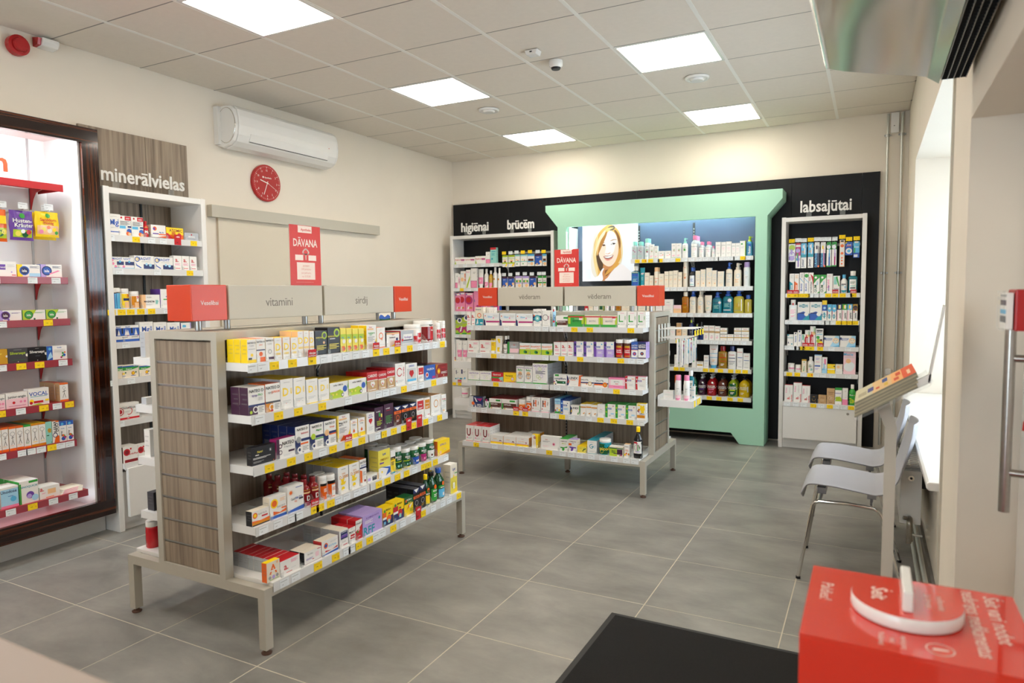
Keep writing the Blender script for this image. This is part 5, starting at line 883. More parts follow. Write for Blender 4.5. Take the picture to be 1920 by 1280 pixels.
# ---------------------------------------------------------------- product designs
# kind depth body top side | print operations | description
DES = {}
for _l in '''
natY|box .038 w y y|R 0 0 1 .13 y;R .1 .13 .5 .22 k;C .5 .33 .07 y;T .5 .86 .09 k NATEO_D;R .1 .58 .9 .6 a;T .5 .74 .06 a D_pilieni|white drops box with yellow sides
natR|box .038 w o e|R 0 .48 1 .53 B;C .5 .33 .1 o;R .4 0 1 .2 o;T .5 .86 .09 k NATEO_D;T .5 .73 .06 o pilieni|white drops box with orange base
natV|box .038 w w e|R .3 .06 1 .17 P;O .5 .4 .1 .3 a;T .5 .88 .09 k NATEO_D;T .5 .74 .06 a D_pilieni|white drops box with purple patch
D1|box .036 w y f|T .5 .58 .36 y D;T .5 .27 .12 y 1000;R .3 .88 .7 .89 a;R .1 .08 .9 .10 A|low white carton with yellow letter D
D1t|box .036 w y f|T .5 .64 .32 y D;T .5 .36 .12 y 4000;R .3 .9 .7 .91 a;R .1 .1 .9 .12 A|tall white carton with yellow letter D
blkA|box .04 k k k|C .78 .80 .16 l;C .78 .80 .1 d;T .35 .72 .07 Y NORDAID;T .3 .63 .04 g tonic;C .72 .5 .06 f;L .1 .9 .38 4 Y|black carton with gold disc and figure
blkB|box .04 k k k|C .75 .78 .17 l;C .75 .78 .1 d;T .3 .66 .07 Y NORDAID;R .15 .55 .6 .58 w;L .1 .9 .36 4 Y|black carton with gold disc
lime|box .034 Y y Y|R 0 .55 1 .75 l;T .4 .62 .07 c Alge;C .6 .45 .09 w;C .55 .15 .09 b;R .2 .05 .7 .25 o;T .5 .4 .12 w 1|slim lime yellow carton
coq|box .05 w w y|P y .55 0 1 0 1 .45;P p .7 .2 1 .2 .9 .32;R .1 .8 .7 .87 f;T .4 .92 .06 r Tervis;T .5 .68 .08 g Coenzyme;T .4 .6 .07 g Q10;L .1 .8 .5 4 a|white carton with yellow corner swirl
Q|box .05 w o e|O .5 .58 .17 .25 o;R .55 .36 .64 .5 o;R .3 .88 .7 .89 a;R 0 0 1 .04 o;R .1 .14 .9 .16 A|white carton with orange letter Q
dkw|box .05 w k d|R 0 .88 1 1 f;T .5 .86 .1 r Tervis;T .45 .66 .12 d Smadzenēm;C .8 .5 .12 B;P y .3 0 1 0 1 .38|low white box with yellow swoosh
silv|box .06 h h r|R .2 .3 .9 .75 w;T .55 .54 .16 p Kardiogen;R .2 .3 .9 .36 P;R 0 0 1 .12 A;C .12 .35 .1 r|silver box with white label
wjar|jar 0 w w|R .35 0 .95 .55 r;T .62 .3 .14 w Magnēzijs;R .1 .1 .35 .4 r|white pill jar with red label
wjar2|jar 0 w w|R .1 .12 .95 .62 r;T .5 .4 .1 w Dzelzs|white capped jar with red band
rjar|jar 0 w w|R .05 0 .98 .72 r;R .05 0 .4 .72 x;T .55 .80 .09 k Arginīns;T .6 .55 .07 w Pulveris|large jar with red label
natP|box .05 w w P|R 0 .30 1 .37 B;R 0 0 .55 .3 P;O .42 .18 .12 .35 w;C .15 .1 .06 l;T .5 .86 .12 k NATEO_D;T .38 .70 .09 p spray;T .72 .70 .09 g PRO;L .6 .9 .24 4 a;R .6 .62 .85 .5 A;R 0 .5 .0 .5 w|white spray carton with plum sunburst
natO|box .05 w o o|R 0 .30 1 .37 d;R 0 0 .5 .3 j;O .4 .16 .12 .35 w;C .4 .04 .05 r;T .5 .86 .12 k NATEO_D;T .35 .70 .09 a spray;T .68 .70 .09 o JUNIOR;L .6 .9 .24 4 a|white spray carton with orange sunburst
D4|box .055 w y h|T .40 .57 .31 y D;V .84 .57 .085 y 4000;R .25 .88 .75 .89 a;L .15 .8 .26 2 A;R .4 .16 .45 .18 o;R .7 .16 .75 .18 a|tall carton with yellow D 4000
D4s|box .05 w y h|T .40 .60 .31 y D;V .84 .60 .08 y 4000;R .25 .88 .75 .89 a;L .15 .8 .28 2 A;R 0 0 1 .03 y|shorter carton with yellow D 4000
lbox|box .07 w y Y|R 0 0 .72 .42 l;P l 0 .3 .55 .52 .75 .3;C .82 .52 .20 b;C .68 .16 .12 B;C .68 .16 .08 w;T .45 .82 .11 k möller_OMEGA;C .15 .25 .07 Y;C .35 .25 .07 Y;P g .95 .6 1 .95 1 .4|white and lime omega box
card|box .045 N r r|R 0 .58 1 1 r;R 0 .54 1 .58 w;T .5 .80 .16 w CARDIO;C .42 .40 .10 w;C .58 .40 .10 w;P w .27 .37 .73 .37 .5 .16;T .5 .33 .09 r Mg;R .2 .05 .8 .09 w|red and tan heart capsule box
Cc|box .04 w w h|O .42 .60 .20 .22 r;R .56 .52 .72 .68 w;V .82 .6 .12 r Cardio;R .3 .88 .7 .89 a;C .12 .22 .03 r;L .25 .8 .22 2 A|tall white carton with red C
heart|box .04 w w w|R .1 .2 .9 .75 A;C .43 .55 .11 r;C .57 .55 .11 r;P r .27 .52 .73 .52 .5 .28;R .1 .1 .9 .22 s;T .5 .88 .10 b CARDIO|white box with red paper heart
rw|box .04 w w e|R .15 .45 .95 .9 r;T .5 .6 .1 w Asinis;L .2 .8 .3 3 a|slim white box with red square
blu2|box .06 b k b|C .25 .35 .18 w;C .25 .35 .12 r;T .55 .72 .16 w VALERON;R .7 .05 1 .2 m;R 0 .0 .6 .06 s|blue box with white lettering
org2|box .06 x x o|C .25 .5 .22 j;C .25 .5 .12 y;T .65 .75 .11 r Cold_Hot;L .45 .95 .4 3 w;C .65 .12 .06 f;P j 0 .6 .2 1 0 1|brown box with orange sun
blk3|box .03 k k k|T .35 .72 .14 Y Nutri;R .15 .52 .3 .57 w;C .8 .7 .12 d;T .8 .7 .12 w B;L .05 .8 .40 2 w;L .05 .5 .2 2 a;C .92 .06 .03 o|flat black box with yellow print
natW|box .04 w m m|R 0 0 .15 1 P;O .2 .3 .12 .3 P;O .2 .62 .12 .4 P;T .62 .74 .2 k NATEO;T .6 .56 .1 a D_kapsulas;R .62 .24 .95 .34 P;L .35 .8 .14 2 A|white landscape box with purple dots
natI|box .05 w B B|R 0 0 .35 .5 B;O .28 .12 .12 .5 w;R .4 .52 1 .42 B;C .22 .50 .12 a;R .35 .30 .9 .36 o;T .5 .88 .1 k NATEO_D;T .65 .73 .09 r immuno;L .5 .9 .2 3 a;R .45 0 .55 .03 B|white carton, red immune wording
natM|box .05 w B B|R 0 0 .35 .5 B;O .28 .12 .12 .5 w;R .4 .52 1 .42 B;R .35 .40 1 .36 g;C .22 .50 .12 l;T .5 .88 .1 k NATEO_D;T .65 .73 .08 g Magnijs;L .5 .9 .25 4 a|white carton, green magnesium wording
natG|box .05 w B B|R 0 0 .35 .5 B;O .28 .12 .12 .5 w;R .4 .55 1 .45 B;R .4 .45 1 .40 o;C .22 .52 .13 f;T .5 .88 .1 k NATEO_D;T .65 .73 .08 o Omega;L .5 .9 .25 4 a|white carton, orange omega wording
megv|box .05 w w y|P y .7 0 1 0 1 .4;P o .2 0 .8 0 .5 .22;R .15 .8 .75 .86 f;T .5 .92 .06 r Tervis;T .45 .70 .08 d Mega_Vit_D;T .3 .62 .08 d and_C;L .15 .7 .5 4 a;P y 0 0 0 1 .08 1 .08 .2|white vitamin carton with yellow edge
drop|box .05 w w y|R 0 0 1 .22 y;C .5 .36 .08 o;T .5 .88 .07 r Tervis;T .5 .72 .07 d Omega;P o .42 .4 .58 .4 .5 .52;R .1 .8 .9 .83 f|small white box with orange drop
hrt2|box .05 w w e|C .42 .62 .09 r;C .58 .62 .09 r;P r .28 .6 .72 .6 .5 .42;T .5 .88 .09 p FITO;R .2 .77 .8 .8 p;L .2 .8 .3 4 A|white box with heart and vine
pur1|box .05 P k P|T .4 .82 .07 w nordaid;R .45 .6 .65 .75 g;R .7 .55 .85 .7 Y;C .55 .48 .05 r;L .2 .8 .4 4 l;L .1 .6 .12 1 w|dark purple carton with colour blobs
pur2|box .05 P k P|T .4 .82 .07 w nordaid;R .2 .72 .7 .74 r;L .15 .85 .5 6 g;C .3 .2 .03 a;C .5 .2 .03 a;C .7 .2 .03 a|dark purple carton with green lines
tran1|box .045 n k n|R 0 .78 1 1 B;P w .1 .95 .9 .95 .5 .8;R 0 .60 1 .75 o;T .5 .67 .09 k TRAN;O .5 .40 .13 .2 o;L .3 .7 .25 2 w|brown oil carton with orange band
tran2|box .045 k k k|R 0 .78 1 1 B;P w .1 .95 .9 .95 .5 .8;R 0 .62 1 .77 o;T .5 .69 .09 k TRAN;O .5 .38 .13 .2 h;L .3 .7 .22 2 u|black oil carton with orange band
om1|box .05 w w e|R .1 .45 .95 .9 r;T .5 .72 .08 w Omega;L .2 .8 .55 2 w;L .2 .7 .32 2 A;R .5 .1 .9 .12 r|white box with red omega panel
om2|box .045 w w e|R .1 .42 .95 .9 j;T .5 .72 .08 w Omega;L .2 .8 .55 2 w;R .5 .1 .9 .13 r|white box with amber omega panel
Oo|box .05 w j e|O .5 .55 .20 .2 j;V .88 .55 .1 f Omega;R .3 .9 .7 .91 a;L .3 .8 .18 2 A|white carton with orange letter O
ow|box .04 w e w|T .5 .75 .1 r Omega;R .1 .5 .9 .6 w;R .3 .62 .9 .64 g;L .1 .8 .4 4 A;R .2 .06 .6 .16 f|narrow white box, orange wording
gold1|box .035 w e k|C .18 .68 .2 o;C .18 .68 .12 y;T .6 .72 .13 a Gold_Vit_D;R .55 .48 .9 .58 r;P o 0 .36 .5 .28 1 .36 1 .2 0 .2;R 0 .08 1 .24 j;R 0 0 1 .08 k|small white box with gold swirl
gold2|box .04 w w e|C .28 .68 .22 y;C .28 .68 .15 o;T .68 .50 .09 a Gold_Vit_D;R .7 .36 1 .42 o;P o .2 .34 .6 .22 1 .34 1 .2 .2 .16;R 0 0 1 .13 b;L .6 .95 .85 3 f|white box, gold flower, blue base
gold3|box .05 w w w|C .22 .75 .07 o;O .22 .75 .1 .15 f;T .35 .50 .10 a Gold;T .68 .50 .10 b Vit_D3;T .5 .38 .08 o K2;R .7 .40 .95 .47 d;P b 0 0 1 0 1 .16 0 .08;R .5 .9 .9 .92 b|tall white box with blue base
Dbot|bot 0 x x|T .55 .30 .22 w D;R .1 .48 .9 .54 f;R .1 .6 .9 .62 u;L .15 .8 .14 3 i|dark red supplement bottle with D
ojar|jar 0 w w|R .05 0 .95 .58 o;R .05 .58 .95 .68 k;L .3 .8 .45 3 w;R .6 .1 .8 .2 w|white capped jar with orange label
ojar2|jar 0 w w|R .05 0 .95 .62 o;R .3 .05 .75 .55 w;R .05 .6 .95 .74 k;L .35 .7 .42 3 o|white capped jar, orange and white label
bear|box .05 w y h|T .55 .72 .07 j KIDS;T .55 .60 .13 j D_2000;C .42 .44 .08 y;C .30 .51 .035 y;C .54 .51 .035 y;P y .2 .38 .75 .42 .62 .3 .3 .3;C .45 .15 .09 y;R .35 .08 .6 .12 w;L .3 .7 .9 1 a|tall white carton with yellow bear
natT|box .045 w o w|P o 0 .1 .35 .1 .35 .55 0 .6;R 0 .64 1 .70 B;T .5 .88 .09 k NATEO;T .55 .77 .06 b gummies;C .75 .15 .05 x;L .45 .9 .5 3 a|white gummies carton with orange side
smw|box .05 w w e|R .05 .2 .3 .6 v;R .45 .1 .85 .7 d;R .9 0 1 1 f;L .5 .8 .6 2 w|low white box with barcode side
lysi|box .06 Y w Y|R 0 0 1 .36 w;P b .05 .42 1 .3 1 .1 .6 .02 .85 .25;T .5 .85 .10 b Lysi;T .5 .65 .09 u OMEGA-3;R .1 .50 .45 .55 p;C .28 .2 .04 y|tall yellow omega box, blue wave
lys2|box .05 y w w|R 0 .72 1 1 w;R 0 .6 1 .72 k;T .4 .65 .06 y Omega;L .1 .8 .5 3 B;R 0 0 .9 .07 c;R .6 .1 .9 .5 Y|yellow and white omega box behind
mol|jar 0 G w|T .5 .58 .12 w Möllers;T .5 .48 .06 w OMEGA-3;R .1 .36 .9 .4 l;C .35 .2 .05 t;C .62 .2 .06 t;R .1 .02 .9 .07 Y|green capsule jar with white lid
molb|jar 0 G w|R .03 .02 .97 .42 b;T .5 .58 .12 w Möllers;T .5 .48 .06 w OMEGA-3;C .4 .2 .05 w;C .6 .2 .06 w;C .6 .87 .05 l|green jar with blue label
molp|jar 0 G w|R .03 .02 .97 .42 m;T .5 .60 .12 w Möllers;T .5 .5 .06 w OMEGA-3;C .4 .18 .06 i;C .65 .2 .06 i|green jar with magenta label
molw|jar 0 G w|R .03 0 .97 .45 w;T .5 .62 .12 w Möllers;T .5 .54 .06 w OMEGA-3;R .3 .15 .45 .25 n;R .6 .15 .7 .3 g;C .6 .87 .06 l|green jar with white label
espr|box .05 y y o|T .45 .70 .16 p ESPRICO;O .82 .72 .12 .12 f;L .2 .6 .45 1 f;R .15 .08 .3 .3 f;R .5 .3 .7 .33 w;P j 0 0 1 0 1 .2|yellow chewable capsule box
Abox|box .028 e y o|T .5 .62 .55 o A;R .2 .5 .8 .56 w;C .22 .2 .09 a;C .5 .2 .1 v;C .78 .22 .09 a;L .2 .9 .08 1 g;C .8 .9 .07 f|small carton with orange letter A
abx|box .030 w r h|T .30 .55 .50 r a.;L .55 .9 .85 4 i;R .3 .08 .6 .12 r;L .55 .8 .3 1 A|white box, red letter a
bery|box .028 w e k|T .35 .75 .15 a Beryllex;C .72 .55 .17 I;R .65 .3 .85 .7 I;L .1 .5 .42 3 p;R .45 .2 .55 .26 r;R 0 0 1 .02 x;R .75 .88 .95 .94 r|white capsule box with cream edges
b12|box .05 w e r|C .25 .62 .2 o;C .25 .62 .12 b;T .65 .52 .15 s B12_Forte;P r .2 .3 .6 .2 .95 .35 .95 .22 .2 .18;P b 0 0 1 0 1 .15 0 .05;L .5 .95 .8 2 A|white box with blue B12 wording
purp|box .055 w e h|R .15 .45 .95 .9 B;L .2 .85 .85 1 w;L .25 .85 .68 2 v;R .15 .55 .95 .66 p;R .4 .08 .9 .12 r;T .5 .3 .06 a Apotheka|white box with purple square
mult|box .05 w r w|T .5 .70 .15 k Multi-V;R .25 .40 .9 .52 r;R .2 .25 .55 .35 r;R .6 .25 .85 .35 r;L .2 .8 .15 1 A;R .3 .9 .5 .92 a|narrow white box with red blocks
Bred|box .05 w r r|P r 0 0 1 0 1 .75 .5 .55 0 .45;T .45 .82 .09 k VITA-B12;T .5 .55 .22 w B;C .3 .4 .06 g;R .3 .15 .7 .17 w;R 0 .9 1 1 w|red and white vitamin B carton
lil|box .05 v v v|T .32 .22 .46 c RFF;T .5 .84 .09 p B_COMPLEX_SHOTS;C .85 .62 .08 c;L .1 .5 .70 3 w|lilac box with blue lettering
kid1|box .05 y y y|P B 0 0 1 0 1 .5 .3 .35 0 .4;C .6 .35 .2 o;P k .5 .58 .8 .58 .65 .66;R .5 .1 .7 .3 t;R .0 .45 .35 .75 o;R 0 .36 .35 .48 w;T .55 .86 .11 k Möllers;C .18 .82 .08 g;R .1 .1 .25 .25 s|yellow kids box, orange figure
kid2|box .05 y y y|P B 0 0 1 0 1 .5 .3 .35 0 .4;C .65 .35 .2 r;P k .5 .58 .8 .58 .65 .66;R .55 .1 .75 .3 t;R .0 .45 .45 .75 r;R 0 .36 .45 .48 w;T .6 .86 .11 k Möllers;C .2 .82 .08 g|yellow kids box, red figure
mobox|box .06 y G y|R 0 .62 1 1 G;T .55 .84 .12 w Möllers;T .6 .68 .11 Y Sport;C .2 .80 .08 o;C .5 .5 .07 o;P o .2 .3 .5 .55 .8 .5 .45 .4;P w .5 .5 .9 .6 .6 .35;L .6 .95 .3 3 g|green and yellow fish oil box
tran3|box .045 k d k|R 0 .80 1 1 B;P w .1 .98 .9 .98 .5 .82;R 0 .56 1 .68 o;T .5 .62 .09 k TRAN;O .5 .36 .12 .2 h;L .25 .75 .2 2 u|black and blue oil carton
gboty|gbot 0 G y|R .1 .05 .9 .33 y;R .1 .33 .9 .5 G;C .5 .5 .07 o;T .5 .38 .06 w Möllers|green oil bottle with yellow cap
gbotd|gbot 0 G k|R .1 .05 .9 .45 g;C .5 .5 .07 o;T .5 .38 .06 w Möllers;L .3 .7 .25 2 w|green oil bottle with dark cap
gbotb|gbot 0 G b|R .1 .35 .9 .45 g;C .55 .5 .07 o;R .1 .05 .95 .33 s;T .5 .38 .06 w Möllers;R .45 .1 .65 .2 w|green oil bottle with blue cap
lys3|box .05 Y w e|R 0 .55 1 1 e;P y .2 0 1 .2 1 0;O .45 .3 .14 .12 u;R .3 .1 .65 .45 Y;R .42 .5 .55 .62 y;R .36 .15 .6 .36 w;T .5 .83 .09 b Lysi;R .6 .66 1 .69 g|tall pale yellow carton with bottle
a1|box .04 w r w|T .42 .72 .34 r a.;L .15 .85 .45 3 i;R .2 .1 .8 .14 r|narrow white box, red letter a
a2|box .045 w r w|T .28 .60 .46 r a.;L .5 .9 .80 3 i;L .5 .8 .4 2 A;R .08 .1 .5 .15 r|wide white box, red letter a
enter|box .04 e e e|R 0 0 1 .36 c;O .5 .55 .13 .3 o;T .4 .88 .09 d Enterol;P w .1 .05 .4 .1 .3 .4;R .6 .1 .9 .16 w|white and teal box with swirl
whtp|box .02 w w w|R .1 .05 .9 .11 v;R .3 .85 .7 .86 a|slim white box edge
silv2|box .05 w w B|P B 0 0 .12 0 .09 .4 0 .55;R 0 .55 1 1 z;T .4 .72 .16 s Silum;R .15 .25 1 .38 m;L .6 .95 .85 4 A;C .62 .62 .06 i;C .1 .78 .05 o|white box with magenta stripe
sal1|box .04 w w w|T .5 .82 .12 k SALUTIL;R 0 .32 1 .62 B;R 0 .38 1 .46 c;C .5 .46 .2 c;C .5 .46 .14 t;C .5 .46 .06 w;L .15 .8 .2 2 A;C .1 .62 .05 o|white box with teal disc band
C2|box .05 w w w|O .42 .56 .2 .16 k;R .56 .48 .7 .64 w;V .82 .55 .08 m Kalcijs;L .3 .8 .2 1 A;R .1 .06 .9 .08 a|white carton with black C
tubb|can 0 q w|V .5 .45 .3 b Magnijs;R .2 .2 .8 .3 r;R .3 .75 .7 .88 r|slim blue and white tube
brn|box .05 w w g|R .1 .12 1 .55 n;R 0 .0 .1 .45 g;T .45 .44 .14 w GAVISCON;R .65 .72 1 .9 g;L .2 .6 .25 1 a|white and brown box, green edge
biog|box .05 g g l|R 0 .82 1 .92 r;R .0 .25 .15 .8 l;R .85 .25 1 .8 l;T .5 .50 .16 G BIOTIC;C .8 .72 .15 r;R .7 .6 .92 .75 w;L .4 .7 .68 1 w|bright green capsule box
biow|box .05 e g l|R 0 .82 1 .92 r;R 0 0 1 .22 g;R 0 .22 .12 .8 l;R .88 .22 1 .8 l;T .5 .50 .16 a BIOTIC;C .8 .74 .15 r;R .7 .6 .92 .75 w|green and cream box, red seal
biow2|box .05 e g l|R 0 .82 1 .92 r;R 0 0 1 .22 g;R 0 .22 .12 .8 l;R .88 .22 1 .8 l;T .5 .50 .16 a BIOTIC|green and cream capsule box
Lg|box .045 w w w|R .14 .35 .26 .8 g;R .14 .35 .62 .42 g;V .8 .62 .09 g Lakto;R .3 .9 .7 .92 i;C .15 .2 .035 g;L .3 .8 .22 2 A|white carton with green letter L
yel|box .035 y k y|R 0 0 1 .15 w;R 0 .88 1 1 k;R 0 .7 1 .78 w;T .4 .84 .09 k vista;L .1 .6 .6 3 j|yellow carton with black top
yarr|box .035 w w e|P y .2 .85 .7 .85 .7 .6 .5 .6 .3 .75;P y .2 .35 .7 .35 .5 .2 .7 .1 .2 .1;R .1 .92 .9 .94 a|white carton with yellow arrows
syr|bot 0 k w|R .05 .02 .95 .55 w;T .5 .3 .12 P Digy;R .3 .5 .7 .53 r;L .3 .7 .12 2 a|dark syrup bottle, white cap
gtr|box .05 a h a|R 0 0 .16 1 g;T .6 .75 .1 r Bio;R .3 .5 .8 .7 h;R .2 .1 1 .45 I|clear green edged box
gast|box .05 w G g|R 0 0 1 .45 l;C .5 .22 .14 g;C .6 .2 .12 G;R 0 .82 1 1 z;T .5 .72 .2 o SimetiGAST;R .6 .48 1 .56 f|white box, orange wording, green leaves
lxp1|box .045 w w p|R 0 0 .25 1 p;C .12 .8 .08 B;C .12 .2 .08 B;R .18 .6 .65 .72 b;T .42 .66 .09 w LINEX;L .4 .85 .45 3 v;C .8 .85 .05 s|white box with purple ribbon edge
lxp2|box .045 w w p|R 0 0 .25 1 p;R .25 0 1 .52 v;C .12 .8 .08 B;R .18 .6 .65 .72 b;T .42 .66 .09 w LINEX;L .4 .85 .35 3 w;C .8 .85 .05 s|white and violet box, ribbon edge
ljar|jar 0 n w|R .03 .03 .97 .62 r;R .2 .55 .8 .66 u;T .5 .42 .1 w Lacto;T .5 .32 .1 w Seven;R .2 .08 .8 .12 u|brown jar with red label
lac1|box .045 b b b|R 0 0 1 .5 w;R 0 .5 1 .53 o;C .5 .28 .12 p;C .5 .28 .05 o;T .5 .80 .12 w LACTO;T .5 .66 .12 w SEVEN;R 0 0 1 .05 b|blue and white box
lac2|box .045 B p v|R 0 .06 1 .54 w;R 0 .54 1 .56 f;C .5 .3 .11 B;C .5 .3 .05 o;T .5 .82 .12 w LACTO;T .5 .70 .12 w SEVEN;R 0 0 1 .05 P|dark violet and white box
gtw|box .05 w w w|T .5 .80 .16 p GASTROTUSS;R 0 0 1 .06 g;O .4 .35 .12 .15 v;O .6 .35 .12 .15 l;L .2 .8 .6 2 A|low white box, purple heading
gval|box .05 r x x|T .45 .76 .2 w Gastroval;P g 0 .35 .6 .35 .75 .5 0 .5;P t .6 .35 1 0 1 .55 .75 .5;R .1 .1 .2 .12 i;T .75 .15 .12 w 20|red and green stomach box
rami|box .05 y j y|T .45 .68 .18 k Ramiprid;C .72 .35 .18 r;C .72 .35 .14 w;T .72 .35 .12 r 20;P j 0 0 1 0 1 .15;L .1 .5 .42 1 u|yellow box with red oval
baby|box .045 w w h|R 0 0 1 .05 g;T .5 .90 .07 p GASTROTUSS;T .5 .78 .13 g Baby;C .5 .55 .13 f;O .5 .4 .16 .12 B;L .25 .75 .5 3 a;P f .3 .35 .7 .35 .5 .24|tall white baby syrup box
gtb|box .09 w l h|R 0 0 1 .05 g;T .5 .88 .11 p GASTROTUSS;O .25 .74 .07 .2 v;O .5 .74 .08 .2 l;O .72 .74 .07 .2 v;L .2 .85 .62 3 B;O .35 .36 .08 .2 l;O .6 .38 .08 .2 v;O .48 .28 .07 .2 l;R .05 .14 .3 .16 a|large white box with rings
cpf|box .045 w w w|R .1 .82 .4 .98 g;T .5 .62 .2 B compliflora;R .25 .14 .92 .38 G;C .22 .4 .07 G;R 0 .26 .1 .36 m;R .02 .12 .1 .22 y;R .1 .04 .2 .14 P;C .75 .26 .06 t|white box with green band
linx|box .045 w w o|P B 0 0 .1 .05 .18 .4 .1 .8 0 1;P o .02 .2 .14 .35 .1 .6;R .86 0 1 1 w;P o .9 1 1 1 1 0 .84 0;T .5 .74 .24 k LINEX;T .45 .55 .09 o COMPLEX;L .3 .7 .15 1 A|white box with orange wave edge
sal2|box .05 w w w|T .3 .72 .18 k SALUTIL;R 0 .36 1 .48 B;R 0 .3 .5 .36 f;C .7 .32 .22 u;C .7 .32 .16 e;C .45 .28 .06 o|white box, cream disc, navy stripe
sal3|box .05 w w w|T .4 .72 .2 k SALUTIL;R 0 .36 1 .5 B;R 0 .22 .8 .36 o;C .77 .3 .27 o;C .77 .3 .2 j;T .77 .3 .12 w K|white box, orange disc, navy stripe
pink|box .05 I m I|R 0 .82 1 1 i;R 0 0 1 .28 i;R .12 .3 .88 .82 w;T .5 .62 .14 a BIOTIC;R .4 .4 .6 .45 r;L .3 .7 .15 1 m|pale pink capsule box
lxk|box .045 w i w|P r 0 0 .2 0 .15 .5 .25 1 0 1;C .1 .8 .05 w;C .08 .5 .05 w;R .15 .62 .6 .74 p;T .38 .68 .09 w LINEX;R .65 .78 .9 .82 o;L .4 .85 .38 3 A|white box with pink floral edge
hep|box .045 B k h|R 0 0 .3 1 A;P w .35 .9 .45 .9 .6 .5 .5 .5;P m .5 .8 .95 .85 .8 .55;C .28 .35 .16 o;T .72 .25 .15 w HEPA;T .72 .1 .15 w START;P w .4 0 .5 0 .4 .4|navy box with orange sticker
sjar|jar 0 k k|R .1 .02 .9 .75 z;C .4 .75 .2 m;C .6 .4 .15 a;C .4 .15 .1 G|small dark jar, pale label
brn2|box .07 w x w|R .1 .12 1 .58 n;R 0 0 .1 .58 g;T .4 .44 .14 w HEPALIEN;R .55 .74 .92 .9 g;R .15 0 .25 .1 u;L .2 .7 .2 1 a|white box with brown band
oj2|jar 0 w w|R .05 .03 .95 .5 o;O .5 .25 .14 .4 w;R .05 .5 .95 .6 f|low white jar, orange label
oj3|jar 0 w w|R .05 .03 .95 .58 o;O .5 .3 .16 .3 w;T .5 .66 .08 k POWER|white jar with orange ring
Hh|box .045 w n h|R .18 .36 .30 .8 n;R .42 .36 .54 .8 o;R .3 .54 .42 .62 o;V .75 .6 .09 n Hepa;C .15 .22 .04 r;R .3 .9 .7 .92 a;L .3 .8 .18 1 A;R 0 0 1 .03 i|white carton with brown H
lacb|box .045 w s b|R 0 .62 1 1 q;T .5 .84 .11 b Lactoflor;T .5 .72 .06 c Baby;P g 0 0 1 0 .9 .18 .4 .12 .1 .2;C .45 .35 .07 f;R .38 .14 .5 .3 s;C .8 .25 .06 y;C .15 .22 .05 r;R 0 .6 1 .61 o|pale blue and white child box
lxb|box .045 w b h|R 0 0 .25 1 b;C .12 .8 .06 q;C .1 .4 .06 q;R .18 .6 .7 .72 b;T .45 .66 .09 w LINEX;L .35 .85 .45 3 s;C .75 .82 .04 B;C .12 .12 .05 y|white box with blue ribbon edge
lins|box .045 w w g|P B 0 0 .12 .05 .2 .4 .1 .8 0 1;P y .05 .2 .16 .35 .1 .6;T .5 .72 .24 k LINEX;P g .7 .05 .85 .4 .85 .05;P g .92 1 1 1 1 .1 .9 .2|low white box, green leaf
ytop|box .04 w y w|R 0 .68 1 .78 j;R 0 .9 1 1 w;L .2 .8 .6 1 A;P j .4 .2 .9 .3 .6 .12|white box with amber stripe
wth|box .04 w w w|O .9 .6 .14 .1 I;T .45 .6 .07 r Neo;L .15 .8 .5 4 A|plain white box, faint red print
lxg|box .045 w g w|R 0 0 .24 1 g;C .12 .75 .07 l;C .1 .4 .06 l;R .18 .6 .62 .72 b;T .4 .66 .09 w LINEX;R .55 .24 .88 .34 q;C .8 .86 .04 m;L .35 .6 .18 2 a|white box with green ribbon edge
bear2|box .045 w y w|C .62 .68 .16 y;C .48 .84 .06 y;C .76 .84 .06 y;R .48 .42 .8 .6 y;C .25 .62 .07 j;R .08 .5 .2 .58 P;R .2 .46 .3 .54 m;R .05 .12 .9 .3 j;T .6 .38 .08 B bififlora;R .1 .86 .4 .95 y|white box with yellow teddy
uu|box .04 w r w|R .12 .45 .25 .8 x;R .50 .45 .63 .8 x;C .375 .45 .13 x;C .375 .47 .065 w;R .25 .47 .5 .8 w;V .82 .5 .09 i Uro;C .2 .22 .05 i;L .3 .8 .22 2 A;R 0 0 1 .03 r|white carton with dark red u
urin|box .07 w w j|R 0 0 1 .24 y;R 0 .22 1 .26 o;T .35 .62 .16 f Urinal;C .75 .45 .06 n;C .82 .42 .06 x;R .65 .36 .9 .4 n;L .1 .6 .45 1 A|low white box, yellow base
urin2|box .07 w w j|R 0 0 1 .2 y;R 0 .18 1 .24 o;T .4 .55 .14 f Urinal_Med;C .78 .42 .12 o;C .78 .42 .07 s;T .5 .82 .06 r Walmark;L .1 .6 .36 2 A|low white box, flower logo
urt|box .04 w y y|R .72 0 1 1 y;P y .55 1 1 1 1 0 .75 0;C .5 .78 .11 o;C .5 .78 .07 a;V .35 .38 .12 f Urinal;V .6 .38 .06 A Med|upright box with yellow curve
spot|box .05 w w w|C .7 .42 .14 I;C .7 .42 .09 i;C .7 .42 .04 r;T .3 .76 .08 r Gyno;L .1 .5 .62 2 a;L .1 .45 .25 2 I|white landscape box, red spot
ging|box .06 w g w|T .5 .80 .09 n SYMBIOSYS;T .5 .62 .10 l alflorex;P g .1 .2 .9 .28 .9 .4 .5 .3 .1 .32;P g .3 .0 .5 .0 .6 .2 .3 .3;R .0 .9 1 1 w|white box with green brush stroke
pimp|box .06 w v w|T .5 .82 .09 n SYMBIOSYS;T .5 .70 .06 p satylia;R 0 .5 .35 .68 o;P p .1 .3 .9 .3 .9 .38 .1 .42;P p .25 .05 .45 .05 .6 .28 .3 .35|white box with purple brush stroke
yew|box .05 Y y u|R 0 .9 1 1 y;T .35 .65 .13 u Silvin;C .7 .5 .12 G;C .85 .6 .1 G;C .6 .3 .1 G;R 0 0 .07 1 y|low pale yellow olive box
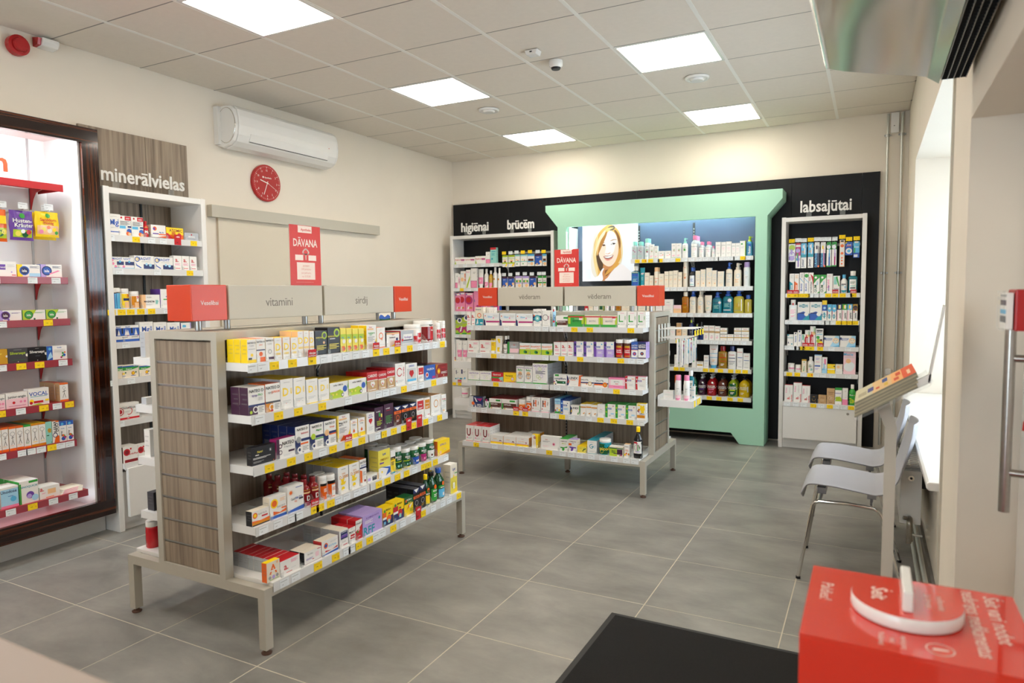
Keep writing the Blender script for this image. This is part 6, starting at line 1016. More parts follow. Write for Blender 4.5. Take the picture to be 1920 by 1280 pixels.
Gg|box .045 w c h|O .45 .56 .17 .3 c;R .45 .5 .66 .57 c;R .5 .6 .66 .68 w;V .82 .55 .08 s Gluko;R .3 .85 .7 .87 a;L .2 .8 .2 2 A;R 0 0 1 .03 c|white carton with blue letter G
apic|jar 0 c w|R .03 .05 .97 .72 G;T .5 .42 .24 Y apicol;O .35 .25 .14 .12 Y;C .75 .6 .12 c|green jar with wide white lid
fora|box .05 e w e|R 0 0 .55 .82 l;R .55 .2 .95 .72 P;R 0 .76 1 .86 G;T .3 .55 .16 G Pure;T .3 .4 .16 G Fibra;R .3 .25 .6 .32 P;C .85 .15 .09 m;C .75 .1 .06 g;T .55 .92 .07 r Livol|green and plum herbal box
carr|box .04 w f w|T .45 .82 .08 k Livsane;T .5 .58 .07 o Rapšu;C .4 .3 .07 o;C .1 .2 .08 y;R .3 .1 .4 .3 o;C .85 .25 .08 j;L .2 .8 .5 1 o|slim white carton with orange print
brbt|gbot 0 k y|R .04 .16 .96 .54 w;C .35 .38 .12 m;C .5 .34 .1 g;R .1 .48 .5 .53 r;L .3 .8 .22 1 v|tall dark brown bottle, yellow cap
svr|sbot 0 z t|T .5 .62 .06 a SVR;C .35 .5 .04 m;C .65 .42 .04 m;O .5 .45 .08 .15 t;L .2 .8 .2 2 t|clear bottle with mint cap
svt|can 0 z t|T .5 .6 .06 a SVR;L .3 .8 .45 3 g;C .6 .35 .04 m;L .2 .7 .15 1 t|pale can with mint cap
svb|box .03 w t w|T .5 .85 .07 a SVR;L .4 .8 .6 3 g;C .55 .5 .03 r;L .2 .8 .2 2 i;R .1 .04 .9 .06 g|white carton with mint top
svc|box .04 w t w|T .5 .7 .14 a SVR;L .2 .8 .4 2 i;C .8 .5 .06 o|low cream box, mint edge
svp|pump 0 w t|L .3 .7 .5 3 g;T .5 .6 .05 a SVR;C .5 .4 .05 g|white pump bottle, mint head
mic|bot 0 z i|R .1 .02 .9 .62 w;T .5 .5 .06 a Bioderma;C .6 .38 .07 I;L .3 .7 .2 3 A|clear water bottle with pink cap
crm|box .035 w w h|T .5 .78 .06 a DERMA;L .2 .8 .6 2 I;O .6 .45 .06 .2 I;L .2 .8 .25 2 A|white cream carton
crg|box .035 w l g|C .35 .8 .06 g;L .2 .8 .6 2 A;R .9 0 1 1 l|white carton with green edge
cgr|box .035 e Y l|R .1 .3 .9 .7 G;L .2 .8 .2 1 u|cream and green carton
rb|box .035 r r w|R .2 .2 .8 .5 w|red and white carton
bpump|pump 0 s l|V .5 .35 .12 w Sebium;R .3 .5 .8 .6 b;L .3 .7 .15 2 w|blue pump bottle, lime head
teal|sbot 0 c w|R .1 .05 .9 .65 b;T .5 .5 .08 c Avène;L .2 .8 .4 3 t;R .1 .7 .9 .76 e|teal bottle with cream cap
tealt|tube 0 c w|T .5 .7 .1 w AP;L .3 .7 .5 3 t|dark teal standing tube
cr2|box .035 e w e|T .5 .75 .06 a Avène;L .2 .8 .5 2 f;L .2 .7 .2 1 A|cream coloured carton
cop|can 0 e f|T .5 .45 .06 o Thermale;L .3 .7 .3 2 o;R .1 .0 .9 .05 A|white can, copper cap
can|can 0 e e|T .5 .75 .04 o Eau;L .2 .8 .5 3 f;C .5 .35 .03 o|tall slim white aerosol can
can2|can 0 z v|O .4 .55 .06 .15 q;L .3 .7 .4 2 A|white aerosol can, violet cap
bb|bot 0 d b|R .05 .04 .9 .58 z;L .2 .7 .4 3 b;R .1 .1 .8 .14 t|dark bottle with blue cap
cr3|box .035 e w q|O .6 .65 .1 .12 q;L .2 .8 .45 2 A;C .6 .2 .04 f|cream carton with pale ring
wpb|pump 0 e b|T .45 .55 .05 a Bioderma;O .6 .45 .07 .12 s;L .2 .7 .3 3 A|white pump bottle, blue head
wpw|pump 0 e e|O .6 .45 .08 .12 s;L .2 .7 .3 3 f|white pump bottle, white head
oil|sbot 0 j e|T .5 .45 .06 o Huile;L .2 .8 .3 2 u|amber oil bottle, white cap
tub|tube 0 e w|O .6 .55 .1 .12 s;L .2 .7 .7 2 A;L .2 .7 .3 2 t|white standing tube
tpump|pump 0 c b|T .4 .5 .06 B Atoderm;C .8 .5 .06 w;L .2 .7 .35 3 t;R .1 .66 .9 .68 b|turquoise pump bottle
tpump2|pump 0 c b|T .4 .5 .06 B Atoderm;C .7 .55 .08 w;L .2 .7 .4 3 t;R .1 .12 .8 .15 w|large dark turquoise pump bottle
ypump|pump 0 Y b|R .1 .12 .8 .13 b;L .2 .7 .4 3 u;R .78 .1 .83 .6 w|large yellow pump bottle
ysm|sbot 0 Y b|L .3 .7 .5 2 u;R .5 .1 .55 .6 w|small yellow bottle, blue cap
pj|box .04 f w f|R 0 .55 1 1 I;L .2 .8 .4 2 A|low peach and white box
coprb|box .04 f w h|R 0 .6 1 1 N;L .2 .8 .5 2 n;R 0 0 1 .2 f|copper coloured carton
gbl|bot 0 B d|R .2 .05 .8 .5 d;C .5 .88 .07 l;L .3 .7 .4 2 a|dark blue bottle, lime dot
gpump|pump 0 B d|C .5 .68 .06 l;L .3 .7 .4 3 a|slim dark blue pump bottle
euc|box .035 w w w|R 0 .5 1 .64 f;R 0 .5 1 .64 N;T .5 .85 .06 r Eucerin;T .5 .3 .06 m Anti;L .25 .75 .2 2 i|white carton with tan band
eug|box .05 w w h|R 0 .42 1 .56 u;T .5 .8 .14 r Eucerin;L .2 .8 .2 2 A|low white box, grey gold band
eucs|box .05 w w w|R .1 .32 .9 .55 u;T .5 .8 .14 a Eucerin|small white box, gold stripe
euc2|box .035 w h h|T .5 .82 .06 r Eucerin;R .1 .54 .9 .57 b;L .25 .75 .4 2 A;R .2 .1 .8 .12 a|white carton with thin band
tpb|box .03 w w w|R .1 .45 .6 .62 N;L .2 .7 .8 2 A|narrow white carton, tan square
etub|tube 0 w s|T .5 .82 .05 r Eucerin;R .02 .62 .98 .64 s;R .02 .45 .98 .47 s;L .3 .7 .35 2 f;R .1 .25 .9 .26 s|white standing tube with blue cap
eoil|sbot 0 u x|T .5 .62 .05 r Eucerin;R .1 .48 .9 .51 r;R .1 .32 .9 .34 r;L .3 .7 .2 2 w|amber shower oil bottle, red cap
elot|sbot 0 w B|T .5 .62 .06 r Eucerin;R .1 .46 .9 .49 B;R .1 .32 .9 .34 B;L .2 .8 .26 2 a|white lotion bottle, navy cap
orng|box .03 o o w|R 0 0 1 .6 w;L .2 .8 .3 2 a|white carton with orange top
sav0|spump 0 G k|T .5 .4 .06 w SAVON;R .3 .25 .7 .5 w|dark green soap bottle
sav1|spump 0 P h|T .5 .44 .08 w SAVON;T .5 .37 .05 w DE_MARSEILLE;R .2 .28 .8 .31 p;L .3 .7 .2 2 a;C .65 .6 .04 w|dark purple soap pump bottle
sav2|spump 0 r h|T .5 .44 .08 w SAVON;T .5 .37 .05 w DE_MARSEILLE;R .2 .28 .8 .31 i;L .3 .7 .2 2 i;C .65 .6 .04 w|red soap pump bottle
sav3|spump 0 n k|T .5 .44 .08 w SAVON;T .5 .37 .05 w DE_MARSEILLE;R .2 .28 .8 .31 f;L .3 .7 .2 2 a;C .65 .6 .04 w|brown soap pump bottle
sav4|spump 0 l h|R .02 .0 .98 .6 G;T .5 .44 .08 w SAVON;T .5 .37 .05 w DE_MARSEILLE;R .2 .28 .8 .33 l;L .3 .7 .2 2 w;C .65 .6 .04 w|olive green soap pump bottle
sav5|spump 0 y k|T .45 .44 .08 w SAVON;T .45 .37 .05 w DE_MARSEILLE;R .2 .28 .6 .31 u;L .2 .5 .2 2 e;R .8 .25 .88 .5 w|yellow soap pump bottle
elt|box .035 w w w|P c 0 0 .7 0 .7 .5 0 .62;V .35 .27 .3 w elmex;L .2 .8 .9 3 A|toothpaste box with teal wedge
elo|box .035 w w w|P o 0 0 .7 0 .7 .5 0 .62;V .35 .27 .3 w elmex;L .2 .8 .9 3 f|toothpaste box with orange wedge
bla|box .035 w w w|V .4 .3 .26 b BLANX;P s 0 .72 1 .5 1 .53 0 .76;R .3 .75 .7 .95 A|white toothpaste box, blue curve
blb|box .035 w w w|V .4 .3 .26 b BLANX;P s 0 .72 1 .5 1 .53 0 .76;C .5 .85 .1 g|white toothpaste box, green leaf
par|box .035 w w r|V .45 .28 .24 d parodontax;P r .3 .95 1 .8 1 .2 .8 .6;R .15 .6 .3 .8 r|white toothpaste box, red flash
gum|box .035 w g w|P g 0 .5 .5 .72 1 .85 1 1 0 1;V .3 .25 .3 G GUM;V .6 .55 .08 s PRO;P g .6 0 1 .12 1 0;C .35 .85 .06 w|green and white toothpaste box
lacp|box .035 w i w|O .4 .88 .05 .3 i;V .2 .5 .2 i lacalut;V .3 .25 .1 p white|white box with pink lettering
grn|box .035 w g z|P t .1 .5 .6 .5 .5 .95 .1 .95;P g .4 .9 .6 1 .95 .4 .8 .4;T .5 .25 .1 B Splat|white and pale green box
mw1|bot 0 w s|R .05 .0 .95 .15 c;R .15 .45 .8 .5 d;R .15 .4 .5 .43 c;C .7 .32 .05 q|white bottle with light blue cap
mw2|sbot 0 c w|R .12 .12 .88 .62 w;L .2 .8 .5 2 G;R .2 .2 .8 .26 d;R .2 .3 .8 .34 t|green mouthwash bottle, white cap
mw3|sbot 0 z w|R .15 .15 .85 .6 w;L .2 .8 .5 4 i;R .4 .74 .6 .98 r;L .25 .7 .22 2 i|clear rinse bottle with red strip
cor|box .05 w i w|P b 0 0 1 0 1 .35 .5 .48 0 .36;P c .4 0 1 0 1 .3 .7 .2;R .05 .36 .7 .41 B;C .75 .33 .11 w;C .5 .78 .1 c;R .12 .72 .88 .84 c;T .5 .78 .1 w COREGA|blue and white denture box
cty|box .035 w y w|R 0 .78 1 1 y;P b 0 .48 1 .48 1 .78 0 .78;O .45 .25 .1 .25 c;R .35 .1 .6 .4 c;C .5 .62 .06 q|slim carton with yellow tab
ct|box .035 w w w|P s 0 .62 .5 .5 1 .62 1 1 0 1;O .45 .25 .1 .25 c;R .35 .1 .6 .4 c;C .5 .75 .07 w;R 0 .3 .1 .6 m|slim white and blue carton
cpv|box .035 w p w|R 0 .65 1 1 B;R .3 .72 .8 .95 y;R .5 .72 .8 .95 w;V .6 .3 .18 k paste;R 0 0 .3 .6 I|slim carton with violet top
cpg|box .035 w g w|R 0 .65 1 1 g;R .3 .72 .8 .95 y;R .5 .72 .8 .95 w;V .6 .3 .18 k paste;R 0 0 .3 .6 I|slim carton with green top
cps|box .035 w s w|R 0 .65 1 1 s;R .3 .72 .8 .95 y;R .5 .72 .8 .95 w;V .6 .3 .18 k paste;R 0 0 .3 .6 I|slim carton with blue top
cpn|box .035 w n w|R 0 .6 1 1 u;C .5 .8 .12 k;C .5 .72 .1 n;V .5 .3 .18 k paste;R .1 .5 .4 .56 r|slim carton with brown top
neu|box .04 w w w|T .5 .72 .14 c Neutral;P B .1 .2 .3 .2 .2 .4;C .75 .15 .06 c;R 0 .9 .3 1 c|small white box, teal wording
neu2|box .03 w w w|V .5 .5 .3 b Neutral;C .5 .92 .05 B|slim white toothpaste box
elr|box .035 w w w|P r 0 0 .65 0 .65 .6 .2 .75 .2 .6 0 .55;V .35 .3 .28 w elmex;C .7 .65 .09 f;V .75 .8 .1 g junior|toothpaste box with red wedge
kidt|box .04 w z w|R .1 .85 .9 .92 d;T .5 .8 .08 B SPLAT;C .3 .5 .09 g;C .4 .3 .12 l;C .7 .2 .1 y;C .75 .35 .06 n;R 0 0 1 .12 e;R .1 .66 .9 .69 s|white children box, cartoon fruit
rin|box .045 w w q|P q .4 0 1 0 1 1 .75 1 .6 .5;P s .5 0 1 0 1 .15;C .78 .55 .26 f;C .78 .52 .2 e;C .71 .6 .03 n;C .84 .6 .03 n;R .74 .4 .82 .43 r;T .3 .74 .16 b Rinomer;L .1 .5 .6 1 b;T .08 .72 .3 B R|pale blue box with baby face
pjar|jar 0 w w|R .2 .35 .95 .5 i;L .3 .8 .25 2 A|low white jar with pink band
olv|box .035 e y y|R 0 .9 1 1 u;C .5 .8 .04 g;P g .3 .1 .4 .1 .6 .5 .5 .5;P g .4 .1 .5 .1 .8 .4;R .05 0 .1 1 y|cream carton with olive twig
wbot|bot 0 w w|T .4 .5 .05 G ziede;L .2 .7 .42 2 G;C .6 .2 .08 t;C .4 .22 .06 I|white lotion bottle, green print
lav|box .04 w v w|R .05 .35 .8 .42 b;L .2 .7 .8 2 v;L .2 .7 .6 1 i;L .1 .6 .25 2 v;R 0 .97 1 1 s|tall lavender white carton
pnk2|box .035 w w w|R .4 .55 .8 .9 i;R 0 0 1 .3 q;V .3 .4 .2 s Bepan|slim white box, pink square
ylw|box .04 y y y|R 0 .4 1 .52 w;R .8 .75 1 .85 k;R .1 .7 .5 .85 Y|low yellow box
wbx|box .04 w w w|R 0 .5 1 1 e;C .4 .72 .14 f;L .1 .8 .2 2 A|low white box, skin photo
mer|box .06 I w w|C .45 .32 .2 z;C .6 .38 .16 z;C .4 .58 .1 f;T .4 .88 .13 s Merie;R .3 .82 .6 .83 r;L .1 .9 .75 1 A|large pale pink box
av|box .045 w r w|V .4 .22 .50 r a.;V .85 .2 .1 r Apotheka;V .2 .68 .09 i Krēms;V .6 .68 .06 A medikamenti|white box, sideways red a
blkj|box .05 k k k|O .5 .45 .2 .15 u;C .5 .55 .16 k;C .6 .5 .1 k;C .75 .12 .05 j;R .35 .75 .65 .8 u|small black box, gold crescent
crf|box .045 N N N|T .5 .78 .08 n Cosmos;L .2 .8 .66 1 n;O .4 .4 .1 .12 e;O .65 .38 .08 .12 e;L .3 .7 .12 1 n|brown kraft carton
grw|box .04 w g w|R .0 .88 1 1 g;T .4 .7 .09 p Lactacyd;P l 0 .2 .3 .45 .7 .5 1 .3 1 .2;C .3 .38 .1 l;C .7 .36 .1 l;T .5 .06 .05 r a|white carton, lime splash
pkb|box .035 w w w|R 0 0 1 .34 i;L .4 .8 .85 2 A;R .5 .42 .8 .44 i|white carton with pink base
gbt2|bot 0 g w|P Y .3 .1 .9 .5 .8 .5 .2 .1;T .4 .5 .07 w Fluid;R .1 .3 .4 .35 l;C .5 .2 .1 l|green bottle, pale domed cap
hyg|box .045 w w w|T .35 .65 .25 r Hydrovit;P l 0 0 .15 0 .05 .5;R .62 .5 .95 .7 m;L .6 .9 .35 1 i;P l .35 .9 .6 1 .5 1|low white hygiene box
wpk|box .035 w w w|R 0 0 1 .36 i;R 0 0 1 .36 m;R .05 .02 .95 .34 i;L .4 .8 .8 2 a|white carton with rose base
mhr|box .045 t t t|R 0 .86 1 1 r;R .2 .72 .9 .77 c;L .2 .8 .62 3 c;C .3 .28 .06 c|pale mint carton, red top
wpp|box .035 w w w|R .3 .2 .7 .8 I;V .5 .5 .15 m Gyno|thin white and pink carton
worg|box .04 w w w|C .3 .5 .12 f;T .3 .85 .05 s Aknet;R .78 .6 .95 .85 o;R .78 .4 .95 .55 o;R .5 .2 .9 .4 A|white carton, orange marks
wgr|box .04 w w w|P l 0 0 .3 0 .9 .5 .9 .7 .2 .2;T .4 .88 .06 i Hygitus|white carton with lime swoosh
tpk|tube 0 w w|R .02 .2 .98 .55 m;R .02 .2 .98 .55 i;T .5 .85 .04 a Isdin;L .3 .7 .4 2 w|white and rose standing tube
bpk|bot 0 w w|R .05 0 .95 .3 i;L .3 .7 .6 2 A;L .3 .7 .2 2 w|white bottle with rose base
boil|bot 0 u w|R .05 0 .95 .28 i;L .3 .7 .6 1 y|small yellow bottle, rose base
bwh|bot 0 w w|C .4 .42 .05 j;L .3 .7 .6 2 A|white spray bottle, orange dot
spk|can 0 w i|R .02 0 .98 .08 i;R .02 .08 .98 .2 I;R .3 .45 .7 .47 a;L .3 .6 .4 2 A|white spray can with pink cap
jred|jar 0 r w|R .05 .03 .95 .45 x;R .1 .3 .9 .34 i|red gummies jar, white lid
pad|box .06 i i i|C .45 .6 .24 m;C .4 .62 .16 r;R .1 .9 .9 .97 w;P w .2 .1 .4 .1 .5 .28 .3 .24;R .5 .15 .85 .22 j;C .15 .92 .04 b|pink sanitary pad pack
pad2|box .06 i A b|R .12 0 1 1 i;R .3 .0 .9 .3 m;P w .5 .5 .6 .7 .8 .55 .7 .5;R .7 .7 .85 .92 l;V .08 .5 .06 b Seni|tall pink pad pack
tena|box .06 l b l|R 0 .88 1 1 B;C .5 .86 .17 w;C .5 .86 .1 B;T .4 .62 .12 a discreet;C .65 .28 .2 m;R 0 .25 .5 .38 m;P w .5 .15 .7 .2 .85 .5 .7 .5;R 0 0 .5 .08 g|lime green incontinence pack
wpv|box .04 w w w|R .1 .3 .3 .6 v;R .5 .45 .9 .6 v;L .1 .9 .85 2 a;L .4 .8 .25 2 v|white and violet carton
wip|box .05 w w w|P s .5 .2 .8 .25 .7 .4;R .3 .6 .45 .9 B;R .1 .2 .4 .3 c;L .5 .8 .75 2 a|white wipes pack
l1|box .045 w w w|R 0 .45 .35 .8 p;T .17 .62 .13 w Bronchi;L .45 .9 .8 3 A;C .7 .3 .05 v;R .7 .08 .95 .13 r|white box with violet square
islay|box .04 w y y|R 0 0 .22 1 y;C .3 .5 .38 b;C .3 .5 .3 B;T .3 .5 .24 w isla;L .55 .95 .85 3 B;R .5 0 1 .3 q|lozenge box, blue disc, yellow edge
islab|box .04 w v b|R 0 0 .25 1 v;C .28 .5 .38 B;C .28 .5 .3 b;T .28 .5 .24 w isla;L .55 .95 .85 3 B;P i .4 .2 .9 .5 .8 .55 .4 .3|lozenge box, blue disc, violet edge
islap|box .04 w w v|R 0 0 .3 1 v;C .4 .5 .42 p;C .4 .5 .34 P;T .4 .5 .26 w isla;L .62 .95 .75 2 p;C .5 .08 .1 p|lozenge box with purple disc
islag|box .04 w l g|P l 0 0 .3 0 .6 1 0 1;C .26 .5 .42 G;C .26 .5 .34 g;T .26 .5 .26 w isla;L .52 .95 .75 2 g;C .5 .08 .1 G|lozenge box with green disc
sv1|box .045 u u u|R 0 0 1 1 l;R 0 0 1 1 u;T .4 .7 .15 Y Silver;C .95 .5 .08 w|olive green lozenge box
sv2|box .045 d d d|T .5 .68 .2 l Silversept;L .3 .7 .9 1 a;R .2 .2 .9 .21 g;C .98 .5 .1 w;C .5 .08 .03 w|grey green lozenge box
sv3|box .045 k d d|T .5 .68 .2 w Silversept;L .4 .6 .9 1 a;R .4 .35 .65 .42 d;C .98 .5 .1 w;C .5 .08 .03 w|very dark lozenge box
sec|box .045 w w s|R 0 0 .28 1 b;C .15 .8 .1 s;P q 0 0 .28 .2 .2 .6 .1 .4;T .62 .87 .09 b Secalip;C .85 .3 .1 b;C .78 .45 .07 g;C .7 .15 .07 m;C .88 .5 .06 o;C .76 .25 .07 g;L .35 .9 .72 4 A|white box with colour cluster
jang|box .04 I w w|R 0 .62 1 1 w;T .5 .74 .18 d junior-angin;C .35 .35 .09 r;C .68 .38 .08 i;C .86 .38 .08 i;L .1 .9 .14 1 m|pink throat lozenge box
voc|box .045 w w w|T .5 .68 .28 b VOCAL;R .1 .5 .9 .53 c;C .15 .25 .12 y;C .12 .15 .09 r;R .25 .12 .7 .25 r;P l .1 0 .7 0 .5 .1;R .8 .2 .98 .3 y|white box with blue wording
stk|box .05 w o N|R 0 .92 1 1 o;R 0 0 1 .1 o;O .5 .74 .08 .12 k;R .48 .42 .52 .66 k;P k .3 .2 .34 .2 .52 .45 .48 .45;P k .7 .2 .66 .2 .48 .45 .52 .45;P k .3 .5 .3 .53 .7 .6 .7 .57;R .3 .9 .6 .91 g|stick figure carton, orange edges
stk1|box .05 w o N|R 0 .92 1 1 o;R 0 0 1 .1 o;O .5 .70 .09 .12 k;R .47 .40 .53 .62 k;P k .25 .24 .31 .24 .53 .42 .47 .42;P k .75 .24 .69 .24 .47 .42 .53 .42;P k .3 .52 .3 .54 .7 .58 .7 .56;R .1 .2 .6 .22 f|white stick figure carton, orange top
stkg|box .05 w g N|R 0 .92 1 1 g;R 0 0 1 .08 o;O .5 .70 .09 .12 k;R .47 .40 .53 .62 k;P k .25 .24 .31 .24 .53 .42 .47 .42;P k .75 .24 .69 .24 .47 .42 .53 .42;R .2 .2 .7 .22 g|stick figure carton, green top
stky|box .05 w y N|R 0 .92 1 1 j;R 0 0 1 .1 j;O .5 .72 .09 .12 k;R .47 .42 .53 .64 k;P k .25 .26 .31 .26 .53 .44 .47 .44;P k .75 .26 .69 .26 .47 .44 .53 .44;R .2 .2 .8 .22 y|stick figure carton, yellow top
tea|box .05 t n t|C .6 .62 .08 u;P u .3 .55 .8 .6 .9 .5 .5 .5;R .1 .36 .5 .4 G;R .8 .04 .9 .08 k|pale teal carton
ole|box .05 w o e|V .4 .68 .24 k OLEFAR;V .7 .7 .2 k DUO;P o .2 0 1 0 1 .3 .5 .35;C .4 .35 .11 B;C .4 .35 .08 w;R .5 .95 1 1 o|white carton with orange corner
blu|box .045 w b w|R 0 .8 1 1 b;C .4 .88 .07 s;T .45 .66 .05 b Secalip;C .5 .14 .1 b;C .6 .28 .06 g;C .75 .2 .06 m;C .45 .3 .06 o;V .2 .4 .1 d spray|white carton with blue top
wht|box .04 w w w|L .2 .8 .5 2 a|white box at frame edge
uno|box .05 q w w|R 0 0 1 .12 i;T .45 .78 .2 B Unodose;C .7 .4 .13 s;L .4 .7 .55 1 b;R 0 .9 1 1 w|pale blue nasal dose box
rinq|box .05 w w g|R .5 .88 .98 .98 g;T .5 .74 .14 c RINOQUICK;C .55 .35 .16 p;C .5 .3 .1 v;C .8 .2 .14 q;R 0 0 .08 .9 g|white sachet carton, green tab
sach|box .09 w w w|T .12 .85 .4 r a.;R .4 .35 .8 .75 f;R .3 .06 .7 .12 o;L .1 .3 .5 2 i|flat white bag with red a
papr|box .12 w w w|L .2 .9 .6 3 i|stack of folded white leaflets
Mg|box .045 w w w|T .45 .62 .30 b Mg;V .85 .64 .13 b 400;R .3 .88 .7 .89 a;L .2 .8 .36 1 A;R .2 .14 .9 .18 b;C .12 .16 .03 b|white carton with blue Mg
akt|box .05 w w w|R .5 .78 1 .98 r;T .75 .88 .08 w aktiv;C .22 .9 .05 r;R .05 .36 .55 .5 s;L .1 .9 .72 4 d;C .82 .24 .13 b;C .72 .12 .1 o;C .85 .1 .08 f;R .7 .42 1 .5 B|white box with red aktiv label
mgb|bot 0 r r|T .5 .35 .18 w Mg;R .1 .6 .9 .64 u|red supplement bottle
mgo|box .05 w w e|C .25 .72 .16 o;C .2 .7 .1 p;T .7 .45 .12 b Mg_B6;R .1 .3 .5 .38 p;R .5 .26 1 .34 o;R 0 0 1 .06 P;P o .4 .1 1 .2 1 .05|white box with orange flower
atom|box .05 y y o|R 0 0 1 .4 o;P r 0 0 .4 0 .1 .5 0 .5;T .55 .76 .26 x ATOMIC;C .42 .5 .2 j;T .42 .5 .1 r 1+1;C .75 .36 .2 r;T .75 .36 .18 w Mg|yellow and orange box
gry|box .05 h h A|C .5 .75 .1 r;T .5 .5 .22 w MAGNIJ;L .2 .8 .2 1 d|low silver grey box
mv1|box .05 w w w|T .5 .84 .2 b MAGVIT;C .1 .7 .12 i;C .15 .4 .12 i;C .35 .15 .12 i;R .45 .3 1 .6 B;C .7 .6 .1 s;L .4 .9 .2 1 I;R .2 0 1 .06 s|white box with pink spheres
mv2|box .05 w w w|T .5 .78 .24 b MAGVIT;O .14 .72 .2 .3 b;O .14 .72 .12 .4 y;P b .05 .5 .12 .3 .35 .1 .3 .05 .08 .25;R .45 0 1 .36 B;C .6 .36 .1 q;C .8 .3 .12 q;L .35 .8 .55 1 a|white box with blue arc
bjar|jar 0 w w|R .03 .02 .97 .75 s;R .03 .02 .4 .75 b;R .03 .75 .97 .8 k;P w .7 .1 .9 .1 .8 .6|white jar with blue label
yjar|jar 0 w w|R .03 .05 .97 .74 y;C .6 .65 .09 r;R .2 .4 .9 .52 B;R .3 .05 .8 .35 f|white jar with yellow label
ojr4|jar 0 w w|R .03 .05 .97 .72 j;R .5 .4 .97 .7 w;C .6 .65 .08 r;R .3 .05 .8 .35 f|white jar with amber label
mag|box .05 w w f|R 0 0 .2 1 f;C .85 .5 .1 t;R .75 .3 .88 .6 t;T .4 .82 .09 a Beryllex;T .4 .5 .14 k MAGNE_B6;L .2 .6 .3 2 A|white magnesium box, orange edge
mgw|box .05 w A p|R .8 .85 1 1 p;T .5 .6 .08 b Magnij;R .2 .42 .8 .48 g;R 0 0 .03 1 v;L .2 .8 .2 1 A|white box, violet corner
mgs|box .05 w A p|C .3 .8 .07 c;R .15 .7 .5 .85 s;R .9 0 1 1 v;L .2 .7 .4 2 A|white box, light blue emblem
bex|box .05 w w d|R 0 .36 1 .84 b;R .1 .4 .25 .8 B;R .5 .5 .6 .84 k;P w .2 .4 .4 .4 .3 .75;P w .7 .4 .9 .4 .8 .8;T .3 .9 .1 b BexIT;R 0 0 1 .15 b;R .5 .25 .9 .3 a;P r .85 .34 .95 .34 .95 .4|blue and white drink box
diag|box .05 e w e|R 0 .84 1 .94 b;P g 0 .6 .5 .6 1 .76 1 .84 0 .84;T .4 .7 .12 w Diagram;C .65 .34 .15 j;C .65 .34 .08 y;C .82 .4 .06 G;R .5 .12 .8 .16 b|white box, orange slice, green swoosh
glu|box .045 w w w|R 0 0 1 .12 r;C .12 .5 .14 r;O .12 .5 .24 .2 r;T .65 .72 .16 a Glukofor;L .5 .9 .5 2 A|white box, red burst, red base
car2|box .045 w w n|C .25 .65 .22 r;C .25 .65 .13 x;T .62 .52 .12 r CardioPlus;R .1 0 1 .18 x;C .5 .84 .06 r|white and red capsule box
pl1|card .012 w w w|R 0 .84 1 1 l;R 0 .68 1 .72 l;C .5 .5 .14 f;C .5 .42 .08 k;R 0 .28 1 .4 l;P y .5 .05 .8 .05 1 .3 .8 .3|lime green plaster pack
pl2|card .012 w w w|R 0 .86 1 1 t;C .3 .55 .06 y;C .6 .5 .05 r;R 0 .36 1 .44 t;C .4 .2 .06 g|pale teal plaster pack
pl3|card .012 w w w|R 0 .84 1 1 s;R 0 .66 1 .7 w;R .1 .42 .9 .62 n;R 0 .34 1 .42 s;C .65 .2 .14 f;L .1 .4 .28 3 a|white and blue plaster pack
pl4|card .012 b w w|R 0 .84 1 1 P;T .4 .74 .08 w plastic;P w 0 0 1 0 1 .4 .6 .1 0 .16;C .3 .16 .1 N;C .8 .36 .12 f|blue plaster pack, purple header
pl5|card .012 w w w|R 0 .82 1 1 v;R .1 .46 .9 .66 g;C .5 .55 .1 f;R 0 .36 1 .44 v;C .65 .2 .15 f|white plaster pack, violet header
pl6|card .012 w w w|R 0 .82 1 1 g;L .1 .9 .62 2 d;R 0 .36 1 .48 g;C .5 .26 .1 f|white plaster pack, green header
tb1|card .012 w w w|C .5 .78 .16 l;C .5 .4 .2 v;C .5 .4 .12 z;C .5 .2 .14 v;R .3 .4 .6 .7 v;R .05 .1 .2 .3 p|rounded floss pick pack
tb2|card .012 w w w|R 0 .5 1 .85 m;C .4 .7 .12 v;R .2 .4 .5 .6 g;R .1 .3 .8 .4 c;R .4 .05 .7 .5 p;R .5 .05 .62 .5 v;R 0 .93 1 1 r|purple toothbrush pack
tb3|card .012 w w w|R 0 .45 1 1 s;R .1 .6 .6 .7 a;R .55 .1 .68 .95 w;P w .5 .1 .66 .1 .8 .8 .7 .8;R 0 .43 1 .55 c;V .3 .2 .2 B Junior;R .3 .8 .5 .92 z|light blue toothbrush pack
curb|card .012 w w w|R 0 0 1 .56 B;R .7 .05 .84 .85 d;R .3 .72 .6 .86 P;V .3 .28 .3 s CURAPROX;C .85 .04 .04 o|navy toothbrush pack, blue brush
cury|card .012 w w w|R 0 0 1 .56 B;R .6 .05 .74 .75 i;R .3 .72 .6 .86 y;V .3 .28 .3 s CURAPROX;C .85 .04 .04 o|navy toothbrush pack, pink brush
tbb|card .012 w w w|R 0 .7 1 1 g;R .45 .05 .75 .55 b;R .5 .4 .7 .9 s;R 0 0 1 .05 g;C .4 .8 .09 z|green topped pack, blue brush
tbm|card .012 w w w|R 0 .7 1 1 g;R .5 .05 .8 .55 m;R .55 .4 .75 .9 v;R 0 0 1 .05 g;C .4 .8 .09 z|green topped pack, magenta brush
tbo|card .012 f w w|R .08 .02 .92 .9 w;C .5 .78 .06 o;C .5 .5 .05 o;R .35 .3 .65 .36 o;R .35 .2 .65 .26 o;R .35 .08 .65 .14 o;R .1 .92 .9 1 w;R .2 .93 .8 .98 k|long orange edged brush pack
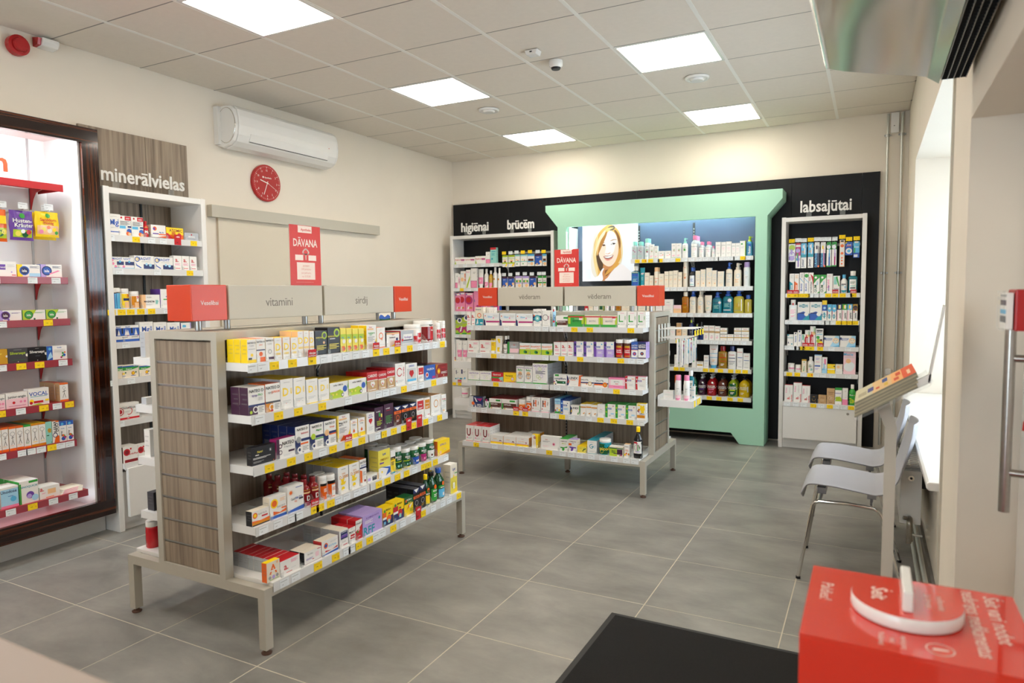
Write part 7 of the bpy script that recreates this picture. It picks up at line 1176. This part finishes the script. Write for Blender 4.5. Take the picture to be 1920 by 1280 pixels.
flo1|card .02 b w b|T .5 .8 .12 w Oral;C .5 .32 .22 w;C .5 .32 .12 s;R .1 .68 .8 .72 o;P y 0 .85 .3 1 0 1|blue floss pack, white circle
flo2|card .02 s w b|R .2 .9 .8 1 w;T .5 .66 .1 w Oral;R .1 .3 .3 .6 g;R 0 0 1 .3 b;R .1 .04 .7 .2 z|light blue floss box
bagp|bag .03 p p p|R .1 .1 .9 .35 l;C .3 .22 .09 Y;C .6 .2 .1 G;C .75 .28 .08 r;C .5 .3 .07 w;C .5 .82 .09 g;T .5 .66 .15 w Husten-;T .55 .51 .15 w Kräuter|purple cough sweet bag
bagy|bag .03 y y y|R .05 .1 .95 .45 f;C .3 .3 .08 Y;C .55 .25 .09 e;C .75 .3 .08 y;C .5 .38 .07 o;C .2 .2 .08 i;C .85 .18 .07 g;C .5 .84 .09 g;T .5 .68 .13 r Sanddorn;T .5 .56 .13 r Honig|yellow sea buckthorn sweet bag
bago|bag .03 o o y|R .1 .1 .9 .42 l;C .4 .25 .1 G;C .7 .3 .08 Y;R .1 .55 .9 .8 y|orange sweet bag at frame edge
'''.strip().split('\n'):
    _p = _l.split('|'); DES[_p[0]] = (_p[1].split(), [o.split() for o in _p[2].split(';') if o], _p[3])
KINDS = {'box': 'medicine_box', 'jar': 'pill_jar', 'bot': 'bottle', 'gbot': 'oil_bottle', 'sbot': 'bottle', 'pump': 'pump_bottle', 'spump': 'soap_bottle', 'can': 'aerosol_can', 'tube': 'cosmetic_tube', 'card': 'hanging_pack', 'bag': 'sweet_bag'}
CATS = {'box': 'box', 'jar': 'jar', 'bot': 'bottle', 'gbot': 'bottle', 'sbot': 'bottle', 'pump': 'bottle', 'spump': 'bottle', 'can': 'can', 'tube': 'tube', 'card': 'packet', 'bag': 'bag'}
PROF = {  # body profile, cap profile, section exponent, flattening
 'jar': ([(.93, 0), (1, .03), (1, .74), (.94, .78), (.88, .80)], [(.97, .80), (.98, .82), (.98, .97), (.92, 1)], 2, 1),
 'bot': ([(.92, 0), (1, .03), (1, .62), (.9, .69), (.5, .77), (.42, .80)], [(.5, .80), (.5, .98), (.46, 1)], 2, 1),
 'gbot': ([(.92, 0), (1, .02), (1, .50), (.93, .60), (.55, .72), (.36, .78), (.34, .84)], [(.44, .84), (.44, .985), (.4, 1)], 2.3, .8),
 'sbot': ([(.94, 0), (1, .02), (1, .70), (.94, .74), (.5, .77), (.45, .79)], [(.62, .79), (.62, .98), (.58, 1)], 4, .7),
 'pump': ([(.94, 0), (1, .03), (.98, .62), (.86, .70), (.45, .74)], [(.5, .74), (.5, .82), (.16, .83), (.15, .92)], 2.6, .75),
 'spump': ([(.94, 0), (1, .02), (1, .50), (.93, .60), (.7, .68), (.36, .74), (.3, .78)], [(.36, .78), (.36, .84), (.13, .85), (.12, .93)], 2, 1),
 'can': ([(.93, 0), (1, .02), (1, .74), (.88, .79)], [(.86, .79), (.86, .96), (.78, 1)], 2, 1)}
def product_mesh(d, w, h, dep):
    (kind, dp, *cols), ops, ph = DES[d]
    B = PALC[cols[0]]; T_ = PALC[cols[1]] if len(cols) > 1 else B; S_ = PALC[cols[2]] if len(cols) > 2 else B
    g = G(); g2 = None; r = w/2; k = [0]
    if kind in ('box', 'card'):
        m = M['card'] if kind == 'box' else M['film']
        x, y = r, dep/2; v = [(-x, -y, 0), (x, -y, 0), (x, y, 0), (-x, y, 0), (-x, -y, h), (x, -y, h), (x, y, h), (-x, y, h)]
        for f, c in (((3, 2, 1, 0), B), ((4, 5, 6, 7), T_), ((0, 1, 5, 4), B), ((1, 2, 6, 5), S_), ((2, 3, 7, 6), B), ((3, 0, 4, 7), S_)): g.face([v[i] for i in f], m, c)
        if kind == 'box' and h > .03:   # faint text block on the long sides and a tuck-flap line on the lid
            sc = tuple(q*.72+.06 for q in S_)
            for sx in (-1, 1):
                for q in range(3):
                    z0 = h*(.72-.17*q); a = [(sx*(x+.0002), -y*.7, z0), (sx*(x+.0002), y*(.6-.3*(q % 2)), z0), (sx*(x+.0002), y*(.6-.3*(q % 2)), z0+h*.05), (sx*(x+.0002), -y*.7, z0+h*.05)]
                    g.face(a if sx > 0 else a[::-1], m, sc)
        fy = lambda x_, z: -dep/2
        fx = lambda x_, z: x_*r
    elif kind == 'bag':
        m = M['film']; nx, nz = 8, 8; v = []
        for sgn in (-1, 1):
            for j in range(nz+1):
                for i in range(nx+1):
                    a, b = i/nx*2-1, j/nz; bulge = max(0, (1-a**4)*math.sin(math.pi*min(1, max(0, b*.97+.015))))**.6
                    v.append((a*r*(1-.04*math.sin(b*9)), sgn*dep/2*bulge*(1+.15*math.sin(a*7+b*11)), b*h))
        K = (nx+1)*(nz+1)
        for s in (0, 1):
            g.mesh(v if s == 0 else [], [], m)
        for s in (0, 1):
            for j in range(nz):
                for i in range(nx):
                    q = [s*K+j*(nx+1)+i, s*K+j*(nx+1)+i+1, s*K+(j+1)*(nx+1)+i+1, s*K+(j+1)*(nx+1)+i]
                    g.f.append(tuple(q if s == 0 else q[::-1])); g.m.append(0); g.c.append(B); g.sm.append(True)
        fy = lambda x_, z: -dep/2*max(0, (1-x_**4)*math.sin(math.pi*min(.98, max(.02, z/h))))**.6*1.16-.001
        fx = lambda x_, z: x_*r*.98
    elif kind == 'tube':
        m = M['gloss']; n = 14; v = []; zs = [.13, .16, .4, .7, .93, 1]; ths = [.55, .6, .46, .26, .06, .04]; ws = [.80, .86, .92, .97, 1, 1]
        for z, th, ww in zip(zs, ths, ws):
            for q in range(n): a = 2*math.pi*(q+.5)/n; v.append((r*ww*math.cos(a), r*th*math.sin(a), z*h))
        K = len(zs); g.mesh(v, [(i*n+q, i*n+(q+1) % n, (i+1)*n+(q+1) % n, (i+1)*n+q) for i in range(K-1) for q in range(n)], m, B, True)
        g.face([v[(K-1)*n+q] for q in range(n)], m, B)
        g2 = G(); g2.lathe([(.60*r, 0), (.66*r, .01*h), (.68*r, .13*h)], M['gloss'], n=14, col=T_, sy=.75)
        def _it(arr, z):
            for i in range(len(zs)-1):
                if z <= zs[i+1]*h: f = max(0, (z/h-zs[i])/(zs[i+1]-zs[i])); return arr[i]*(1-f)+arr[i+1]*f
            return arr[-1]
        fy = lambda x_, z: -r*_it(ths, z)*math.sqrt(max(0, 1-x_*x_))*1.03-.0006
        fx = lambda x_, z: x_*r*_it(ws, z)
    else:
        body, cap, ex, sy = PROF[kind]; clearish = d in ('svr', 'mic', 'teal', 'oil', 'tpump', 'tpump2', 'ypump', 'ysm', 'sav1', 'sav2', 'sav4', 'sav5', 'eoil', 'mw2', 'bb', 'gboty', 'gbotd', 'gbotb', 'bpump')
        m = M['tint'] if clearish else M['gloss']; n = 16
        g.lathe([(a*r, b*h) for a, b in body], m, n=n, col=B, ex=ex, sy=sy)
        g2 = G(); g2.lathe([(a*r, b*h) for a, b in cap], M['gloss'], n=n, col=T_)
        if 'pump' in kind:
            z = cap[-1][1]*h; g2.box(-r*.28, -r*.22, z, r*.28, r*.22, z+h*.05, M['gloss'], T_); g2.box(r*.2, -r*.1, z+h*.02, r*(.85 if kind == 'pump' else .7), r*.1, z+h*.05, M['gloss'], T_)
            if kind == 'pump': g2.lathe([(r*.30, h*.84), (r*.34, h*.88), (r*.32, h*.97), (r*.26, h)], M['gloss'], n=12, col=T_)
        def _r(z):
            for (r0, z0), (r1, z1) in zip(body, body[1:]):
                if z <= z1*h: f = max(0, min(1, (z/h-z0)/max(z1-z0, 1e-6))); return (r0*(1-f)+r1*f)*r
            for (r0, z0), (r1, z1) in zip(cap, cap[1:]):
                if z <= z1*h: return max(r0, r1)*r
            return cap[0][0]*r
        fy = lambda x_, z: -_r(z)*max(0, 1-abs(x_)**ex)**(1/ex)*sy*1.012-.0008
        fx = lambda x_, z: x_*_r(z)*.985
    flat = kind in ('box', 'card')
    e = [0]
    def PT(x, z): xx = min(max(x*2-1, -.985 if not flat else -1), .985 if not flat else 1); zz = min(max(z, 0), 1)*h; return (fx(xx, zz), fy(xx, zz)-e[0], zz)
    pm = M['card'] if kind == 'box' else (M['film'] if kind in ('card', 'bag') else M['gloss'])
    for o in ops:
        e[0] += .00025; t = o[0]
        if t == 'R':
            x0, z0, x1, z1 = map(float, o[1:5]); z0, z1 = min(z0, z1), max(z0, z1); c = PALC[o[5]]; N = 1 if flat else 8; NZ = 1 if flat else max(1, int((z1-z0)*8))
            for i in range(N):
                for j in range(NZ):
                    a, b = x0+(x1-x0)*i/N, x0+(x1-x0)*(i+1)/N; p, q = z0+(z1-z0)*j/NZ, z0+(z1-z0)*(j+1)/NZ
                    g.face([PT(a, p), PT(b, p), PT(b, q), PT(a, q)], pm, c)
        elif t == 'L':
            x0, x1, z = map(float, o[1:4]); nn = int(o[4]); c = PALC[o[5]]
            for i in range(nn):
                a, b = x0, x1-(x1-x0)*(.25*(i % 2)); z1_ = z-i*.055
                N = 1 if flat else 5
                for s in range(N): g.face([PT(a+(b-a)*s/N, z1_-.012), PT(a+(b-a)*(s+1)/N, z1_-.012), PT(a+(b-a)*(s+1)/N, z1_+.012), PT(a+(b-a)*s/N, z1_+.012)], pm, c)
        elif t in 'CO':
            x, z, rr = float(o[1]), float(o[2]), float(o[3])*h
            n = 14; c = PALC[o[-1]]; P2 = lambda q, s: PT(x+s*rr*math.cos(q)/w, z+s*rr*math.sin(q)/h)
            rr = min(rr, w*.48*(1 if flat else .9)) if t == 'C' else min(rr, w*.45)
            if t == 'C': g.face([P2(2*math.pi*i/n, 1) for i in range(n)], pm, c)
            else:
                wi = 1-float(o[4])
                for i in range(n): a, b = 2*math.pi*i/n, 2*math.pi*(i+1)/n; g.face([P2(a, wi), P2(a, 1), P2(b, 1), P2(b, wi)], pm, c)
        elif t == 'P':
            c = PALC[o[1]]; q = list(map(float, o[2:])); pp = [Vector((q[i], q[i+1], 0)) for i in range(0, len(q), 2)]
            for tri in tessellate_polygon([pp]):
                a, b, c_ = (pp[i] for i in tri); ar = (b.x-a.x)*(c_.y-a.y)-(c_.x-a.x)*(b.y-a.y)
                g.face([PT(p.x, p.y) for p in ((a, b, c_) if ar > 0 else (a, c_, b))], pm, c)
        elif t in 'TV':
            x, z, hh = float(o[1]), float(o[2]), float(o[3])*h*1.25; c = PALC[o[4]]; s = o[5].replace('_', ' ')
            vv, ff, wd = glyphs(s, .02); mx = (w*.92 if t == 'T' else h*.9*min(1, 2*min(z, 1-z)+.1))
            if len(s) == 1 or t == 'T' and s in ('a.', 'Mg'): mx = w*.8
            k_ = hh if t == 'T' or True else hh
            if t == 'V': k_ = min(float(o[3])*h*1.25, w*.62)
            if wd*k_ > mx: k_ = mx/wd
            P3 = []
            for a, b in vv:
                u, q = (a-wd/2)*k_, (b-.36)*k_
                if t == 'V': u, q = -q, u
                P3.append(PT(x+u/w, z+q/h))
            g.mesh(P3, ff, pm, c)
    return g.data(KINDS[kind]), (g2.data('cap') if g2 else None)
_pm = {}
BOXN = {'I1': 'supplement_box', 'I2': 'medicine_box', 'M': 'cosmetics_carton', 'O': 'toothpaste_box', 'H': 'hygiene_carton', 'L': 'lozenge_box', 'R': 'mineral_box'}
def place(d, par_xy, rz, x, y, z, w, h, label, group=None, nm=None):
    kind = DES[d][0][0]; dep = float(DES[d][0][1]) or w
    key = (d, round(w/.004), round(h/.005))
    if key not in _pm: _pm[key] = product_mesh(d, w, h, dep)
    me, cap = _pm[key]; ca, sa = math.cos(rz), math.sin(rz); ox, oy = par_xy
    loc = (ox+x*ca-y*sa, oy+x*sa+y*ca, z+.0004)
    nm = nm if (nm and kind == 'box') else KINDS[kind]
    if cap:
        t = add(nm, None, None, loc, rz, label=label, category=CATS[kind], group=group)
        add('body', me, t); add('pump_head' if 'pump' in kind else 'cap', cap, t)
    else: t = add(nm, me, None, loc, rz, label=label, category=CATS[kind], group=group)
    return t
UF = {'I1': (-2.577, 2.692, math.pi/2), 'I2': (-2.168, 5.11, 0), 'M': (-1.92, 6.91, 0), 'O': (-.3975, 6.93, 0), 'H': (-3.69, 6.93, 0), 'L': (-4.29, 1.9, math.pi/2), 'R': (-4.28, 2.92, math.pi/2)}
UNAME = {'I1': 'near island', 'I2': 'far island', 'M': 'mint cabinet', 'O': 'right rack', 'H': 'corner rack', 'L': 'framed display', 'R': 'left rack'}
ORD = ['first', 'second', 'third', 'fourth', 'fifth', 'sixth', 'seventh', 'eighth', 'ninth', 'tenth', 'eleventh', 'twelfth']
def shelf_name(un, i):
    n = len(SHZ[un]); return 'top' if i == 0 else ('bottom' if i == n-1 else ORD[i])
def words(s): return len(s.split())
for un, i, rows in PRODUCTS:
    ox, oy, rz = UF[un]; z, yf = SHZ[un][i]; rows = [r.split(',') for r in rows.split()]
    phs = [DES[r[0]][2] for r in rows]; cnt = {}
    for r, ph in zip(rows, phs):
        d = r[0]; x0, w_, h_, nb, off, dz = (float(q) for q in r[1:]); nb = int(nb); w_ = max(w_-.0015, .008); kind = DES[d][0][0]; dep = float(DES[d][0][1]) or w_*(PROF[kind][3] if kind in PROF else .7)
        if w_ < .012 and d in ('wht',): w_ = .08; x0 -= .08
        if d == 'papr': continue
        cnt[ph] = cnt.get(ph, 0)+1; n = cnt[ph]; many = phs.count(ph) > 1
        if un in ('H', 'O', 'R'): x0 = max(x0, {'H': -.622, 'O': -.302, 'R': -.308}[un])
        room = .30 if un in ('I1', 'I2') else (.22 if un != 'I1' else .3)
        if i == len(SHZ[un])-1 and un in ('I1', 'I2'): room = .38
        if un in ('I1', 'I2') and i == 0 and z+h_ > 1.272: room = .118
        nb = min(nb, int((room-off-dep)/(dep+.0012)))
        for k in range(nb+1):
            base = '%s, %s shelf of %s' % (ph, shelf_name(un, i), UNAME[un])
            tail = ', row %s' % ('two', 'three', 'four', 'five', 'six', 'seven', 'eight', 'nine', 'ten')[k-1] if k else ''
            lab = base+((', %s such from left' % ORD[min(n-1, 11)]) if many else '')+tail
            if words(lab) > 16: lab = base+((', %s such' % ORD[min(n-1, 11)]) if many else '')+tail
            jit = random.uniform(-.0012, .0012) if k else 0
            o = place(d, (ox, oy), rz, x0+w_/2+.0007+jit, yf+.020+off+dep/2+k*(dep+.0012)+random.uniform(0, .002), z+dz+(.0006 if dz else 0), w_, h_, lab, '%s, %s shelf of %s' % ((BOXN[un]+'es' if kind == 'box' else KINDS[kind]+'s').replace('_', ' ').replace('cartones', 'cartons'), shelf_name(un, i), UNAME[un]), BOXN[un])
# folded leaflets on the lowest red shelf
for k in range(5):
    t = add('folded_leaflet', (lambda g: g.data('folded_leaflet'))(G().box(-.06, -.05, 0, .06, .05, .0045, M['paper'], PALC['w' if k % 2 else 'e']).box(-.05, -.0505, .001, .03, -.05, .0035, M['paper'], PALC['i'])), None, (-4.18-.004*k, 2.315+.003*k, .3184+.0048*k), math.pi/2+.12*(k-2)*.3,
            label='folded white leaflet on bottom red shelf, %s from the bottom of its pile' % ORD[k], category='leaflet', group='leaflets on the bottom red shelf')
# hanging packs on peg hooks
hc = {}
rackof = {'H': 'corner rack', 'O': 'right rack', 'L': 'framed display'}
PEGP = {'H': bpy.data.objects['corner_rack'], 'O': bpy.data.objects['oral_care_rack'], 'L': bpy.data.objects['framed_display']}
phs = [(a[0], DES[a[1]][2]) for a in HANG]
for n_, (un, d, x0, w_, z0, h_, ly) in enumerate(HANG):
    ox, oy, rz = UF[un]; ph = DES[d][2]; key = (un, ph); hc[key] = hc.get(key, 0)+1; w_ -= .002
    row = ''
    lab = '%s hanging in the %s' % (ph, rackof[un])
    if phs.count(key) > 1: lab += ', %s such from upper left' % ORD[hc[key]-1]
    o = place(d, (ox, oy), rz, x0+w_/2, ly+.006, z0, w_, h_, lab, 'packs hanging in the '+rackof[un]); zc = z0+h_
    back = {'H': .09, 'O': .085, 'L': .13}[un]
    pk = G().tube([(x0+w_/2, back, zc+.004), (x0+w_/2, ly-.02, zc+.006)], .0022, M['chrome'], n=6); p = obj('peg_hook', pk, PEGP[un])
    tg = 'y' if (un == 'O' and n_ % 11 in (0, 1, 2, 3, 6) or un == 'H' and n_ in (0, 3, 4, 6)) else 'w'
    if tg not in TAGM: TAGM[tg] = tag_mesh(tg)
    add('price_tag', TAGM[tg], p, (x0+w_/2, ly-.022, zc+.026)); obj('tag_arm', G().tube([(x0+w_/2, ly-.018, zc+.006), (x0+w_/2, ly-.0205, zc+.02)], .0015, M['chrome'], n=5), p)
# things on the rear shelves of the near island, seen past its wood end
def rear(d, xl, xd, z, w_, h_, lab, n=1):
    for k in range(n): place(d, (-2.577, 2.692), -math.pi/2, .7725-.045-xl-k*(w_+.002)-w_/2, -.396+.012+xd, z, w_, h_, lab+(', farther one' if k else ''), 'packs on the rear of the near island')
rear('crm', .02, .03, 1.185, .045, .115, 'tall white box on the upper rear shelf of near island')
rear('crm', .02, .02, .969, .05, .03, 'flat white box on rear shelf of near island')
rear('wpv', .02, .03, .727, .045, .125, 'tall white printed box on middle rear shelf of near island', 2)
rear('sv3', .02, .035, .475, .05, .085, 'dark grey box on lower rear shelf of near island', 2)
rear('jred', .02, -.005, .289, .06, .125, 'red gummies jar with white lid on rear deck of near island', 2)
# things on the small end shelves of the far island
for k in range(2): place('spk', (-1.20, 5.02+.0*k), 0, -.045+k*.062, 0, .665, .044, .185, 'white spray can with pink cap on small end shelf, %s one' % ('left', 'right')[k], 'spray cans on end shelf')
for k in range(2): place('crm', (-1.32, 5.04), 0, 0, 0, .665+k*.033, .075, .031, 'flat white box on small end shelf, %s of two' % ('lower', 'upper')[k], 'flat boxes on end shelf')
place('neu', (-1.165, 5.13), 0, 0, 0, .665, .035, .09, 'small white carton behind the pink spray bottles'); place('crm', (-1.215, 5.14), 0, 0, 0, .665, .035, .10, 'taller white carton behind the pink spray bottles')
place('mw2', (-1.20, 5.22), 0, 0, 0, .665, .05, .20, 'green tube at the back of the small end shelf')
for k in range(2): place('tpk', (-3.13+k*.055, 5.02), 0, 0, 0, .885, .048, .17, 'purple standing tube on upper left end shelf, %s one' % ('left', 'right')[k], 'tubes on the left end shelf')
place('gry', (-2.99, 5.04), 0, 0, 0, .885, .04, .12, 'dark blue carton on the upper left end shelf'); place('pjar', (-3.09, 5.04), 0, 0, 0, .568, .072, .085, 'grey lidded jar on the lower left end shelf')
for k in range(4):
    y = 5.00+k*.085
    for q in range(3): place(('tb3', 'tb2', 'tbb', 'curb')[(k+q) % 4], (-1.39+.215-.035*q, y), math.pi/2, 0, 0, 1.12-.185-.012*(q % 2), .03, .18, 'toothbrush pack on %s hook from front, %s from the tip' % (ORD[k], ORD[q]), 'toothbrush packs on the island end hooks')
t = add('hill_card', (lambda g: g.data('hill_card'))(G().box(-.05, -.003, 0, .05, 0, .040, M['card'], PALC['e']).prism([(-.05, .004), (.05, .004), (.05, .022), (.03, .032), (.012, .024), (0, .018), (-.02, .030), (-.036, .033), (-.05, .022)], -.0036, -.003, 'Y', M['card'], PALC['b']).prism([(-.05, .001), (.05, .001), (.05, .010), (0, .006), (-.05, .011)], -.0042, -.0036, 'Y', M['card'], PALC['G'])),
        None, (-2.47, 3.15, 1.3125), math.pi/2, label='small card with blue hills between near island top and sign', category='card')
t = thing('wall_holder', 'white plastic holder below the door handle at right edge', 'holder', (.36, 1.5, .95))
bevel(part('shell', G().box(.272, 1.45, .985, .40, 1.53, 1.062, M['acw']), t), .012, 3); bevel(part('lower_cover', G().box(.285, 1.455, .93, .40, 1.525, .983, M['acw']), t), .01, 3)
